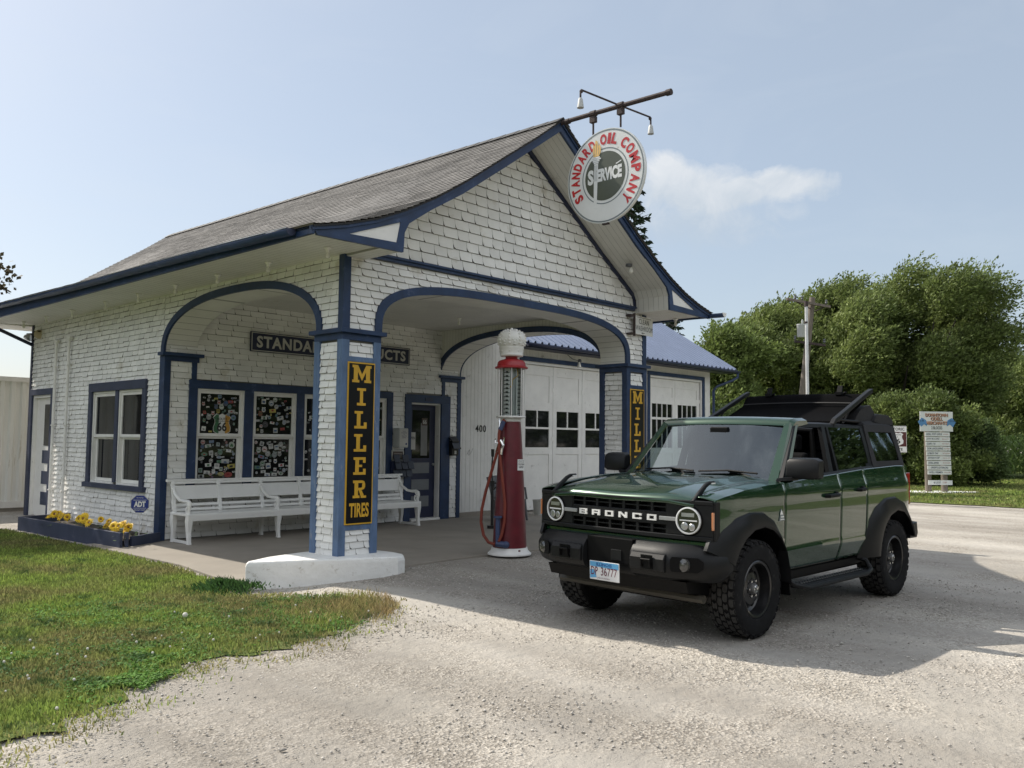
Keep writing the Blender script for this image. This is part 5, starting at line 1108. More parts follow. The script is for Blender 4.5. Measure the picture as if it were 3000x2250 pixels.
# ------------------------------------------------------------------ round sign on its pipe
def round_sign():
    x0 = 3.135
    t = thing('pipe_arm', 'rusty pipe bracket carrying the round oil sign out from the roof peak', 'bracket', (x0, -.72, 6.11))
    mb = MB(); mb.tube([(0, .7, .02), (0, -.5, 0), (0, -1.8, -.03)], .032, 10); mb.tube([(0, -1.76, -.03), (0, -1.83, -.032)], .042, 10); mb.tube([(0, -.1, .0), (0, -.16, .0)], .04, 10); mb.build('main_pipe', M['rust'], t, smooth=True)
    for y in (-.58, -1.04): mb = MB(); mb.tube([(0, y, .02), (0, y, -.3)], .014, 8); mb.tube([(0, y-.045, -.005), (0, y+.045, -.005)], .045, 10); mb.box((-.03, y-.045, -.13), (.03, y+.045, -.05)); mb.build('hanger', M['rust'], t, smooth=True)
    for s, dz, xe in ((-1, -.03, -.76), (1, .06, .80)):
        a = mk('lamp_arm_group', None, t) if False else None
        mb = MB(); mb.tube([(0, -.97, .03), (xe, -.97, dz+.02), (xe*1.02, -.97, dz-.02), (xe*1.02, -.97, dz-.09)], .013, 8); mb.sphere((xe*1.0, -.97, dz+.0), .025, 5); arm = mb.build('lamp_arm', M['rust'], t, smooth=True)
        mb = MB(); mb.lathe([(.018, 0), (.03, -.02), (.045, -.13)], 12, (xe*1.02, -.97, dz-.09)); mb.build('lamp_shade', M['greyenamel'], arm, smooth=True, solid=.003)
    t = thing('round_oil_sign', 'large round red and white oil company sign with a torch, hanging from the pipe', 'sign', (x0, -.72-.80, 5.19), (0, 0, 0))
    T = lambda u, w, z: (-w, -u, z)    # the face looks toward -x ; u grows to the right as seen
    R_ = .645; C = lambda r, w, n=72: [(r*cos(2*pi*k/n), w, r*sin(2*pi*k/n)) for k in range(n)]
    mb = MB(T); mb.prism(C(R_, -.022), (0, .044, 0)); mb.build('sign_disc', M['signwhite'], t)
    mb = MB(T)
    def ring(r0, r1, w, n=72):
        a, b = C(r0, w), C(r1, w)
        for k in range(n): j = (k+1) % n; mb.poly([a[k], a[j], b[j], b[k]])
    ring(R_-.012, R_-.032, .024); ring(.385, .370, .024); mb.build('sign_ring', M['signgrey'], t, recalc=False)
    mb = MB(T); mb.poly(C(.335, .0245)); mb.build('sign_centre', M['signgreen'], t, recalc=False)
    mb = MB(T)
    def arc(word, a0, a1, r0, r1):
        n = len(word); ws = [{'I': .5, 'M': 1.25, 'W': 1.3, 'L': .85}.get(c, 1.) for c in word]; tot = sum(ws); acc = 0
        for c, wd in zip(word, ws):
            am = a0+(a1-a0)*(acc+wd/2)/tot; acc += wd; cw = abs(a1-a0)*(r0+r1)/2*wd/tot*.80
            vs, fs, a, b, c_, d_ = glyphs(c, .048); pts = []
            for x, y in vs:
                lx = ((x-a)/(b-a)-.5)*cw; ly = r0+(y-c_)/(d_-c_)*(r1-r0); pts.append((ly*cos(am)+lx*sin(am), .0255, ly*sin(am)-lx*cos(am)))
            mb.raw(pts, fs)
    arc('STANDARD', radians(216), radians(109), .43, .58); arc('OIL', radians(101), radians(65), .43, .58); arc('COMPANY', radians(58), radians(-53), .43, .58); mb.build('red_lettering', M['signred'], t, recalc=False)
    mb = MB(T); text(mb, 'S', -.29, -.19, -.09, .12, .0265, bold=.05); text(mb, 'ERVICE', -.135, .28, -.07, .11, .0265, bold=.055); mb.poly([(.19, .0265, .12), (.27, .0265, .15), (.27, .0265, .165), (.18, .0265, .135)]); mb.build('white_lettering', M['signwhite'], t, recalc=False)
    # torch, generic
    mb = MB(T); w = .028
    mb.poly([(x, w, z) for x, z in ((-.185, -.42), (-.135, -.42), (-.118, .05), (-.112, .19), (-.178, .19), (-.185, .05))], 0)
    for k in range(3): mb.box((-.172+k*.018, w+.0005, -.05), (-.167+k*.018, w+.001, .17), 1)
    for z0, z1, a, b in ((.19, .215, -.185, -.105), (.215, .24, -.20, -.09), (.24, .262, -.225, -.065), (.262, .285, -.205, -.085)): mb.box((a, w-.001, z0), (b, w+.003, z1), 0); mb.box((a, w+.0035, z0), (b, w+.004, z0+.004), 1)
    mb.poly([(x, w+.001, z) for x, z in ((-.19, .29), (-.10, .29), (-.07, .34), (-.065, .40), (-.09, .46), (-.11, .42), (-.125, .50), (-.155, .52), (-.175, .44), (-.195, .46), (-.205, .37))], 2)
    for pts in (((-.15, .31), (-.14, .40), (-.145, .47)), ((-.11, .31), (-.10, .37), (-.105, .41)), ((-.175, .31), (-.182, .37), (-.178, .42))):
        for (a, b), (c, d) in zip(pts[:-1], pts[1:]): mb.poly([(a-.003, w+.002, b), (a+.003, w+.002, b), (c+.003, w+.002, d), (c-.003, w+.002, d)], 1)
    mb.build('torch_emblem', [M['signwhite'], M['signgrey'], M['flame']], t, recalc=False)
    mb = MB(); mb.box((-.02, -.05, -.665), (.02, .05, -.635)); mb.build('bottom_clip', M['rust'], t)
round_sign()
# ------------------------------------------------------------------ the green car (x forward, y to its left, z up)
def car():
    t = thing('green_off_road_car', 'dark green boxy off-road car parked on the gravel with its soft top folded back', 'car', (2.090, -4.110, .008), (-.008, 0, radians(-181.417)))
    G = pmat('dark_green_metallic_paint', (.0065, .042, .017), .22, metal=.40, var=.05, coat=1., coatr=.015)
    K = pmat('charcoal_body_plastic', (.008, .0085, .0095), .45, var=.1, bump=.0003, bscale=500, spec=.25)
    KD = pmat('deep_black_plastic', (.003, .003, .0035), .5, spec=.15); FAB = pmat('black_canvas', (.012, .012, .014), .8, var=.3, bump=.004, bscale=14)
    TL = pmat('taillight_red', (.30, .008, .012), .15, coat=1.); AM = pmat('amber_lens', (.55, .22, .10), .15, coat=1.); CR = M['chrome']
    WH = pmat('white_badge', (.78, .78, .76), .3)
    WG = bpy.data.materials.new('windscreen_glass'); WG.use_nodes = True; N = WG.node_tree.nodes; L = WG.node_tree.links; out = [n for n in N if n.type == 'OUTPUT_MATERIAL'][0]; N.remove(N['Principled BSDF'])
    def glassy(Mt, tint, base, ior):
        N = Mt.node_tree.nodes; L = Mt.node_tree.links; out = [n for n in N if n.type == 'OUTPUT_MATERIAL'][0]
        tr = N.new('ShaderNodeBsdfTransparent'); tr.inputs[0].default_value = tint; gl = N.new('ShaderNodeBsdfGlossy'); gl.inputs['Roughness'].default_value = .01; gl.inputs[0].default_value = (.84, .94, 1, 1)
        fr = N.new('ShaderNodeFresnel'); fr.inputs[0].default_value = ior; ad = N.new('ShaderNodeMath'); ad.operation = 'ADD'; ad.use_clamp = True; ad.inputs[1].default_value = base; L.new(fr.outputs[0], ad.inputs[0])
        mx = N.new('ShaderNodeMixShader'); L.new(ad.outputs[0], mx.inputs[0]); L.new(tr.outputs[0], mx.inputs[1]); L.new(gl.outputs[0], mx.inputs[2]); L.new(mx.outputs[0], out.inputs[0])
    glassy(WG, (.34, .42, .41, 1), .08, 1.55)
    TG_ = bpy.data.materials.new('tinted_side_glass'); TG_.use_nodes = True; TG_.node_tree.nodes.remove(TG_.node_tree.nodes['Principled BSDF']); glassy(TG_, (.05, .05, .06, 1), .05, 1.55)
    def interp(T_, x):
        for (a, va), (b, vb) in zip(T_[:-1], T_[1:]):
            if x <= b: return va+(vb-va)*max(0, min(1, (x-a)/(b-a)))
        return T_[-1][1]
    ZT = [(-2.05, 1.375), (-1.6, 1.38), (-.74, 1.355), (0, 1.315), (1.0, 1.262), (1.3, 1.255), (1.7, 1.225), (2.0, 1.185), (2.13, 1.155), (2.20, 1.12)]
    YS = [(.46, .872), (.52, .885), (.58, .905), (.66, .928), (.685, .934), (.70, .924), (.80, .928), (1.0, .934), (1.10, .932), (1.15, .936), (1.19, .935), (1.215, .929), (1.25, .917), (1.30, .903), (1.40, .888)]
    def yside(x, z):
        y = interp(YS, z)
        if x > 1.85: y -= .05*((x-1.85)/.35)**2
        if x < -1.75: y -= .07*((-1.75-x)/.3)**2
        return y
    def taper(x): return 0
    def zt(x): return interp(ZT, x)
    XF, XR = 2.13, -2.03
    def cut(x, z):
        for cx in (1.475, -1.475):
            if math.hypot(x-cx, (z-.43)*1.0) < .525 or (abs(x-cx) < .5 and z < .45): return True
        return False
    def side_panel(name, x0, x1, zlo, s, parent, top=None, roll=False):
        n = max(3, int((x1-x0)/.03)); xs = [x0+(x1-x0)*i/n for i in range(n+1)]; rows = []
        for x in xs:
            zl = zlo(x) if callable(zlo) else zlo; ztop = zt(x); m = 30; row = [(x, s*yside(x, zl+(ztop-zl)*j/m), zl+(ztop-zl)*j/m) for j in range(m+1)]
            if roll:
                y0 = yside(x, ztop)
                for k in range(1, 7): a = k/6; row.append((x, s*(y0-(y0-.745)*a), ztop+.022*sin(a*pi*.55)))
            else:
                y0 = yside(x, ztop); row += [(x, s*(y0-.008), ztop+.006), (x, s*(y0-.03), ztop+.008), (x, s*(y0-.06), ztop+.002)]
            rows.append(row)
        mb = MB(); mb.grid(rows, keep=lambda p, q: not cut((p[0]+q[0])/2, (p[2]+q[2])/2))
        return mb.build(name, G, parent, smooth=True, angle=28, solid=.007, offset=-1 if s > 0 else 1)
    body = mk('body', None, t)
    # helper: solidify offset sign depends on winding -> use thin symmetric shell instead
    for s in (1, -1):
        fd = side_panel('front_wing', 1.019, XF, lambda x: .50 if x < 1.9 else .50+.30*((x-1.9)/.29), s, t, roll=True)
        d1 = side_panel('front_door', -.120, 1.012, .50, s, t); d2 = side_panel('rear_door', -.73, -.127, .50, s, t)
        q = side_panel('rear_quarter', XR, -.737, .50, s, t)
        for d, xa, xb in ((d1, -.03, .24), (d2, -.95+.30, -.70+.22)):
            mb = MB(); y = s*.955; z = 1.13 if d is d1 else 1.165
            mb.tube([(xa+.02, s*.93, z), (xa+.03, y+s*.01, z), (xb-.03, y+s*.01, z-.004), (xb-.02, s*.93, z-.004)], .019, 8); mb.box((xa, min(s*.928, s*.950), z-.022), (xa+.06, max(s*.928, s*.950), z+.03)); mb.build('handle', KD, d, smooth=True, bevel=.003)
        if s > 0:
            mb = MB(); mb.prism([(1.10, .936, 1.05), (1.0+.035, .936, .95), (1.135, .936, .945)], (0, .004, 0)); mb.build('emblem', M['signgrey'], fd); mb = MB(); mb.prism([(1.10, .941, 1.04), (1.075, .941, 1.0), (1.125, .941, 1.0)], (0, .002, 0)); mb.box((1.06, .941, .955), (1.12, .943, .962)); mb.box((1.06, .941, .975), (1.11, .943, .985)); mb.build('emblem', WH, fd)
    # black inner shell: closes gaps, wheel wells and underbody
    mb = MB(); mb.loft([[(x, -.85, .55), (x, .85, .55), (x, .875, 1.2), (x, .80, zt(x)-.05), (x, -.80, zt(x)-.05), (x, -.875, 1.2)] for x in (-.98, -.5, 0, .97)]); 
    mb.loft([[(x, -.60, .40), (x, .60, .40), (x, .60, zt(x)-.06), (x, -.60, zt(x)-.06)] for x in (-1.98, -.98)]); mb.loft([[(x, -.60, .40), (x, .60, .40), (x, .60, zt(x)-.08), (x, -.60, zt(x)-.08)] for x in (.97, 1.5, 2.1)])
    mb.box((-1.9, -.55, .30), (1.95, .55, .42)); mb.build('underbody', KD, t)
    # cowl the cabin floor is the inner shell top; bonnet
    mb = MB(); rows = []
    hx = [.93, 1.0, 1.2, 1.4, 1.6, 1.8, 1.95, 2.05, 2.12, 2.165, 2.19, 2.20]
    drop = {2.12: .006, 2.165: .020, 2.19: .045, 2.20: .075}
    for x in hx:
        row = []
        for j in range(33):
            y = -.742+1.484*j/32; e = abs(y)/.742; crown = .030*(1-e**4); ridge = .022*max(0, 1-abs(abs(y)-.50)/.13)**1.5*(.35+.65*min(1, (2.2-x)/1.)) ; dip = -.010*math.exp(-(y/.3)**2)
            z = zt(min(x, 2.13))+.012+crown+ridge*.55+dip-drop.get(x, 0); xx = x-.03*(abs(y)/.742)**3*(x > 1.9); row.append((xx, y, z))
        rows.append(row)
    mb.grid(rows); hood = mb.build('bonnet', G, t, smooth=True, angle=50, solid=.015, offset=0)
    for s in (1, -1):   # corner sight handles
        mb = MB(); y = s*.735
        pts = [(2.175, 1.15), (2.09, 1.215), (1.99, 1.278), (1.94, 1.295), (1.86, 1.298), (1.855, 1.275), (1.93, 1.268), (1.98, 1.245), (2.07, 1.175), (2.15, 1.12)]
        mb.prism([(x, y-.014, z) for x, z in pts], (0, .028, 0)); h = mb.build('trail_handle', K, t, bevel=.008); mb = MB(); mb.box((1.87, y-.024, 1.274), (1.92, y+.024, 1.284)); mb.build('badge', WH, h)
    # washer/cowl
    mb = MB(); mb.loft([[(1.02, y, 1.262+.02*(1-(y/.8)**2)), (.90, y, 1.285+.02*(1-(y/.8)**2)), (.80, y, 1.25), (1.0, y, 1.22)] for y in np.linspace(-.84, .84, 13)]); mb.build('cowl', KD, t, smooth=True)
    # windscreen frame (green), posts, header
    B0_, T0 = (.93, .775, 1.275), (.455, .665, 1.79)
    def post(s):
        a = [(.965, s*.83, 1.262), (.965, s*.745, 1.285), (.85, s*.83, 1.285), (.87, s*.885, 1.25)]; b = [(.475, s*.705, 1.805), (.47, s*.65, 1.80), (.37, s*.69, 1.81), (.38, s*.74, 1.79)]
        return a, b
    mb = MB()
    for s in (1, -1): a, b = post(s); mb.loft([a, b])
    # header
    rows = [[(.485, y, 1.775+.014*(1-(y/.68)**2)), (.47, y, 1.812+.016*(1-(y/.68)**2)), (.43, y, 1.838+.017*(1-(y/.68)**2)), (.36, y, 1.850+.017*(1-(y/.68)**2)), (.20, y, 1.856+.016*(1-(y/.68)**2)), (.17, y, 1.83+.016*(1-(y/.68)**2)), (.30, y, 1.79), (.45, y, 1.765+.01*(1-(y/.68)**2))] for y in np.linspace(-.69, .69, 15)]
    mb.loft(rows)
    for s in (1, -1): mb.loft([[(.485, s*.69, 1.775), (.47, s*.69, 1.812), (.43, s*.69, 1.838), (.36, s*.69, 1.85), (.20, s*.69, 1.856), (.17, s*.69, 1.83), (.30, s*.69, 1.79), (.45, s*.69, 1.765)], [(.468, s*.735, 1.765), (.455, s*.74, 1.79), (.42, s*.74, 1.815), (.36, s*.74, 1.825), (.20, s*.74, 1.832), (.17, s*.74, 1.80), (.30, s*.73, 1.78), (.43, s*.73, 1.76)]])
    mb.build('windscreen_frame', G, t, smooth=True, angle=40, bevel=.004)
    mb = MB(); rows = []
    for k in range(9):
        f = k/8; row = []
        for j in range(17): yy = -1+2*j/16; hw = .755+(.672-.755)*f; x = .945+(.478-.945)*f-.035*yy*yy; row.append((x+.012, yy*hw, 1.285+(1.782-1.285)*f+.0*yy))
        rows.append(row)
    mb.grid(rows); mb.build('windscreen', WG, t, smooth=True)
    mb = MB(); mb.box((.52, -.10, 1.66), (.56, .10, 1.76)); mb.box((.44, -.18, 1.74), (.49, .18, 1.77)); mb.build('mirror_pod', KD, t, bevel=.01)
    # wipers
    for y0, y1, yb in ((-.58, -.05, -.12), (.02, .62, .60)):
        mb = MB(); mb.tube([(.955, yb, 1.29), (.92, (y0+y1)/2+.12, 1.335), (.915, (y0+y1)/2, 1.345)], .010, 6); mb.tube([(.945, y0, 1.335), (.925, (y0+y1)/2, 1.352), (.93, y1, 1.335)], .009, 6); mb.build('wiper', KD, t, smooth=True)
    # side rails, pillars, windows
    rail = [(.37, .725, 1.80), (-.10, .755, 1.805), (-.95, .765, 1.80), (-1.12, .765, 1.79)]
    for s in (1, -1):
        mb = MB(); mb.loft([[(x, s*(y-.03), z-.035), (x, s*y, z-.035), (x, s*(y-.008), z), (x, s*(y-.05), z+.015)] for x, y, z in rail])
        TY = lambda x: interp([(-1., .77), (-.1, .76), (.44, .735)], x)
        def pil(xb, zb_, xt, w0, w1): mb.loft([[(xb-w0/2, s*.872, zb_), (xb+w0/2, s*.872, zb_), (xb+w0/2, s*.83, zb_), (xb-w0/2, s*.83, zb_)], [(xt-w1/2, s*TY(xt), 1.78), (xt+w1/2, s*TY(xt), 1.78), (xt+w1/2, s*(TY(xt)-.04), 1.78), (xt-w1/2, s*(TY(xt)-.04), 1.78)]])
        pil(-.06, 1.30, -.10, .09, .07); pil(-.22, 1.31, -.19, .05, .04); pil(-1.02, 1.35, -.98, .10, .06); pil(.93, 1.27, .44, .05, .04)
        mb.loft([[(x, s*.878, zt(x)+.004), (x, s*.868, zt(x)+.028), (x, s*.83, zt(x)+.02), (x, s*.84, zt(x)-.02)] for x in np.linspace(-1.04, .90, 10)])
        mb.build('window_frame', K, t, smooth=True, angle=30)
        mb = MB(); mb.grid([[(x0+(x1-x0)*f, s*(.872-.108*f), z0+(1.775-z0)*f) for f in (0, .5, 1)] for x0, x1, z0 in ((-.24, -.21, 1.325), (-.95, -.93, 1.36))]); mb.build('side_window', TG_, t)
        # small fixed quarter wedge
        mb = MB(); mb.prism([(-.86, s*.872, 1.355), (-1.0, s*.872, 1.36), (-.955, s*.80, 1.56)], (0, s*.006, 0)); mb.build('window_wedge', KD, t)
        # mirror
        mb = MB(); mc = [(x, z) for x, z in ((.60, 1.30), (.83, 1.305), (.86, 1.34), (.84, 1.445), (.80, 1.475), (.62, 1.485), (.585, 1.46), (.58, 1.33))]
        rings = []
        for k, (dy, sc) in enumerate(((.0, .80), (.03, 1.), (.24, 1.), (.285, .82))): rings.append([(.86+(x-.72)*sc*.5-dy*.12, s*(.885+dy), 1.39+(z-1.39)*sc*1.04) for x, z in mc])
        mb.loft(rings); mir = mb.build('side_mirror', K, t, smooth=True, angle=35, bevel=.008)
        mb = MB(); mb.loft([[(1.02, s*.84, 1.275), (.80, s*.87, 1.275), (.80, s*.87, 1.305), (1.0, s*.84, 1.305)], [(.92, s*.95, 1.285), (.80, s*.95, 1.285), (.80, s*.95, 1.32), (.92, s*.95, 1.32)]]); mb.build('mirror_arm', K, mir, bevel=.006)
        mb = MB(); mb.box((.772, min(s*.91, s*1.13), 1.33), (.779, max(s*.91, s*1.13), 1.45)); mb.build('mirror_glass', M['steel'], mir)
    # interior: seats, roll bar, dash, wheel
    SEATM = pmat('dark_grey_seat', (.008, .008, .009), .8, spec=.08)
    for y in (-.38, .38):
        for x in (.0, -.85): mb = MB(); mb.loft([[(x-.1, y-.22, 1.0), (x+.08, y-.22, 1.0), (x+.08, y+.22, 1.0), (x-.1, y+.22, 1.0)], [(x-.2, y-.2, 1.52), (x-.1, y-.2, 1.52), (x-.1, y+.2, 1.52), (x-.2, y+.2, 1.52)]]); so = mb.build('seat', SEATM, t, bevel=.03); mb = MB(); mb.box((x-.22, y-.12, 1.53), (x-.13, y+.12, 1.70)); mb.build('headrest', SEATM, so, bevel=.03)
    mb = MB(); mb.box((.55, -.76, 1.12), (.86, .76, 1.262)); mb.build('dashboard', KD, t, bevel=.03)
    mb = MB(); mb.tube([(.48+.05*sin(a), .38+.18*cos(a), 1.22+.17*sin(a)) for a in np.linspace(0, 2*pi, 25)], .014, 6); mb.build('steering_wheel', KD, t, smooth=True)
    mb = MB(); 
    for x in (-.15, -1.05): mb.tube([(x, -.66, 1.2), (x, -.62, 1.74), (x, 0, 1.78), (x, .62, 1.74), (x, .66, 1.2)], .03, 8)
    mb.build('roll_bar', KD, t, smooth=True)
    mb = MB(); mb.box((-.85, -.60, 1.765), (-1.15, .60, 1.80)); mb.build('rear_crossbar', KD, t)
    # soft top: rear section
    def fabric(name, rings, m=FAB, **k): mb = MB(); mb.loft(rings); return mb.build(name, m, t, smooth=True, angle=40, **k)
    st = []
    for x, zt_, w in ((-1.08, 1.80, .765), (-1.15, 1.885, .765), (-1.35, 1.90, .762), (-1.7, 1.895, .76), (-1.86, 1.885, .755), (-1.92, 1.84, .74)):
        st.append([(x, y, z) for y, z in [(-w, 1.80), (-w+.02, zt_-.06), (-w+.10, zt_-.01), (-.3, zt_+.008), (0, zt_+.012), (.3, zt_+.008), (w-.10, zt_-.01), (w-.02, zt_-.06), (w, 1.80), (w-.05, 1.74), (-w+.05, 1.74)]])
    fabric('soft_top', st)
    for s in (1, -1):
        mb = MB(); O_ = [(-1.04, 1.375), (-1.90, 1.385), (-1.90, 1.60), (-1.885, 1.82), (-1.06, 1.82)]; I_ = [(-1.16, 1.435), (-1.80, 1.44), (-1.79, 1.60), (-1.76, 1.745), (-1.13, 1.745)]
        yy = lambda z: s*(.878-.110*(z-1.37)/.43); n = 5
        for k in range(n): j = (k+1) % n; mb.prism([(O_[k][0], yy(O_[k][1]), O_[k][1]), (O_[j][0], yy(O_[j][1]), O_[j][1]), (I_[j][0], yy(I_[j][1]), I_[j][1]), (I_[k][0], yy(I_[k][1]), I_[k][1])], (0, -s*.02, 0))
        mb.build('canvas_side', FAB, t); mb = MB()
        mb.grid([[(I_[0][0]+(I_[1][0]-I_[0][0])*f, yy(1.435+.31*g)-s*.006+s*.012*sin(g*7+f*5)*sin(f*9), 1.437+.308*g) if True else None for g in np.linspace(0, 1, 8)] for f in np.linspace(0, 1, 12)]) if False else None
        rows = []
        for f in np.linspace(0, 1, 14): 
            row = []
            for g in np.linspace(0, 1, 9): xb = -1.16+(-1.80+1.16)*f; xt = -1.13+(-1.76+1.13)*f; z = 1.437+.308*g; row.append((xb+(xt-xb)*g, yy(z)-s*.010+s*.006*sin(g*5+f*6)*sin(f*7+1), z))
            rows.append(row)
        mb.grid(rows); mb.build('canvas_window', TG_, t, smooth=True)
    mb = MB(); mb.prism([(-1.91, -.87, 1.385), (-1.91, .87, 1.385), (-1.895, .76, 1.83), (-1.895, -.76, 1.83)], (.015, 0, 0)); mb.build('canvas_rear', FAB, t)
    mb = MB(); mb.prism([(-1.912, -.62, 1.44), (-1.912, .62, 1.44), (-1.905, .55, 1.77), (-1.905, -.55, 1.77)], (-.012, 0, 0)); mb.build('rear_window', TG_, t)
    # folded front part, tilted up: thin lip round a sunken dark lining
    LIN = pmat('black_roof_lining', (.003, .003, .0035), .9, spec=.05); ST = lambda x: 1.82+(-.42-x)*.385
    rows = []
    for y in np.linspace(-.70, .70, 17):
        e = abs(y)/.70; sg = .014*(1-e**2); rows.append([(-.46, y, 1.82), (-.47, y, 1.845), (-.52, y, 1.85), (-.62, y, 1.83), (-1.14, y, 2.02+sg), (-1.20, y, 2.10+sg), (-1.25, y, 2.145+sg), (-1.31, y, 2.155+sg), (-1.33, y, 2.125+sg), (-1.22, y, 2.06+sg), (-.9, y, 1.92), (-.55, y, 1.80)])
    fabric('folded_roof_panel', rows, LIN)
    mb = MB(); mb.tube([(-1.10, y, 2.045+.014*(1-(y/.66)**2)) for y in np.linspace(-.66, .66, 9)], .012, 6); mb.build('roof_bow', K, t, smooth=True)
    for s in (1, -1):
        mb = MB(); y = s*.735
        mb.loft([[(x, y-.024, z-.026), (x, y+.024, z-.026), (x, y+.024, z+.02), (x, y-.024, z+.02)] for x, z in ((-.36, 1.80), (-.42, 1.85), (-.80, 1.995), (-1.24, 2.165), (-1.34, 2.195))]); mb.build('roof_side_rail', K, t, bevel=.005)
        mb = MB(); mb.tube([(-.62, y, 1.82), (-.80, y, 1.97)], .01, 6); mb.build('roof_strut', KD, t); mb = MB(); mb.tube([(-.98, y, 1.85), (-.5, y, 1.86)], .012, 6); mb.build('roof_strut', KD, t)
        mb = MB(); yc = s*.42; mb.box((-1.30, yc-.035, 2.15), (-1.22, yc+.035, 2.18)); mb.prism([(-1.25, yc-.03, 2.17), (-1.25, yc+.03, 2.17), (-1.28, yc+.024, 2.255), (-1.28, yc-.024, 2.255)], (-.02, 0, .0)); mb.tube([(-1.25, yc+.05, 2.16), (-1.20, yc+.10, 2.175)], .012, 5); mb.build('roof_latch', KD, t)
    rings = []
    for i, y in enumerate(np.linspace(-.70, .70, 19)):
        j = random.uniform(-.02, .02); rings.append([(-.98, y, 1.84), (-1.05, y, 1.92+j), (-1.14, y, 1.985+j), (-1.26, y, 2.03+j*1.5), (-1.40, y, 2.03-j), (-1.50, y, 1.98+j), (-1.54, y, 1.90), (-1.4, y, 1.85)])
    fabric('canvas_fold', rings)
    rings = []
    for y in np.linspace(-.735, .735, 15): j = random.uniform(-.014, .014); rings.append([(-1.42, y, 1.86), (-1.5, y, 1.93+j), (-1.66, y, 1.945-j), (-1.82, y, 1.93+j), (-1.93, y, 1.90-j), (-1.96, y, 1.85), (-1.9, y, 1.80)])
    fabric('canvas_fold', rings)
    # rocker and step
    for s in (1, -1):
        mb = MB(); mb.loft([[(x, s*.84, .50), (x, s*.865, .48), (x, s*.86, .42), (x, s*.80, .40), (x, s*.7, .5)] for x in (-.92, .98)]); mb.build('rocker', KD, t)
        mb = MB(); mb.loft([[(x, s*(.86+o), .375), (x, s*(.98+o), .372), (x, s*(.985+o), .335), (x, s*(.87+o), .335)] for x, o in ((-.72, -.0), (.80, 0.))]); st_ = mb.build('side_step', K, t, bevel=.006)
        mb = MB(); mb.tube([(-.68, s*.84, .47), (-.70, s*.93, .45), (-.68, s*.985, .37), (-.55, s*1.0, .345), (.72, s*1.0, .345), (.88, s*.95, .38), (.95, s*.86, .45)], .024, 8); mb.build('step_rail', K, st_, smooth=True)
        mb = MB()
        for k in range(26): x = -.60+k*.052; mb.box((x, min(s*.885, s*.90), .375), (x+.022, max(s*.885, s*.90), .382)); mb.box((x+.02, min(s*.93, s*.945), .374), (x+.042, max(s*.93, s*.945), .381))
        mb.build('tread_pad', M['steel'], st_)
    # flares
    FO = [(2.19, .77), (2.15, .85), (2.03, .935), (1.86, 1.015), (1.64, 1.05), (1.42, 1.04), (1.25, .965), (1.13, .83), (1.06, .68), (1.015, .50), (.985, .40)]
    RO = [(-.62, .47), (-.64, .58), (-.70, .72), (-.80, .87), (-.95, .985), (-1.18, 1.06), (-1.45, 1.065), (-1.68, .995), (-1.83, .87), (-1.92, .74), (-1.96, .62)]
    for s in (1, -1):
        for P, cx in ((FO, 1.475), (RO, -1.475)):
            rings = []; r2 = []
            for x, z in P:
                a = atan2(z-.43, x-cx); ri = .487; xi, zi = cx+ri*cos(a), .43+ri*sin(a)
                if z < .5: zi = z
                yb = yside(min(max(x, XR), 2.17), max(z, .5)); mx_, mz_ = xi+(x-xi)*.25, zi+(z-zi)*.25
                rings.append([(x, s*(yb-.01), z), (x+(xi-x)*.12, s*(yb+.022), z+(zi-z)*.12), (mx_, s*.976, mz_), (xi, s*.968, zi), (xi, s*.90, zi), (x, s*(yb-.04), z)])
                r2.append([(xi, s*.965, zi), (xi, s*.60, zi)])
            mb = MB(); mb.loft(rings); mb.build('wheel_arch_flare', K, t, smooth=True, angle=40); mb = MB(); mb.grid(r2); mb.build('wheel_liner', KD, t, smooth=True)
        mb = MB(); mb.prism([(.965, s*.70, .30), (.965, s*.955, .30), (.975, s*.94, .60), (.975, s*.7, .60)], (.012, 0, 0)); mb.build('mud_flap', KD, t)
    # wheels
    def wheel(x, s, first=None):
        w = mk('wheel', None, t, (x, s*.80, .405), (0, 0, 0 if s > 0 else pi)); 
        if first:
            for ch in first.children:
                c = ch.copy(); COL.objects.link(c); c.parent = w
                for g in ch.children: g2 = g.copy(); COL.objects.link(g2); g2.parent = c
            return w
        prof = [(.225, -.10), (.235, -.125), (.30, -.135), (.355, -.132), (.378, -.125), (.388, -.105), (.391, 0), (.388, .105), (.378, .125), (.355, .132), (.30, .135), (.245, .125), (.225, .10)]
        mb = MB(); mb.lathe([(r, y) for r, y in prof], 56, axis='y', caps=False)
        # tread blocks
        nb = 34
        for k in range(nb):
            for row, (y0, y1, sh_) in enumerate(((-.128, -.078, 0), (-.072, -.026, .5), (-.022, .022, .05), (.026, .072, .55), (.078, .128, .02))):
                a0 = 2*pi*(k+sh_)/nb; da = 2*pi/nb*random.uniform(.72, .86); sk = random.choice((-1, 1))*.022
                hexp = [(a0-da*.5, y0+.006), (a0-da*.2, y0), (a0+da*.5, y0+.004), (a0+da*.42+sk, (y0+y1)/2), (a0+da*.5, y1-.004), (a0+da*.1, y1), (a0-da*.5, y1-.006), (a0-da*.42-sk, (y0+y1)/2)]
                rt = .405 if abs(y0+y1) < .15 else .401; rb = .385
                V = []
                for rr in (rb, rt):
                    for a, y in hexp:
                        r_ = rr-(.010 if abs(y) > .12 else 0); V.append((r_*cos(a), y, r_*sin(a)))
                n = 8; mb.raw(V, [tuple(range(n, 2*n))], 1); mb.raw(V, [(i, (i+1) % n, n+(i+1) % n, n+i) for i in range(n)])
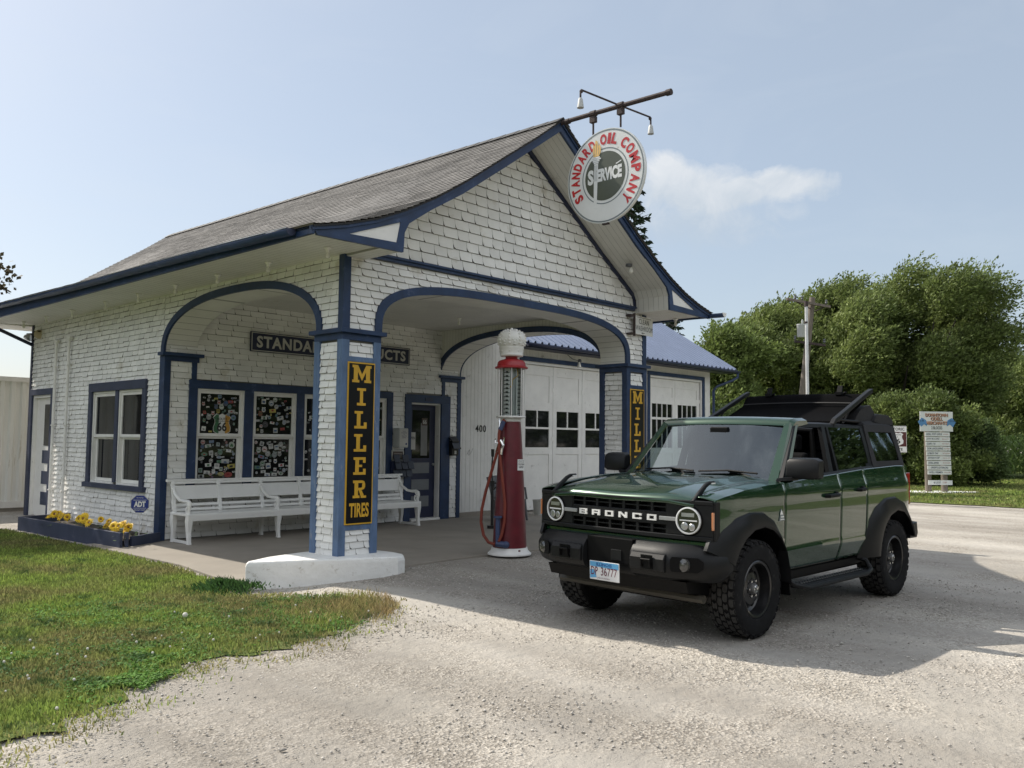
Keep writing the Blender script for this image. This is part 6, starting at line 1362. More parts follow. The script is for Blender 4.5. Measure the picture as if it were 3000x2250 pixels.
            # shoulder lugs on the sidewall
            for sd in (1, -1):
                a0 = 2*pi*(k+.02)/nb; da = 2*pi/nb*(.72 if k % 2 else .5); V = []
                for a in (a0-da/2, a0+da/2):
                    for r_, y in ((.392, .125), (.398, .118), (.372, .137) if k % 2 else (.362, .137), (.365, .130)): V.append((r_*cos(a), sd*y, r_*sin(a)))
                mb.raw(V, [(0, 1, 2, 3), (4, 7, 6, 5), (0, 4, 5, 1), (1, 5, 6, 2), (2, 6, 7, 3), (3, 7, 4, 0)])
        mb.build('tyre', [M['rubber'], pmat('pale_tread', (.042, .041, .040), .85, spec=.2, var=.3, vscale=20)], w, smooth=True, angle=30)  # block tops a paler grey than the grooves and sidewalls
        blk = pmat('black_steel_wheel', (.010, .010, .011), .3, coat=.4)
        mb = MB(); mb.lathe([(.226, -.10), (.228, .10), (.236, .118), (.228, .124), (.212, .118), (.205, .06), (.200, .03), (.175, .015), (.150, .035), (.130, .060), (.085, .068), (.06, .05), (.001, .05)], 48, axis='y')
        rim = mb.build('rim', blk, w, smooth=True)
        mb = MB()
        for k in range(8): a = 2*pi*k/8+.2; mb.lathe([(.001, .0), (.026, .0), (.026, .006)], 14, (cos(a)*.172, .016, sin(a)*.172), axis='y')
        mb.build('rim_hole', KD, rim)
        mb = MB(); mb.lathe([(.045, .045), (.045, .095), (.038, .105), (.001, .106)], 20, axis='y'); mb.build('hub_cap', pmat('grey_hub', (.12, .12, .12), .35), rim, smooth=True)
        mb = MB(); mb.lathe([(.030, .1065), (.026, .109), (.020, .1065)], 20, axis='y', caps=False); mb.tube([(-.012, .109, -.014), (.010, .109, .014)], .004, 6)
        for k in range(6): a = 2*pi*k/6; mb.lathe([(.011, .06), (.011, .088), (.001, .09)], 8, (cos(a)*.068, 0, sin(a)*.068), axis='y')
        mb.build('lug_nut', CR, rim, smooth=True); return w
    w0 = wheel(1.475, 1); wheel(-1.475, 1, w0); wheel(1.475, -1, w0); wheel(-1.475, -1, w0)
    # grille
    TF = lambda u, w, z: (2.19+w-.055*(abs(u)/.9)**2.6, u, z)     # u = y (car left +)
    def panel(mb, u0, u1, z0, z1, w0, w1, n=10, m=0):
        us = [u0+(u1-u0)*i/n for i in range(n+1)]; mb.loft([[(u, w0, z0), (u, w1, z0), (u, w1, z1), (u, w0, z1)] for u in us], m)
    mb = MB(TF); GP = []
    # frame built from bars around openings
    panel(mb, -.90, .90, 1.118, 1.150, -.06, .012, 24); panel(mb, -.90, .90, .835, .872, -.06, .010, 24); panel(mb, -.80, .80, .94, 1.045, -.06, -.002, 24)
    for s in (1, -1): a, b = sorted((s*.50, s*.90)); panel(mb, a, b, .872, 1.118, -.06, .004, 8)
    grille = mb.build('grille', K, t, bevel=.006)
    mb = MB(TF)
    for k in range(8): u = -.50+k*1.0/7; mb.box((u-.012, -.05, 1.045), (u+.012, -.002, 1.118)); mb.box((u-.012, -.05, .872), (u+.012, -.002, .94))
    for z in (1.078, .903): panel(mb, -.5, .5, z, z+.010, -.05, -.006, 10)
    mb.build('grille_mesh', K, grille); mb = MB(TF); panel(mb, -.88, .88, .86, 1.13, -.10, -.07, 12); mb.build('grille_back', KD, grille)
    # letters, squared
    def bl(ch):
        r = {'B': [(0, 0, 1, .22), (0, .78, 1, 1), (0, .22, .24, .78), (.76, .22, 1, .40), (.76, .60, 1, .78), (.24, .40, .92, .60)], 'R': [(0, .78, 1, 1), (0, 0, .24, .78), (.76, .55, 1, .78), (.24, .33, 1, .55), (.70, 0, 1, .33)],
             'O': [(0, 0, 1, .22), (0, .78, 1, 1), (0, .22, .24, .78), (.76, .22, 1, .78)], 'C': [(0, 0, 1, .22), (0, .78, 1, 1), (0, .22, .24, .78), (.76, .22, 1, .36), (.76, .64, 1, .78)], 'N': [(0, 0, .24, 1), (.76, 0, 1, 1)]}[ch]; return r
    mb = MB(TF); lw = .088; pitch = .1445; zc0, zc1 = .969, 1.016
    for i, ch in enumerate('BRONCO'):      # the viewer faces the car: letters run from the car's right (-y) to its left
        u0 = -.405+i*pitch
        for a, b, c, d in bl(ch): mb.box((u0+a*lw, .0, zc0+b*(zc1-zc0)), (u0+c*lw, .012, zc0+d*(zc1-zc0)))
        if ch == 'N': z = lambda f: zc0+f*(zc1-zc0); mb.prism([(u0+.24*lw, .0, z(1)), (u0+.24*lw, .0, z(.7)), (u0+.76*lw, .0, z(0)), (u0+.76*lw, .0, z(.3))], (0, .012, 0))
    mb.build('grille_lettering', WH, grille)
    HG = pmat('headlight_glass', (.02, .02, .022), .05, coat=1.); LEDm = pmat('frosted_light_ring', (.75, .76, .76), .25)
    for s in (1, -1):
        cx, cz = s*.700, .990; o = mk('headlight', None, t)
        TH = lambda u, w, z: TF(u, w, z)
        mb = MB(TH)
        def rg(r0, r1, w0, w1, n=40):
            for k in range(n):
                a0, a1 = 2*pi*k/n, 2*pi*(k+1)/n; q = lambda r, a, w: (cx+r*cos(a), w, cz+r*sin(a)); mb.poly([q(r0, a0, w0), q(r0, a1, w0), q(r1, a1, w1), q(r1, a0, w1)])
        rg(.097, .107, .026, .024); rg(.107, .110, .024, -.0); rg(.097, .095, .026, .01); mb.build('light_ring', LEDm, o, smooth=True)
        mb = MB(TH); mb.poly([(cx+.097*cos(2*pi*k/32), .014, cz+.097*sin(2*pi*k/32)) for k in range(32)]); mb.build('lens', HG, o)
        mb = MB(TH); rg(.114, .122, .018, .004); mb.build('bezel', KD, o)
        mb = MB(TH); mb.box((cx-.075, .015, cz-.004), (cx+.075, .018, cz+.006)); mb.build('light_element', LEDm, o); mb = MB(TH); mb.lathe([(.001, .021), (.026, .0205), (.032, .016)], 14, (cx-.034, 0, cz-.045), axis='y'); mb.lathe([(.001, .021), (.022, .0205), (.028, .016)], 14, (cx+.03, 0, cz-.05), axis='y'); mb.box((cx-.06, .0145, cz+.03), (cx+.05, .016, cz+.06)); mb.build('reflector', M['steel'], o, smooth=True)
        a, b = sorted((s*.435, s*.60)); mb = MB(TH); mb.box((a, .0, .978), (b, .016, 1.010)); mb.build('light_bar', pmat('dim_light_bar', (.30, .31, .31), .2), o, bevel=.004)
        mb = MB(); y0, y1 = sorted((s*.893, s*.908)); mb.box((2.10, y0, .925), (2.15, y1, 1.065)); mb.build('side_marker', AM, t, bevel=.004)
    # grille end caps wrap to the side
    for s in (1, -1):
        mb = MB(); rows = [[(x, s*y, z) for x, y in ((2.125, .885), (2.135, .905), (2.12, .915), (2.06, .918), (2.06, .88))] for z in (.84, 1.145)]; mb.loft(rows); mb.build('grille_corner', K, t, bevel=.006)
    # valance in body colour
    mb = MB(TF); panel(mb, -.885, .885, .775, .832, -.12, -.012, 24); mb.build('valance', G, t, smooth=True, angle=40, bevel=.01)
    # bumper
    def bx_front(y):
        a = abs(y); return 2.335-(.0 if a < .55 else .55*(a-.55)**1.35*1.2) if a < .99 else 2.05
    mb = MB(); rings = []; path = [(2.335, y) for y in (0, .12, .235, .245, .35, .45, .55)]+[(2.322, .63), (2.295, .70), (2.262, .77), (2.222, .84), (2.172, .90), (2.11, .945), (2.03, .968), (1.955, .972)]
    path = [(x, -y) for x, y in path[::-1][:-1]]+path
    for i, (x, y) in enumerate(path):
        p, q = path[max(i-1, 0)], path[min(i+1, len(path)-1)]; tx, ty = q[0]-p[0], q[1]-p[1]; l = math.hypot(tx, ty); nx_, ny_ = -ty/l, tx/l; a = abs(y); inset = .07 if a < .24 else 0; k = 1. if a < .8 else 1-.35*(a-.8)/.17
        S_ = [(.30*k, .80), (.10*k, .80), (.045+inset*.3, .765), (.010+inset, .715), (inset, .66), (inset, .60), (.03+inset*.6, .545), (.09*k, .515), (.30*k, .52)]
        end = 1 if x > 1.99 else .0
        rings.append([(x+nx_*d, y+ny_*d, z if end else .66+(z-.66)*.8) for d, z in S_])
    mb.loft(rings); bum = mb.build('front_bumper', K, t, smooth=True, angle=30)
    mb = MB(); mb.box((2.12, -.238, .595), (2.285, .238, .804)); mb.build('recess_shade_block', KD, bum, bevel=.006)  # black block added over the inset so it reads as deep shade
    mb = MB(); mb.box((2.286, .02, .62), (2.292, .13, .71)); mb.build('sensor_cover', K, bum, bevel=.003)
    for s in (1, -1):
        mb = MB(); y0, y1 = sorted((s*.26, s*.59)); mb.loft([[(2.30, y, .575), (2.352, y, .59), (2.356, y, .685), (2.335, y, .72), (2.25, y, .75)] for y in (y0, y0+.03, y1-.03, y1)]); mb.build('bumper_pod', K, bum, bevel=.008)
        mb = MB(); c = s*.43; mb.box((2.355, c-.055, .60), (2.362, c+.055, .71)); mb.build('hook_recess', KD, bum)
        mb = MB(); mb.tube([(2.35, c-.038, .62), (2.372, c-.04, .62), (2.375, c-.04, .675), (2.375, c+.04, .675), (2.372, c+.04, .62), (2.35, c+.038, .62)], .010, 6); mb.box((2.362, c-.045, .693), (2.368, c-.02, .699)); mb.box((2.362, c+.02, .693), (2.368, c+.045, .699)); mb.build('tow_hook', KD, bum, smooth=True)
        fx = bx_front(.745)+.001; bp = lambda a: interp([(.55, 2.335), (.63, 2.322), (.70, 2.295), (.77, 2.262), (.84, 2.222), (.90, 2.172)], a)+.010
        mb = MB(); mb.loft([[(bp(a), s*a, .60+e), (bp(a), s*a, .715-e), (bp(a)+.004, s*a, .715-e), (bp(a)+.004, s*a, .60+e)] for a, e in ((.635, .02), (.65, .0), (.70, 0), (.77, 0), (.83, .0), (.865, .03))]); mb.build('fog_recess', KD, bum)
        mb = MB(); mb.lathe([(.001, .02), (.035, .018), (.044, .012), (.052, .012), (.054, -.01)], 20, (bp(.73)-.004, s*.73, .655), axis='x'); mb.build('fog_light', pmat('fog_lens', (.05, .05, .05), .12, coat=1.), bum, smooth=True)
    mb = MB(); mb.loft([[(2.24, y, .515), (2.20, y, .40+.03*abs(y)), (1.9, y, .38), (1.9, y, .5)] for y in np.linspace(-.72, .72, 7)]); mb.build('skid_plate', KD, bum)
    mb = MB(); mb.tube([(2.02, -.75, .36), (2.02, .75, .36)], .035, 8); mb.build('front_axle', pmat('brown_axle', (.05, .045, .035), .5), t); mb = MB(); mb.tube([(-1.475, -.72, .40), (-1.475, .72, .40)], .05, 8); mb.tube([(1.475, -.72, .40), (1.475, .72, .40)], .04, 8); mb.build('axle', KD, t)
    # number plate
    TPl = lambda u, w, z: (2.36+w+(z-.55)*.04, u, z)
    u0, u1, z0, z1 = -.145, .165, .452, .607
    mb = MB(TPl); mb.box((u0, -.004, z0), (u1, .004, z1)); pl = mb.build('number_plate', pmat('plate_white', (.66, .67, .68), .35), t, bevel=.006)
    mb = MB(TPl); mb.poly([(u0+.006, .005, z1-.045), (u1-.006, .005, z1-.052), (u1-.006, .005, z1-.005), (u0+.006, .005, z1-.005)]); mb.poly([(u0+.006, .0052, z0+.01), (u0+.075, .0052, z0+.02), (u0+.06, .0052, z0+.07), (u0+.04, .0052, z1-.07), (u0+.006, .0052, z0+.08)]); mb.build('plate_band', pmat('plate_sky_blue', (.10, .33, .58), .4), pl, recalc=False)
    mb = MB(TPl); text(mb, 'DP', u0+.018, u0+.088, z0+.040, z0+.108, .0065, bold=.0); text(mb, '36777', u0+.122, u1-.022, z0+.040, z0+.108, .0065, bold=.0); text(mb, 'LAND OF LINCOLN', u0+.08, u1-.10, z0+.012, z0+.024, .0065); mb.build('plate_number', pmat('plate_dark_red', (.12, .01, .04), .4), pl, recalc=False)
    mb = MB(TPl); text(mb, 'ILLINOIS', u0+.075, u1-.075, z1-.038, z1-.012, .0065, bold=.02); mb.build('plate_state', pmat('plate_navy', (.01, .06, .25), .4), pl, recalc=False)
    # tail
    for s in (1, -1):
        mb = MB(); mb.loft([[(-1.99, s*.845, z), (-1.93, s*(yside(-1.93, z)+.006), z), (-1.99, s*(yside(-1.99, z)+.012), z), (-2.055, s*.88, z), (-2.055, s*.80, z)] for z in (.95, 1.30)]); mb.build('tail_light', TL, t, bevel=.006)
        mb = MB(); mb.loft([[(x, s*y, .58), (x, s*(y+.01), .62), (x, s*y, .74), (x, s*(y-.12), .75), (x, s*(y-.12), .57)] for x, y in ((-1.92, .92), (-2.1, .93), (-2.25, .88), (-2.28, .75))]); mb.build('bumper_end', K, t, smooth=True)
    mb = MB(); mb.box((-2.28, -.80, .57), (-2.10, .80, .74)); mb.build('rear_bumper', K, t, bevel=.02)
    mb = MB(); rows = [[(-2.03, y, .55), (-2.05, y, .9), (-2.045, y, 1.2), (-2.0, y, 1.375), (-1.95, y, 1.38), (-1.95, y, .55)] for y in np.linspace(-.86, .86, 9)]; mb.loft(rows); mb.build('tailgate', G, t, smooth=True, angle=40)
    mb = MB(); mb.lathe([(.225, -.12), (.30, -.13), (.38, -.12), (.395, -.08), (.395, .08), (.38, .12), (.30, .13), (.2, .12), (.001, .08)], 40, (-2.21, 0, .99), axis='x'); mb.build('spare_wheel', M['rubber'], t, smooth=True)
    bpy.data.objects.remove(body)
car()
# ------------------------------------------------------------------ trees (leaf clumps), placed in camera-aligned metres
def leafmat(name, c, c2, isl=.45, trans=.35):
    m = pmat(name, c, .6, var=.25, vscale=.35, island=isl, tint=c2, spec=.25); N = m.node_tree.nodes; L = m.node_tree.links; b = N['Principled BSDF']; out = [n for n in N if n.type == 'OUTPUT_MATERIAL'][0]
    tr = N.new('ShaderNodeBsdfTranslucent'); L.new(b.inputs['Base Color'].links[0].from_socket, tr.inputs[0]); mx = N.new('ShaderNodeMixShader'); mx.inputs[0].default_value = trans
    L.new(b.outputs[0], mx.inputs[1]); L.new(tr.outputs[0], mx.inputs[2]); L.new(mx.outputs[0], out.inputs[0]); return m
LM = {'mid': leafmat('leaf_mid_green', (.175, .215, .065), (.085, .12, .036)), 'dark': leafmat('leaf_deep_green', (.10, .14, .05), (.055, .085, .03)), 'bright': leafmat('leaf_yellow_green', (.18, .23, .065), (.10, .14, .04)),
      'conifer': leafmat('conifer_needle', (.035, .06, .032), (.018, .032, .018), trans=.1), 'maple': leafmat('maple_leaf', (.05, .07, .03), (.07, .045, .03), trans=.25), 'corn': leafmat('corn_leaf', (.19, .27, .08), (.11, .16, .05))}
BARK = pmat('tree_bark', (.07, .06, .05), .9, var=.4, vscale=8, bump=.02, bscale=12)
def crown(name, parent, blobs, n, leaf, mat, per=7, wind=(0, 0, 0), droop=.2, spread=1., asp=.42, inner=.25, jit=.45, shoots=0, slen=1.3):
    """blobs: (cx,cy,cz,rx,ry,rz) local metres. every clump is a spray of leaves along a twig"""
    B = np.array(blobs, float); wgt = (B[:, 3]*B[:, 5]+B[:, 4]*B[:, 5]+B[:, 3]*B[:, 4]); idx = rng.choice(len(B), n, p=wgt/wgt.sum()); b = B[idx]
    d = rng.normal(size=(n, 3)); d /= np.linalg.norm(d, axis=1)[:, None]
    r = np.where(rng.random(n) < inner, rng.uniform(.3, .8, n), rng.uniform(.78, 1.0, n)+np.abs(rng.normal(0, .13, n)))
    c = b[:, :3]+d*b[:, 3:]*r[:, None]
    tw = d*np.array([1, 1, .7])+np.array(wind)[None]*1.2+rng.normal(0, .35, (n, 3)); tw[:, 2] -= droop*rng.random(n); tw /= np.linalg.norm(tw, axis=1)[:, None]
    P = []
    L_ = leaf*per*.38*spread
    for k in range(per):
        o = c+tw*(L_*(k/per-.3))[..., None] if np.ndim(L_) else c+tw*(L_*(k/per-.3))
        o = o+rng.normal(0, leaf*jit, (n, 3)); ax = tw+rng.normal(0, .5, (n, 3)); ax /= np.linalg.norm(ax, axis=1)[:, None]
        up = rng.normal(0, 1, (n, 3)); up[:, 2] += .6; sd = np.cross(ax, up); sd /= np.linalg.norm(sd, axis=1)[:, None]+1e-9
        l = leaf*rng.uniform(.7, 1.3, (n, 1)); w = l*asp
        P.append(np.stack([o-ax*l*.5, o+sd*w*.5+ax*l*.02, o+ax*l*.5, o-sd*w*.5+ax*l*.02], 1))
    if shoots:
        wd = np.array(wind); idx = rng.choice(len(B), shoots, p=wgt/wgt.sum()); b = B[idx]; d = rng.normal(size=(shoots, 3)); d[:, 2] = np.abs(d[:, 2])*.9; d /= np.linalg.norm(d, axis=1)[:, None]
        c = b[:, :3]+d*b[:, 3:]*.92; tw = d*.55+wd[None]*1.1+rng.normal(0, .22, (shoots, 3)); tw /= np.linalg.norm(tw, axis=1)[:, None]; LL = slen*rng.uniform(.5, 1.25, (shoots, 1))
        for k in range(16):
            f = k/15; o = c+tw*LL*f+np.array([0, 0, -.25])*(LL*f*f)+rng.normal(0, leaf*(.75-.6*f), (shoots, 3)); ax = tw+rng.normal(0, .5, (shoots, 3)); ax /= np.linalg.norm(ax, axis=1)[:, None]
            sd = np.cross(ax, rng.normal(0, 1, (shoots, 3))); sd /= np.linalg.norm(sd, axis=1)[:, None]+1e-9; l = leaf*rng.uniform(.7, 1.2, (shoots, 1)); w = l*asp
            P.append(np.stack([o-ax*l*.5, o+sd*w*.5, o+ax*l*.5, o-sd*w*.5], 1))
    P = np.concatenate(P, 0); return fastmesh(name, P, 4, mat, parent)
def trunk(parent, segs, name='trunk'):
    mb = MB()
    for path, r0, r1 in segs:
        n = len(path); mb.tube(path, [r0+(r1-r0)*i/(n-1) for i in range(n)], 8)
    return mb.build(name, BARK, parent, smooth=True)
def limbs(H, zf, R, n=9, r=.25):
    """a trunk that forks into limbs reaching into the crown"""
    S = [([(0, 0, -.1), (random.uniform(-.1, .1), 0, H*zf*.5), (random.uniform(-.2, .2), random.uniform(-.2, .2), H*zf)], r, r*.7)]
    for k in range(n):
        a = 2*pi*k/n+random.uniform(-.3, .3); e = random.uniform(.45, .9); q = R*random.uniform(.5, .85); base = Vector((0, 0, H*zf*random.uniform(.7, 1.)))
        tip = Vector((cos(a)*q, sin(a)*q, H*e)); m1 = base.lerp(tip, .5)+Vector((random.uniform(-.3, .3), random.uniform(-.3, .3), -H*.03)); S.append(([tuple(base), tuple(m1), tuple(tip)], r*.5, r*.08))
    return S
def px(u, v, Y):   # photograph direction at camera-aligned depth Y, used only to read off positions
    x = (u-1500)/2543.; y = (1125-v)/2543.; r = radians(.626); p = radians(3.768)
    a, b = x*cos(r)-y*sin(r), x*sin(r)+y*cos(r); fy = cos(p)-b*sin(p); fz = sin(p)+b*cos(p); return (a/fy*Y, Y, 1.6057+fz/fy*Y)
def tree(name, label, cat, u, Y, blobs_px, n, leaf, mat, group=None, wind=(.35, 0, .2), nl=9, tr=.25, zf=.3, **k):
    """blobs_px: (u, v, dY, ru, rv) in photo pixels at depth Y -> metres"""
    bx_, _, _ = px(u, 1300, Y); loc = W(bx_, Y, 0); t = thing(name, label, cat, loc, (0, 0, radians(-47.063)), group)
    s = Y/2543.; B = []
    for (bu, bv, dy, ru, rv) in blobs_px: X_, _, Z_ = px(bu, bv, Y); B.append((X_-bx_, dy, Z_, ru*s, (ru+rv)*.5*s*1.0, rv*s))
    crown('crown', t, B, n, leaf, mat, wind=wind, **k); H = max(b[2]+b[5] for b in B); Rr = max(abs(b[0])+b[3] for b in B)
    trunk(t, limbs(H*.9, zf, min(Rr, H*.6)*.8, nl, tr)); return t
random.seed(11)
def blobfill(poly, n, r0, r1, dY):
    P = np.array(poly); out = []; lo, hi = P.min(0), P.max(0); tries = 0
    while len(out) < n and tries < 4000:
        tries += 1; u, v = rng.uniform(lo[0], hi[0]), rng.uniform(lo[1], hi[1]); r = rng.uniform(r0, r1)
        if inpoly(np.array([u]), np.array([v]), poly)[0] and edge_dist(np.array([u]), np.array([v]), poly)[0] > r*.75: out.append((u, v, rng.uniform(-dY, dY), r*rng.uniform(.95, 1.35), r*rng.uniform(.75, 1.0)))
    return out
big = [(2400, 1260), (2400, 1070), (2440, 930), (2490, 870), (2530, 860), (2560, 825), (2600, 805), (2640, 790), (2685, 790), (2725, 770), (2755, 810), (2800, 840), (2845, 860), (2870, 905), (2885, 965), (2885, 1010), (2905, 1080), (2900, 1150), (2880, 1250), (2760, 1270), (2725, 1190), (2665, 1170), (2640, 1250)]
tree('maple_tree', 'tallest broad tree, wind-bent crown, behind the merchants sign', 'tree', 2660, 50, blobfill(big, 90, 24, 56, 4.5), 17000, .21, LM['mid'], 'trees along the far field', tr=.38, zf=.34, wind=(.8, 0, .55), inner=.12, spread=2.1, jit=.5, shoots=5200, slen=1.5)
t2 = [(2090, 1260), (2090, 1060), (2130, 965), (2185, 945), (2240, 925), (2310, 898), (2360, 855), (2420, 845), (2480, 835), (2530, 880), (2540, 1000), (2540, 1100), (2520, 1260)]
tree('maple_tree', 'mid green tree behind the utility pole, left of the tallest tree', 'tree', 2330, 54, blobfill(t2, 90, 18, 44, 4), 13000, .22, LM['mid'], 'trees along the far field', inner=.12, wind=(.7, 0, .6), spread=2., jit=.5, shoots=4000, slen=1.5)
t3 = [(1995, 1290), (2030, 1040), (2060, 990), (2110, 965), (2160, 990), (2190, 1080), (2190, 1290)]
tree('maple_tree', 'lighter tree directly right of the blue metal garage roof', 'tree', 2100, 46, blobfill(t3, 50, 16, 36, 3), 7000, .21, LM['bright'], 'trees along the far field', inner=.1, wind=(.6, 0, .6), spread=1.8, jit=.5, shoots=1800, slen=1.2)
t4 = [(2880, 1300), (2890, 1120), (2920, 1050), (2960, 1030), (3010, 1020), (3120, 1010), (3200, 1100), (3200, 1300)]
tree('maple_tree', 'dark tree at the right edge of the picture behind the corn', 'tree', 3020, 62, blobfill(t4, 60, 20, 40, 4), 8000, .26, LM['mid'], 'trees along the far field', inner=.1, wind=(.6, 0, .6), spread=1.8, shoots=2200, slen=1.4)
t5 = [(3120, 1300), (3120, 1100), (3200, 980), (3400, 980), (3500, 1300)]
# lower bushes
def bush(label, u0, u1, vtop, Y, n, mat, lf=.20, seed_n=16):
    vb = 1125+2543*math.tan(radians(3.768))*1.0+1.6057*2543/Y+(0); vb = 1292+1.6057*2543/Y
    poly = [(u0, vb), (u0+5, vtop+60), (u0+(u1-u0)*.22, vtop+random.uniform(5, 35)), (u0+(u1-u0)*.45, vtop-5), (u0+(u1-u0)*.6, vtop+random.uniform(5, 40)), (u0+(u1-u0)*.8, vtop+8), (u1-5, vtop+60), (u1, vb)]
    tree('bush', label, 'bush', (u0+u1)/2, Y, blobfill(poly, seed_n*2, 11, 28, 1.4), int(n*1.8), lf*.75, mat, 'bushes in front of the far trees', wind=(.25, 0, .6), spread=1.7, inner=.1, shoots=500, slen=.6, nl=5, tr=.05, zf=.1)
bush('bush left of the merchants sign, showing over the rear of the car', 2380, 2600, 1190, 37, 3000, LM['mid'])
bush('leafy bush directly behind the historic route sign', 2530, 2760, 1160, 36, 4200, LM['mid'], seed_n=24)
bush('tallest leafy bush directly behind the merchants sign', 2640, 2860, 1155, 35, 4800, LM['mid'], seed_n=26)
bush('bush right of the merchants sign against the corn', 2775, 2885, 1225, 36, 3600, LM['dark'], seed_n=22)
bush('dark low bush behind the garage downspout and pole foot', 2060, 2400, 1190, 40, 4200, LM['dark'], seed_n=26)
# distant hedge of trees as a mass
def woodmass():
    B = []
    for k in range(60): X = -10+k*2.6; B.append((X, 92+random.uniform(-4, 4), random.uniform(2, 4.5), 3.4, 3, random.uniform(2.2, 4.)))
    t = crown('far_wood', None, [(W(b[0], b[1])[0], W(b[0], b[1])[1], b[2], b[3], b[4], b[5]) for b in B], 9000, .6, LM['dark'], per=5); tag(t, 'distant line of dark trees behind everything', 'wood', kind='stuff')
woodmass()
# spruce behind the gable
def spruce(label, u, Y, vtop, n, spread):
    bx_, _, _ = px(u, 1300, Y); H = px(u, vtop, Y)[2]; t = thing('spruce_tree', label, 'tree', W(bx_, Y, 0), (0, 0, radians(-47.063)), 'spruces behind the station')
    P = []; mbt = MB(); k = 0
    z = H*.98
    while z > 1.5:
        R = (H-z)*spread+.35; nb = 9
        for j in range(nb):
            a = random.uniform(0, 2*pi); r = R*random.uniform(.75, 1.15); tip = Vector((cos(a)*r, sin(a)*r, z-.10*r)); base = Vector((0, 0, z+.15))
            mbt.tube([tuple(base), tuple(base.lerp(tip, .6)+Vector((0, 0, -.12*r))), tuple(tip+Vector((0, 0, .1)))], [.03, .02, .008], 4)
            m_ = int(16+r*22)
            for q in range(m_):
                f = random.random()**.7; c = base.lerp(tip, f)+Vector((0, 0, -.12*r*sin(f*pi))); dirv = (tip-base).normalized()+Vector((random.gauss(0, .6), random.gauss(0, .6), random.gauss(-.35, .35))); dirv.normalize()
                sd = dirv.cross(Vector((random.random(), random.random(), random.random()))).normalized(); l = random.uniform(.14, .30); w = .045
                P += [tuple(c-sd*w*.4), tuple(c+dirv*l*.6-sd*w), tuple(c+dirv*l), tuple(c+dirv*l*.6+sd*w)]
        z -= random.uniform(.30, .42)
    mbt.tube([(0, 0, 0), (0, 0, H*.5), (0, 0, H)], [.22, .14, .02], 8); mbt.build('trunk', BARK, t); fastmesh('crown', P, 4, LM['conifer'], t)
spruce('dark spruce showing behind the round oil sign', 1838, 33, 512, 0, .21)
spruce('lower dark spruce whose tips show over the garage roof', 1960, 40, 880, 0, .22)
# maple branch at the left edge: tree stands outside the frame
def maple_left():
    Y = 16; bx_, _, _ = px(-420, 1300, Y); t = thing('maple_tree', 'maple with dark reddish leaves reaching in at the left edge', 'tree', W(bx_, Y, 0), (0, 0, radians(-47.063))); s = Y/2543.
    B = []
    for u, v, r in ((-50, 800, 50), (-150, 840, 90), (-260, 720, 120), (-380, 640, 130), (-500, 760, 140), (-330, 900, 110), (-620, 640, 140)): X_, _, Z_ = px(u, v, Y); B.append((X_-bx_, random.uniform(-.4, .4), Z_, r*s, r*s, r*s*1.1))
    crown('crown', t, B, 2600, .10, LM['maple'], per=6, asp=.8, droop=.5); S = [([(0, 0, 0), (.1, 0, 2.2), (0, 0, 4.5)], .16, .06)]
    for b in B: S.append(([(0, 0, 2.2), (b[0]*.5, b[1]*.5, 2.2+(b[2]-2.2)*.6), (b[0]+b[3]*.3, b[1], b[2])], .05, .01))
    trunk(t, S)
maple_left()
# trees on the side the photographer stands (seen only in reflections and from the side)
for (u_, X_, Y_, lab) in ((0, -26, 14, 'broad tree far to the left beyond the lawn'), (1, -30, -14, 'broad tree behind the lawn to the left of the viewer')):
    t = thing('lawn_tree', lab, 'tree', W(X_, Y_, 0)); B = [(random.uniform(-3, 3), random.uniform(-3, 3), random.uniform(3.5, 9), 2.2, 2.2, 1.8) for _ in range(16)]; crown('crown', t, B, 2200, .4, LM['dark'], per=6); trunk(t, limbs(9, .35, 3, 7, .25))
def behind():
    spots = [(-16, -26, 9), (-9, -31, 12), (-1, -33, 10), (7, -31, 13), (15, -28, 10), (23, -22, 11), (30, -12, 12), (-23, -20, 11), (33, 2, 9), (36, 9, 11), (40, 17, 12), (43, 27, 12), (47, 38, 11), (39, -4, 12)]
    src = None
    for i, (X_, Y_, H) in enumerate(spots):
        if src is None:
            src = thing('roadside_tree', 'roadside tree', 'tree', W(X_, Y_, 0), group='row of trees across the road behind the viewer')
            B = [(random.uniform(-3, 3), random.uniform(-3, 3), random.uniform(2, 9), 2.4, 2.4, 1.9) for _ in range(20)]; crown('crown', src, B, 2600, .42, LM['dark'], per=6); trunk(src, limbs(9, .35, 3, 7, .25)); t = src
        else: t = copy_tree(src); t.location = W(X_, Y_, 0); t.rotation_euler = (0, 0, i*1.3)
        t.scale = (1.25, 1.25, H/10.5); t['label'] = 'roadside tree across the road behind the viewer'
behind()
def left_trees():
    src = [o for o in bpy.data.objects if o.name == 'roadside_tree'][0]
    for i, (x, y, h) in enumerate(((-10, 36, 9), (-17, 42, 11), (-25, 40, 10), (-34, 34, 12))):
        t = copy_tree(src); t.name = 'lawn_tree'; t.location = (x, y, 0); t.rotation_euler = (0, 0, i*2.1); t.scale = (1.2, 1.2, h/10.5); t['label'] = 'tree beyond the side lawn, behind the shipping container'; t['group'] = 'trees beyond the side lawn'
left_trees()
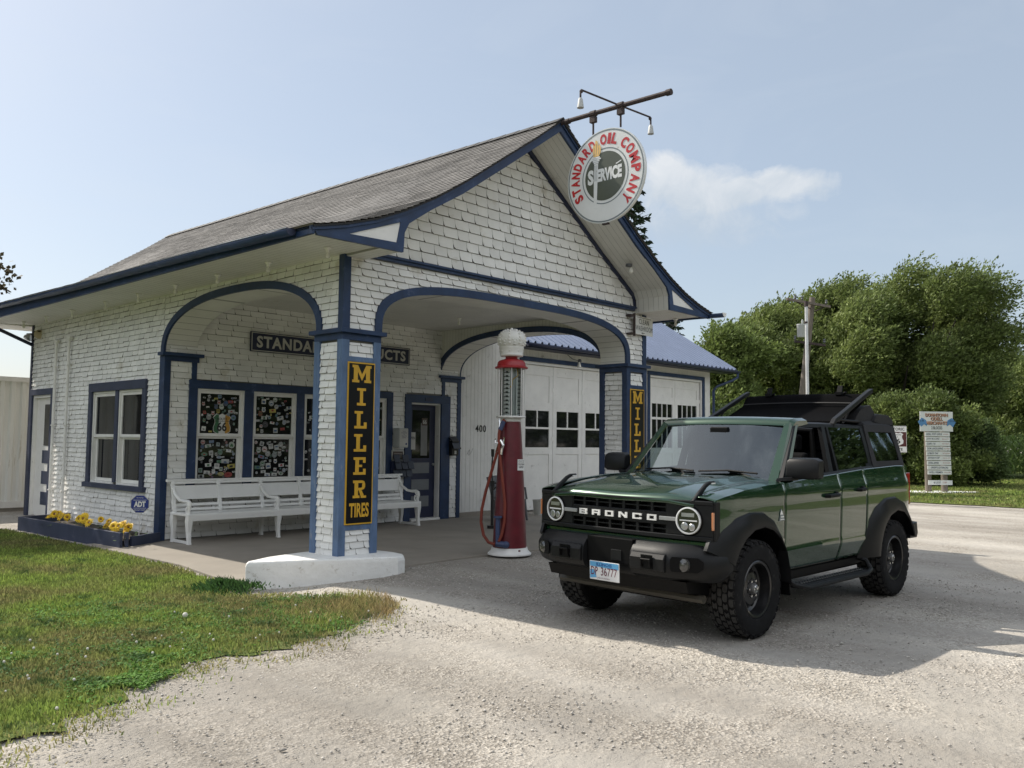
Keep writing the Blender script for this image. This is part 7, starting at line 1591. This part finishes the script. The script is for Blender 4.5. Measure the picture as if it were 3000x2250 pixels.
# ------------------------------------------------------------------ corn
def corn():
    P = []; x0 = px(2760, 1300, 43)[0]
    rows = 7; n = 0; C = []
    for r in range(rows):
        Y = 42.5+r*.75
        for X in np.arange(x0, x0+34, .20): C.append((X+rng.normal(0, .04), Y+rng.normal(0, .05)))
    for X, Y in C:
        bx_, by_, _ = W(X, Y); H = rng.uniform(2.0, 2.45); a0 = rng.uniform(0, pi)
        P += [(bx_-.015, by_, 0), (bx_+.015, by_, 0), (bx_+.01, by_, H), (bx_-.01, by_, H)]
        for k in range(8):
            z = H*(.12+.1*k); a = a0+(k % 2)*pi+rng.normal(0, .35); c, s = cos(a), sin(a); l = rng.uniform(.45, .75); w = .04
            q = [(0, 0), (l*.35, l*.38), (l*.75, l*.30), (l, -.05*l)]
            for i in range(3):
                (r0, h0), (r1, h1) = q[i], q[i+1]; w0, w1 = (w, w*.9, w*.6, .004)[i], (w, w*.9, w*.6, .004)[i+1]
                P += [(bx_+c*r0-s*w0, by_+s*r0+c*w0, z+h0), (bx_+c*r0+s*w0, by_+s*r0-c*w0, z+h0), (bx_+c*r1+s*w1, by_+s*r1-c*w1, z+h1), (bx_+c*r1-s*w1, by_+s*r1+c*w1, z+h1)]
        for k in range(4): a = rng.uniform(0, 6.28); P += [(bx_, by_, H), (bx_+.01, by_, H), (bx_+cos(a)*.09, by_+sin(a)*.09, H+.2), (bx_+cos(a)*.09-.008, by_+sin(a)*.09, H+.2)]
    tag(fastmesh('corn', P, 4, LM['corn']), 'field of tall green corn beyond the lawn at the right', 'corn field', kind='stuff')
corn()
# ------------------------------------------------------------------ utility pole and white pole
def poles():
    Y = 30.; X0, _, Z0 = px(2349, 1180, Y); X1, _, Z1 = px(2380, 872, Y)
    t = thing('utility_pole', 'weathered wooden utility pole with crossarms and a transformer, leaning behind the car', 'utility pole', W(0, 0, 0), (0, 0, radians(-47.063))); Y2 = Y
    lean = (X1-X0)/(Z1-Z0); xb = X0-lean*Z0
    mb = MB(); mb.tube([(xb-.0, Y, 0), (X1, Y, Z1)], [.14, .10], 10); mb.build('pole', M['wood'], t, smooth=True)
    def arm(u0, v0, u1, v1, th, nm, mat):
        a, b = px(u0, v0, Y-.22), px(u1, v1, Y-.22); mb = MB(); mb.loft([[(a[0], a[1]-.05, a[2]-th), (a[0], a[1]+.05, a[2]-th), (a[0], a[1]+.05, a[2]+th), (a[0], a[1]-.05, a[2]+th)], [(b[0], b[1]-.05, b[2]-th), (b[0], b[1]+.05, b[2]-th), (b[0], b[1]+.05, b[2]+th), (b[0], b[1]-.05, b[2]+th)]]); return mb.build(nm, mat, t)
    arm(2305, 876, 2432, 899, .042, 'crossarm', M['wood']); arm(2328, 1000, 2418, 1012, .038, 'crossarm', M['rust'])
    mb = MB()
    for u, v in ((2330, 880), (2350, 884), (2421, 895), (2330, 1000), (2415, 1010)): a = px(u, v, Y-.22); mb.lathe([(.03, 0), (.05, .04), (.035, .08), (.05, .12), (.001, .16)], 8, (a[0], a[1], a[2]+.05))
    mb.build('insulator', M['greyplastic'], t, smooth=True)
    mb = MB()
    for (u, v), (u2, v2) in (((2330, 883), (2375, 905)), ((2418, 898), (2388, 912))): a, b = px(u, v, Y-.2), px(u2, v2, Y-.2); mb.tube([a, b], .02, 5)
    mb.build('brace', M['rust'], t)
    a = px(2347, 988, Y-.35); mb = MB(); mb.lathe([(.001, 0), (.12, 0), (.13, .03), (.14, .40), (.15, .42), (.145, .45), (.001, .47)], 20, (a[0], a[1], a[2])); mb.lathe([(.03, .47), (.04, .55), (.02, .62)], 8, (a[0]+.05, a[1], a[2])); mb.build('transformer', M['greyenamel'], t, smooth=True)
    Y = 28.; c, d = px(2366, 1180, Y), px(2362, 885, Y); lean = (d[0]-c[0])/(d[2]-c[2]); xb = c[0]-lean*c[2]
    t = thing('white_pole', 'slim white metal pole crossing in front of the wooden utility pole', 'pole', (0, 0, 0), (0, 0, 0)); t.location = W(0, 0, 0); t.rotation_euler = (0, 0, radians(-47.063))
    mb = MB(); mb.tube([(xb, Y, 0), (d[0], Y, d[2])], [.055, .05], 12); mb.build('pole', pmat('white_pole_paint', (.62, .62, .62), .4), t, smooth=True)
    mb = MB(); mb.tube([(d[0]-.003, Y, d[2]-.15), (d[0], Y, d[2]+.02)], .065, 10); mb.tube([(d[0]-.02, Y, d[2]-.7), (d[0]-.018, Y, d[2]-.64)], .065, 10); mb.build('collar', M['rust'], t, smooth=True)
poles()
# ------------------------------------------------------------------ merchants sign
def signs():
    Y = 29.7; X, _, _ = px(2745, 1445, Y); t = thing('merchants_sign', 'tall white merchants directory sign on two round wooden posts by the far lawn', 'sign', W(X, Y, 0), (0, 0, radians(-47.063+4)))
    x = lambda u: px(u, 1300, Y)[0]-X; z = lambda v: px(2745, v, Y)[2]; T = lambda u, w, zz: (u, -w, zz)
    for u in (2722, 2771):
        mb = MB(); mb.tube([(x(u), .12, 0), (x(u), .12, 2.5)], .105, 12); mb.build('post', M['wood'], t, smooth=True)
    mb = MB(T); mb.box((x(2694), 0, z(1264)), (x(2794), .02, z(1206))); mb.build('header_board', M['signwhite'], t)
    mb = MB(T); col = pmat('sign_orange', (.66, .36, .24), .5); H = z(1206)-z(1264)
    for s, za, zb, wd in (('DOWNTOWN', 1221, 1211, 34), ('ODELL', 1232, 1222, 18), ('MERCHANTS', 1244, 1234, 32)): text(mb, s, x(2744-wd)+.02, x(2744+wd)+.02, z(za+.5)-.01, z(zb)-.01, .022, 0, bold=.06); text(mb, s, x(2744-wd), x(2744+wd), z(za), z(zb), .024, 1, bold=.02)
    text(mb, '2 BLOCKS', x(2728), x(2761), z(1258), z(1249), .023, 0, bold=.02); mb.build('lettering', [M['signblack'], col], t, recalc=False)
    for s_ in (-1, 1):
        mb = MB(T); cx = x(2700) if s_ < 0 else x(2790); pts = [(-.20, .0), (-.02, .24), (.06, .2), (.20, .10), (.24, -.22), (.10, -.12), (-.06, -.26)]; mb.prism([(cx+s_*-1*px_*.72, .022, z(1237)+pz_*.62) for px_, pz_ in pts], (0, .008, 0)); mb.build('arrow', pmat('sign_light_blue', (.10, .25, .48), .5), t)
    mb = MB(T); text(mb, 'I-A', x(2694), x(2706), z(1236), z(1229), .032); text(mb, 'Drive', x(2784), x(2799), z(1236), z(1230), .032); mb.build('lettering', M['signblack'], t, recalc=False)
    names = [('ODELL POST OFFICE', 'MAIL'), ('JOAN BULLARD', 'BEAUTY'), ('CAFE 110', 'RESTAURANT'), ('DCM LANDSCAPING', 'AND GARDEN'), ("LOBO'S TAP", 'RESTAURANT'), ("JENSEN'S BP", 'GAS, DELI, ATM'), ('ODELL BANK', 'BUSINESS'), ("GRIEFF'S EXTERIORS", ''), ('ODELL FIREMEN', 'WELCOME')]
    red = pmat('sign_faded_red', (.40, .16, .16), .5); v0 = 1266.5
    for k, (a, b) in enumerate(names):
        va, vb = v0+k*13.95, v0+k*13.95+12.0; uL, uR = 2709+k*.75, 2784+k*.35
        mb = MB(T); mb.box((x(uL), 0, z(vb)), (x(uR), .016, z(va))); p = mb.build('name_board', M['signwhite'], t)
        mb = MB(T); n1 = len(a)*3.2
        if b: text(mb, a, x(uL+3), x(uL+3+min(n1, 48)), z(vb-3.5), z(va+3), .018, 0, bold=.02, slant=.15); text(mb, b, x(max(uL+3+min(n1, 48)+4, uR-24)), x(uR-3), z(vb-4.5), z(va+4), .018, 1)
        else: text(mb, a, x(uL+10), x(uR-10), z(vb-3.5), z(va+3), .018, 0, bold=.02, slant=.15)
        mb.build('lettering', [pmat('sign_ink', (.03, .04, .09), .5), red], p, recalc=False)
    mb = MB(T); mb.box((x(2716), 0, z(1420.5)), (x(2789), .016, z(1407))); p = mb.build('name_board', M['signwhite'], t); mb = MB(T); text(mb, '66 LICKS', x(2732), x(2753), z(1416.5), z(1410.5), .018, 0, bold=.02); text(mb, 'ICE CREAM', x(2759), x(2772), z(1416), z(1411), .018, 1); mb.build('lettering', [pmat('sign_ink', (.03, .04, .09), .5), red], p, recalc=False)
    # pale stone bed
    mb = MB(); mb.prism([(1.9*cos(a)*(1.+.1*sin(3*a))-.4, .05+.55*sin(a), .0) for a in np.linspace(0, 2*pi, 28)[:-1]], (0, 0, .05)); mb.build('stone_bed', M['whitewash'], t)
    # route sign
    Y = 24.; X, _, _ = px(2627, 1400, Y); t = thing('route_sign', 'brown and white historic route marker on a grey post behind the car tail', 'sign', W(X, Y, 0), (0, 0, radians(-47.063+3)))
    mb = MB(); mb.box((-.045, .03, 0), (.045, .08, 1.5)); mb.build('post', M['wood'], t)
    zz0, zz1 = 1.41, 2.14; hw = .30; mb = MB(T); mb.box((-hw, 0, zz0), (hw, .01, zz1)); mb.build('sign_panel', M['whiteclean'], t, bevel=.02)
    mb = MB(T); mb.box((-hw+.012, .01, zz0+.165), (hw-.012, .012, zz1-.165)); mb.build('sign_band', pmat('sign_brown', (.085, .018, .018), .5), t)
    S = [(0, -1.0), (.45, -.88), (.95, -.62), (1.0, -.2), (.82, .15), (.80, .5), (.98, .72), (.6, 1.0), (.3, .86), (0, .95), (-.3, .86), (-.6, 1.0), (-.98, .72), (-.80, .5), (-.82, .15), (-1.0, -.2), (-.95, -.62), (-.45, -.88)]
    zc = (zz0+zz1)/2; mb = MB(T); mb.poly([(px_*.205, .014, zc+pz_*.19) for px_, pz_ in S]); mb.build('shield', M['whiteclean'], t, recalc=False)
    mb = MB(T); text(mb, 'HISTORIC', -.24, .24, zz1-.125, zz1-.045, .012, bold=.02); text(mb, 'ROUTE', -.18, .18, zz0+.05, zz0+.125, .012, bold=.02); text(mb, 'ILLINOIS', -.13, .13, zc+.105, zc+.14, .016); text(mb, 'U S', -.05, .05, zc+.045, zc+.08, .016); text(mb, '66', -.115, .115, zc-.12, zc+.02, .016, bold=.03)
    for a, b, c, d in ((-hw+.008, zz0+.008, hw-.008, zz0+.014), (-hw+.008, zz1-.014, hw-.008, zz1-.008)): mb.box((a, .010, b), (c, .0108, d))
    mb.build('lettering', M['signblack'], t, recalc=False)
signs()
# ------------------------------------------------------------------ weeds, clover, distant grass
def weeds():
    P = []; n = 900
    cx, cy = -1.36, .12
    for k in range(n):
        a = rng.uniform(0, 6.28); r = abs(rng.normal(0, .19)); x, y = cx+r*cos(a)*1.35, cy+r*sin(a)*1.25; h = max(.03, .14-r*.25)*rng.uniform(.5, 1.1); d = rng.uniform(0, 6.28); w = .008
        P += [(x-w, y, .01), (x+w, y, .01), (x+cos(d)*h*.4+w*1.5, y+sin(d)*h*.4, h*.7), (x+cos(d)*h*.7, y+sin(d)*h*.7, h)]
    tag(fastmesh('weeds', P, 4, leafmat('weed_leaf', (.05, .105, .03), (.03, .07, .02))), 'clump of dark green weeds against the left end of the kerb block', 'weeds', kind='stuff')
    V = []; m = MB()
    for k in range(95):
        d = rng.uniform(3.6, 8.5); ang = rng.uniform(.05, .56)+atan2(.6797, .7305); x, y = -6.13+d*cos(ang), -8.45+d*sin(ang)
        if not inpoly(np.array([x]), np.array([y]), GRASS)[0]: continue
        r = rng.uniform(.006, .011); m.sphere((x, y, rng.uniform(.045, .07)), r, 4)
    m.sphere((-2.52, -1.32, .10), .022, 6); tag(m.build('clover', pmat('white_clover_blossom', (.62, .60, .54), .8), recalc=False), 'scattered small white clover blossoms in the lawn', 'clover', kind='stuff')
weeds()
def fargrass():
    n = 60000; X = rng.uniform(8, 30, n); Y = rng.uniform(21, 42, n); pts = [W(a, b) for a, b in zip(X, Y)]; x = np.array([p[0] for p in pts]); y = np.array([p[1] for p in pts]); ok = inpoly(x, y, [p[:2] for p in fl]); x, y = x[ok], y[ok]
    grass(len(x), x, y, .03, .09, .02, 'far_grass', 'mown lawn beyond the drive at the right', 'grass', M['blade'], lean=1.)
fargrass()
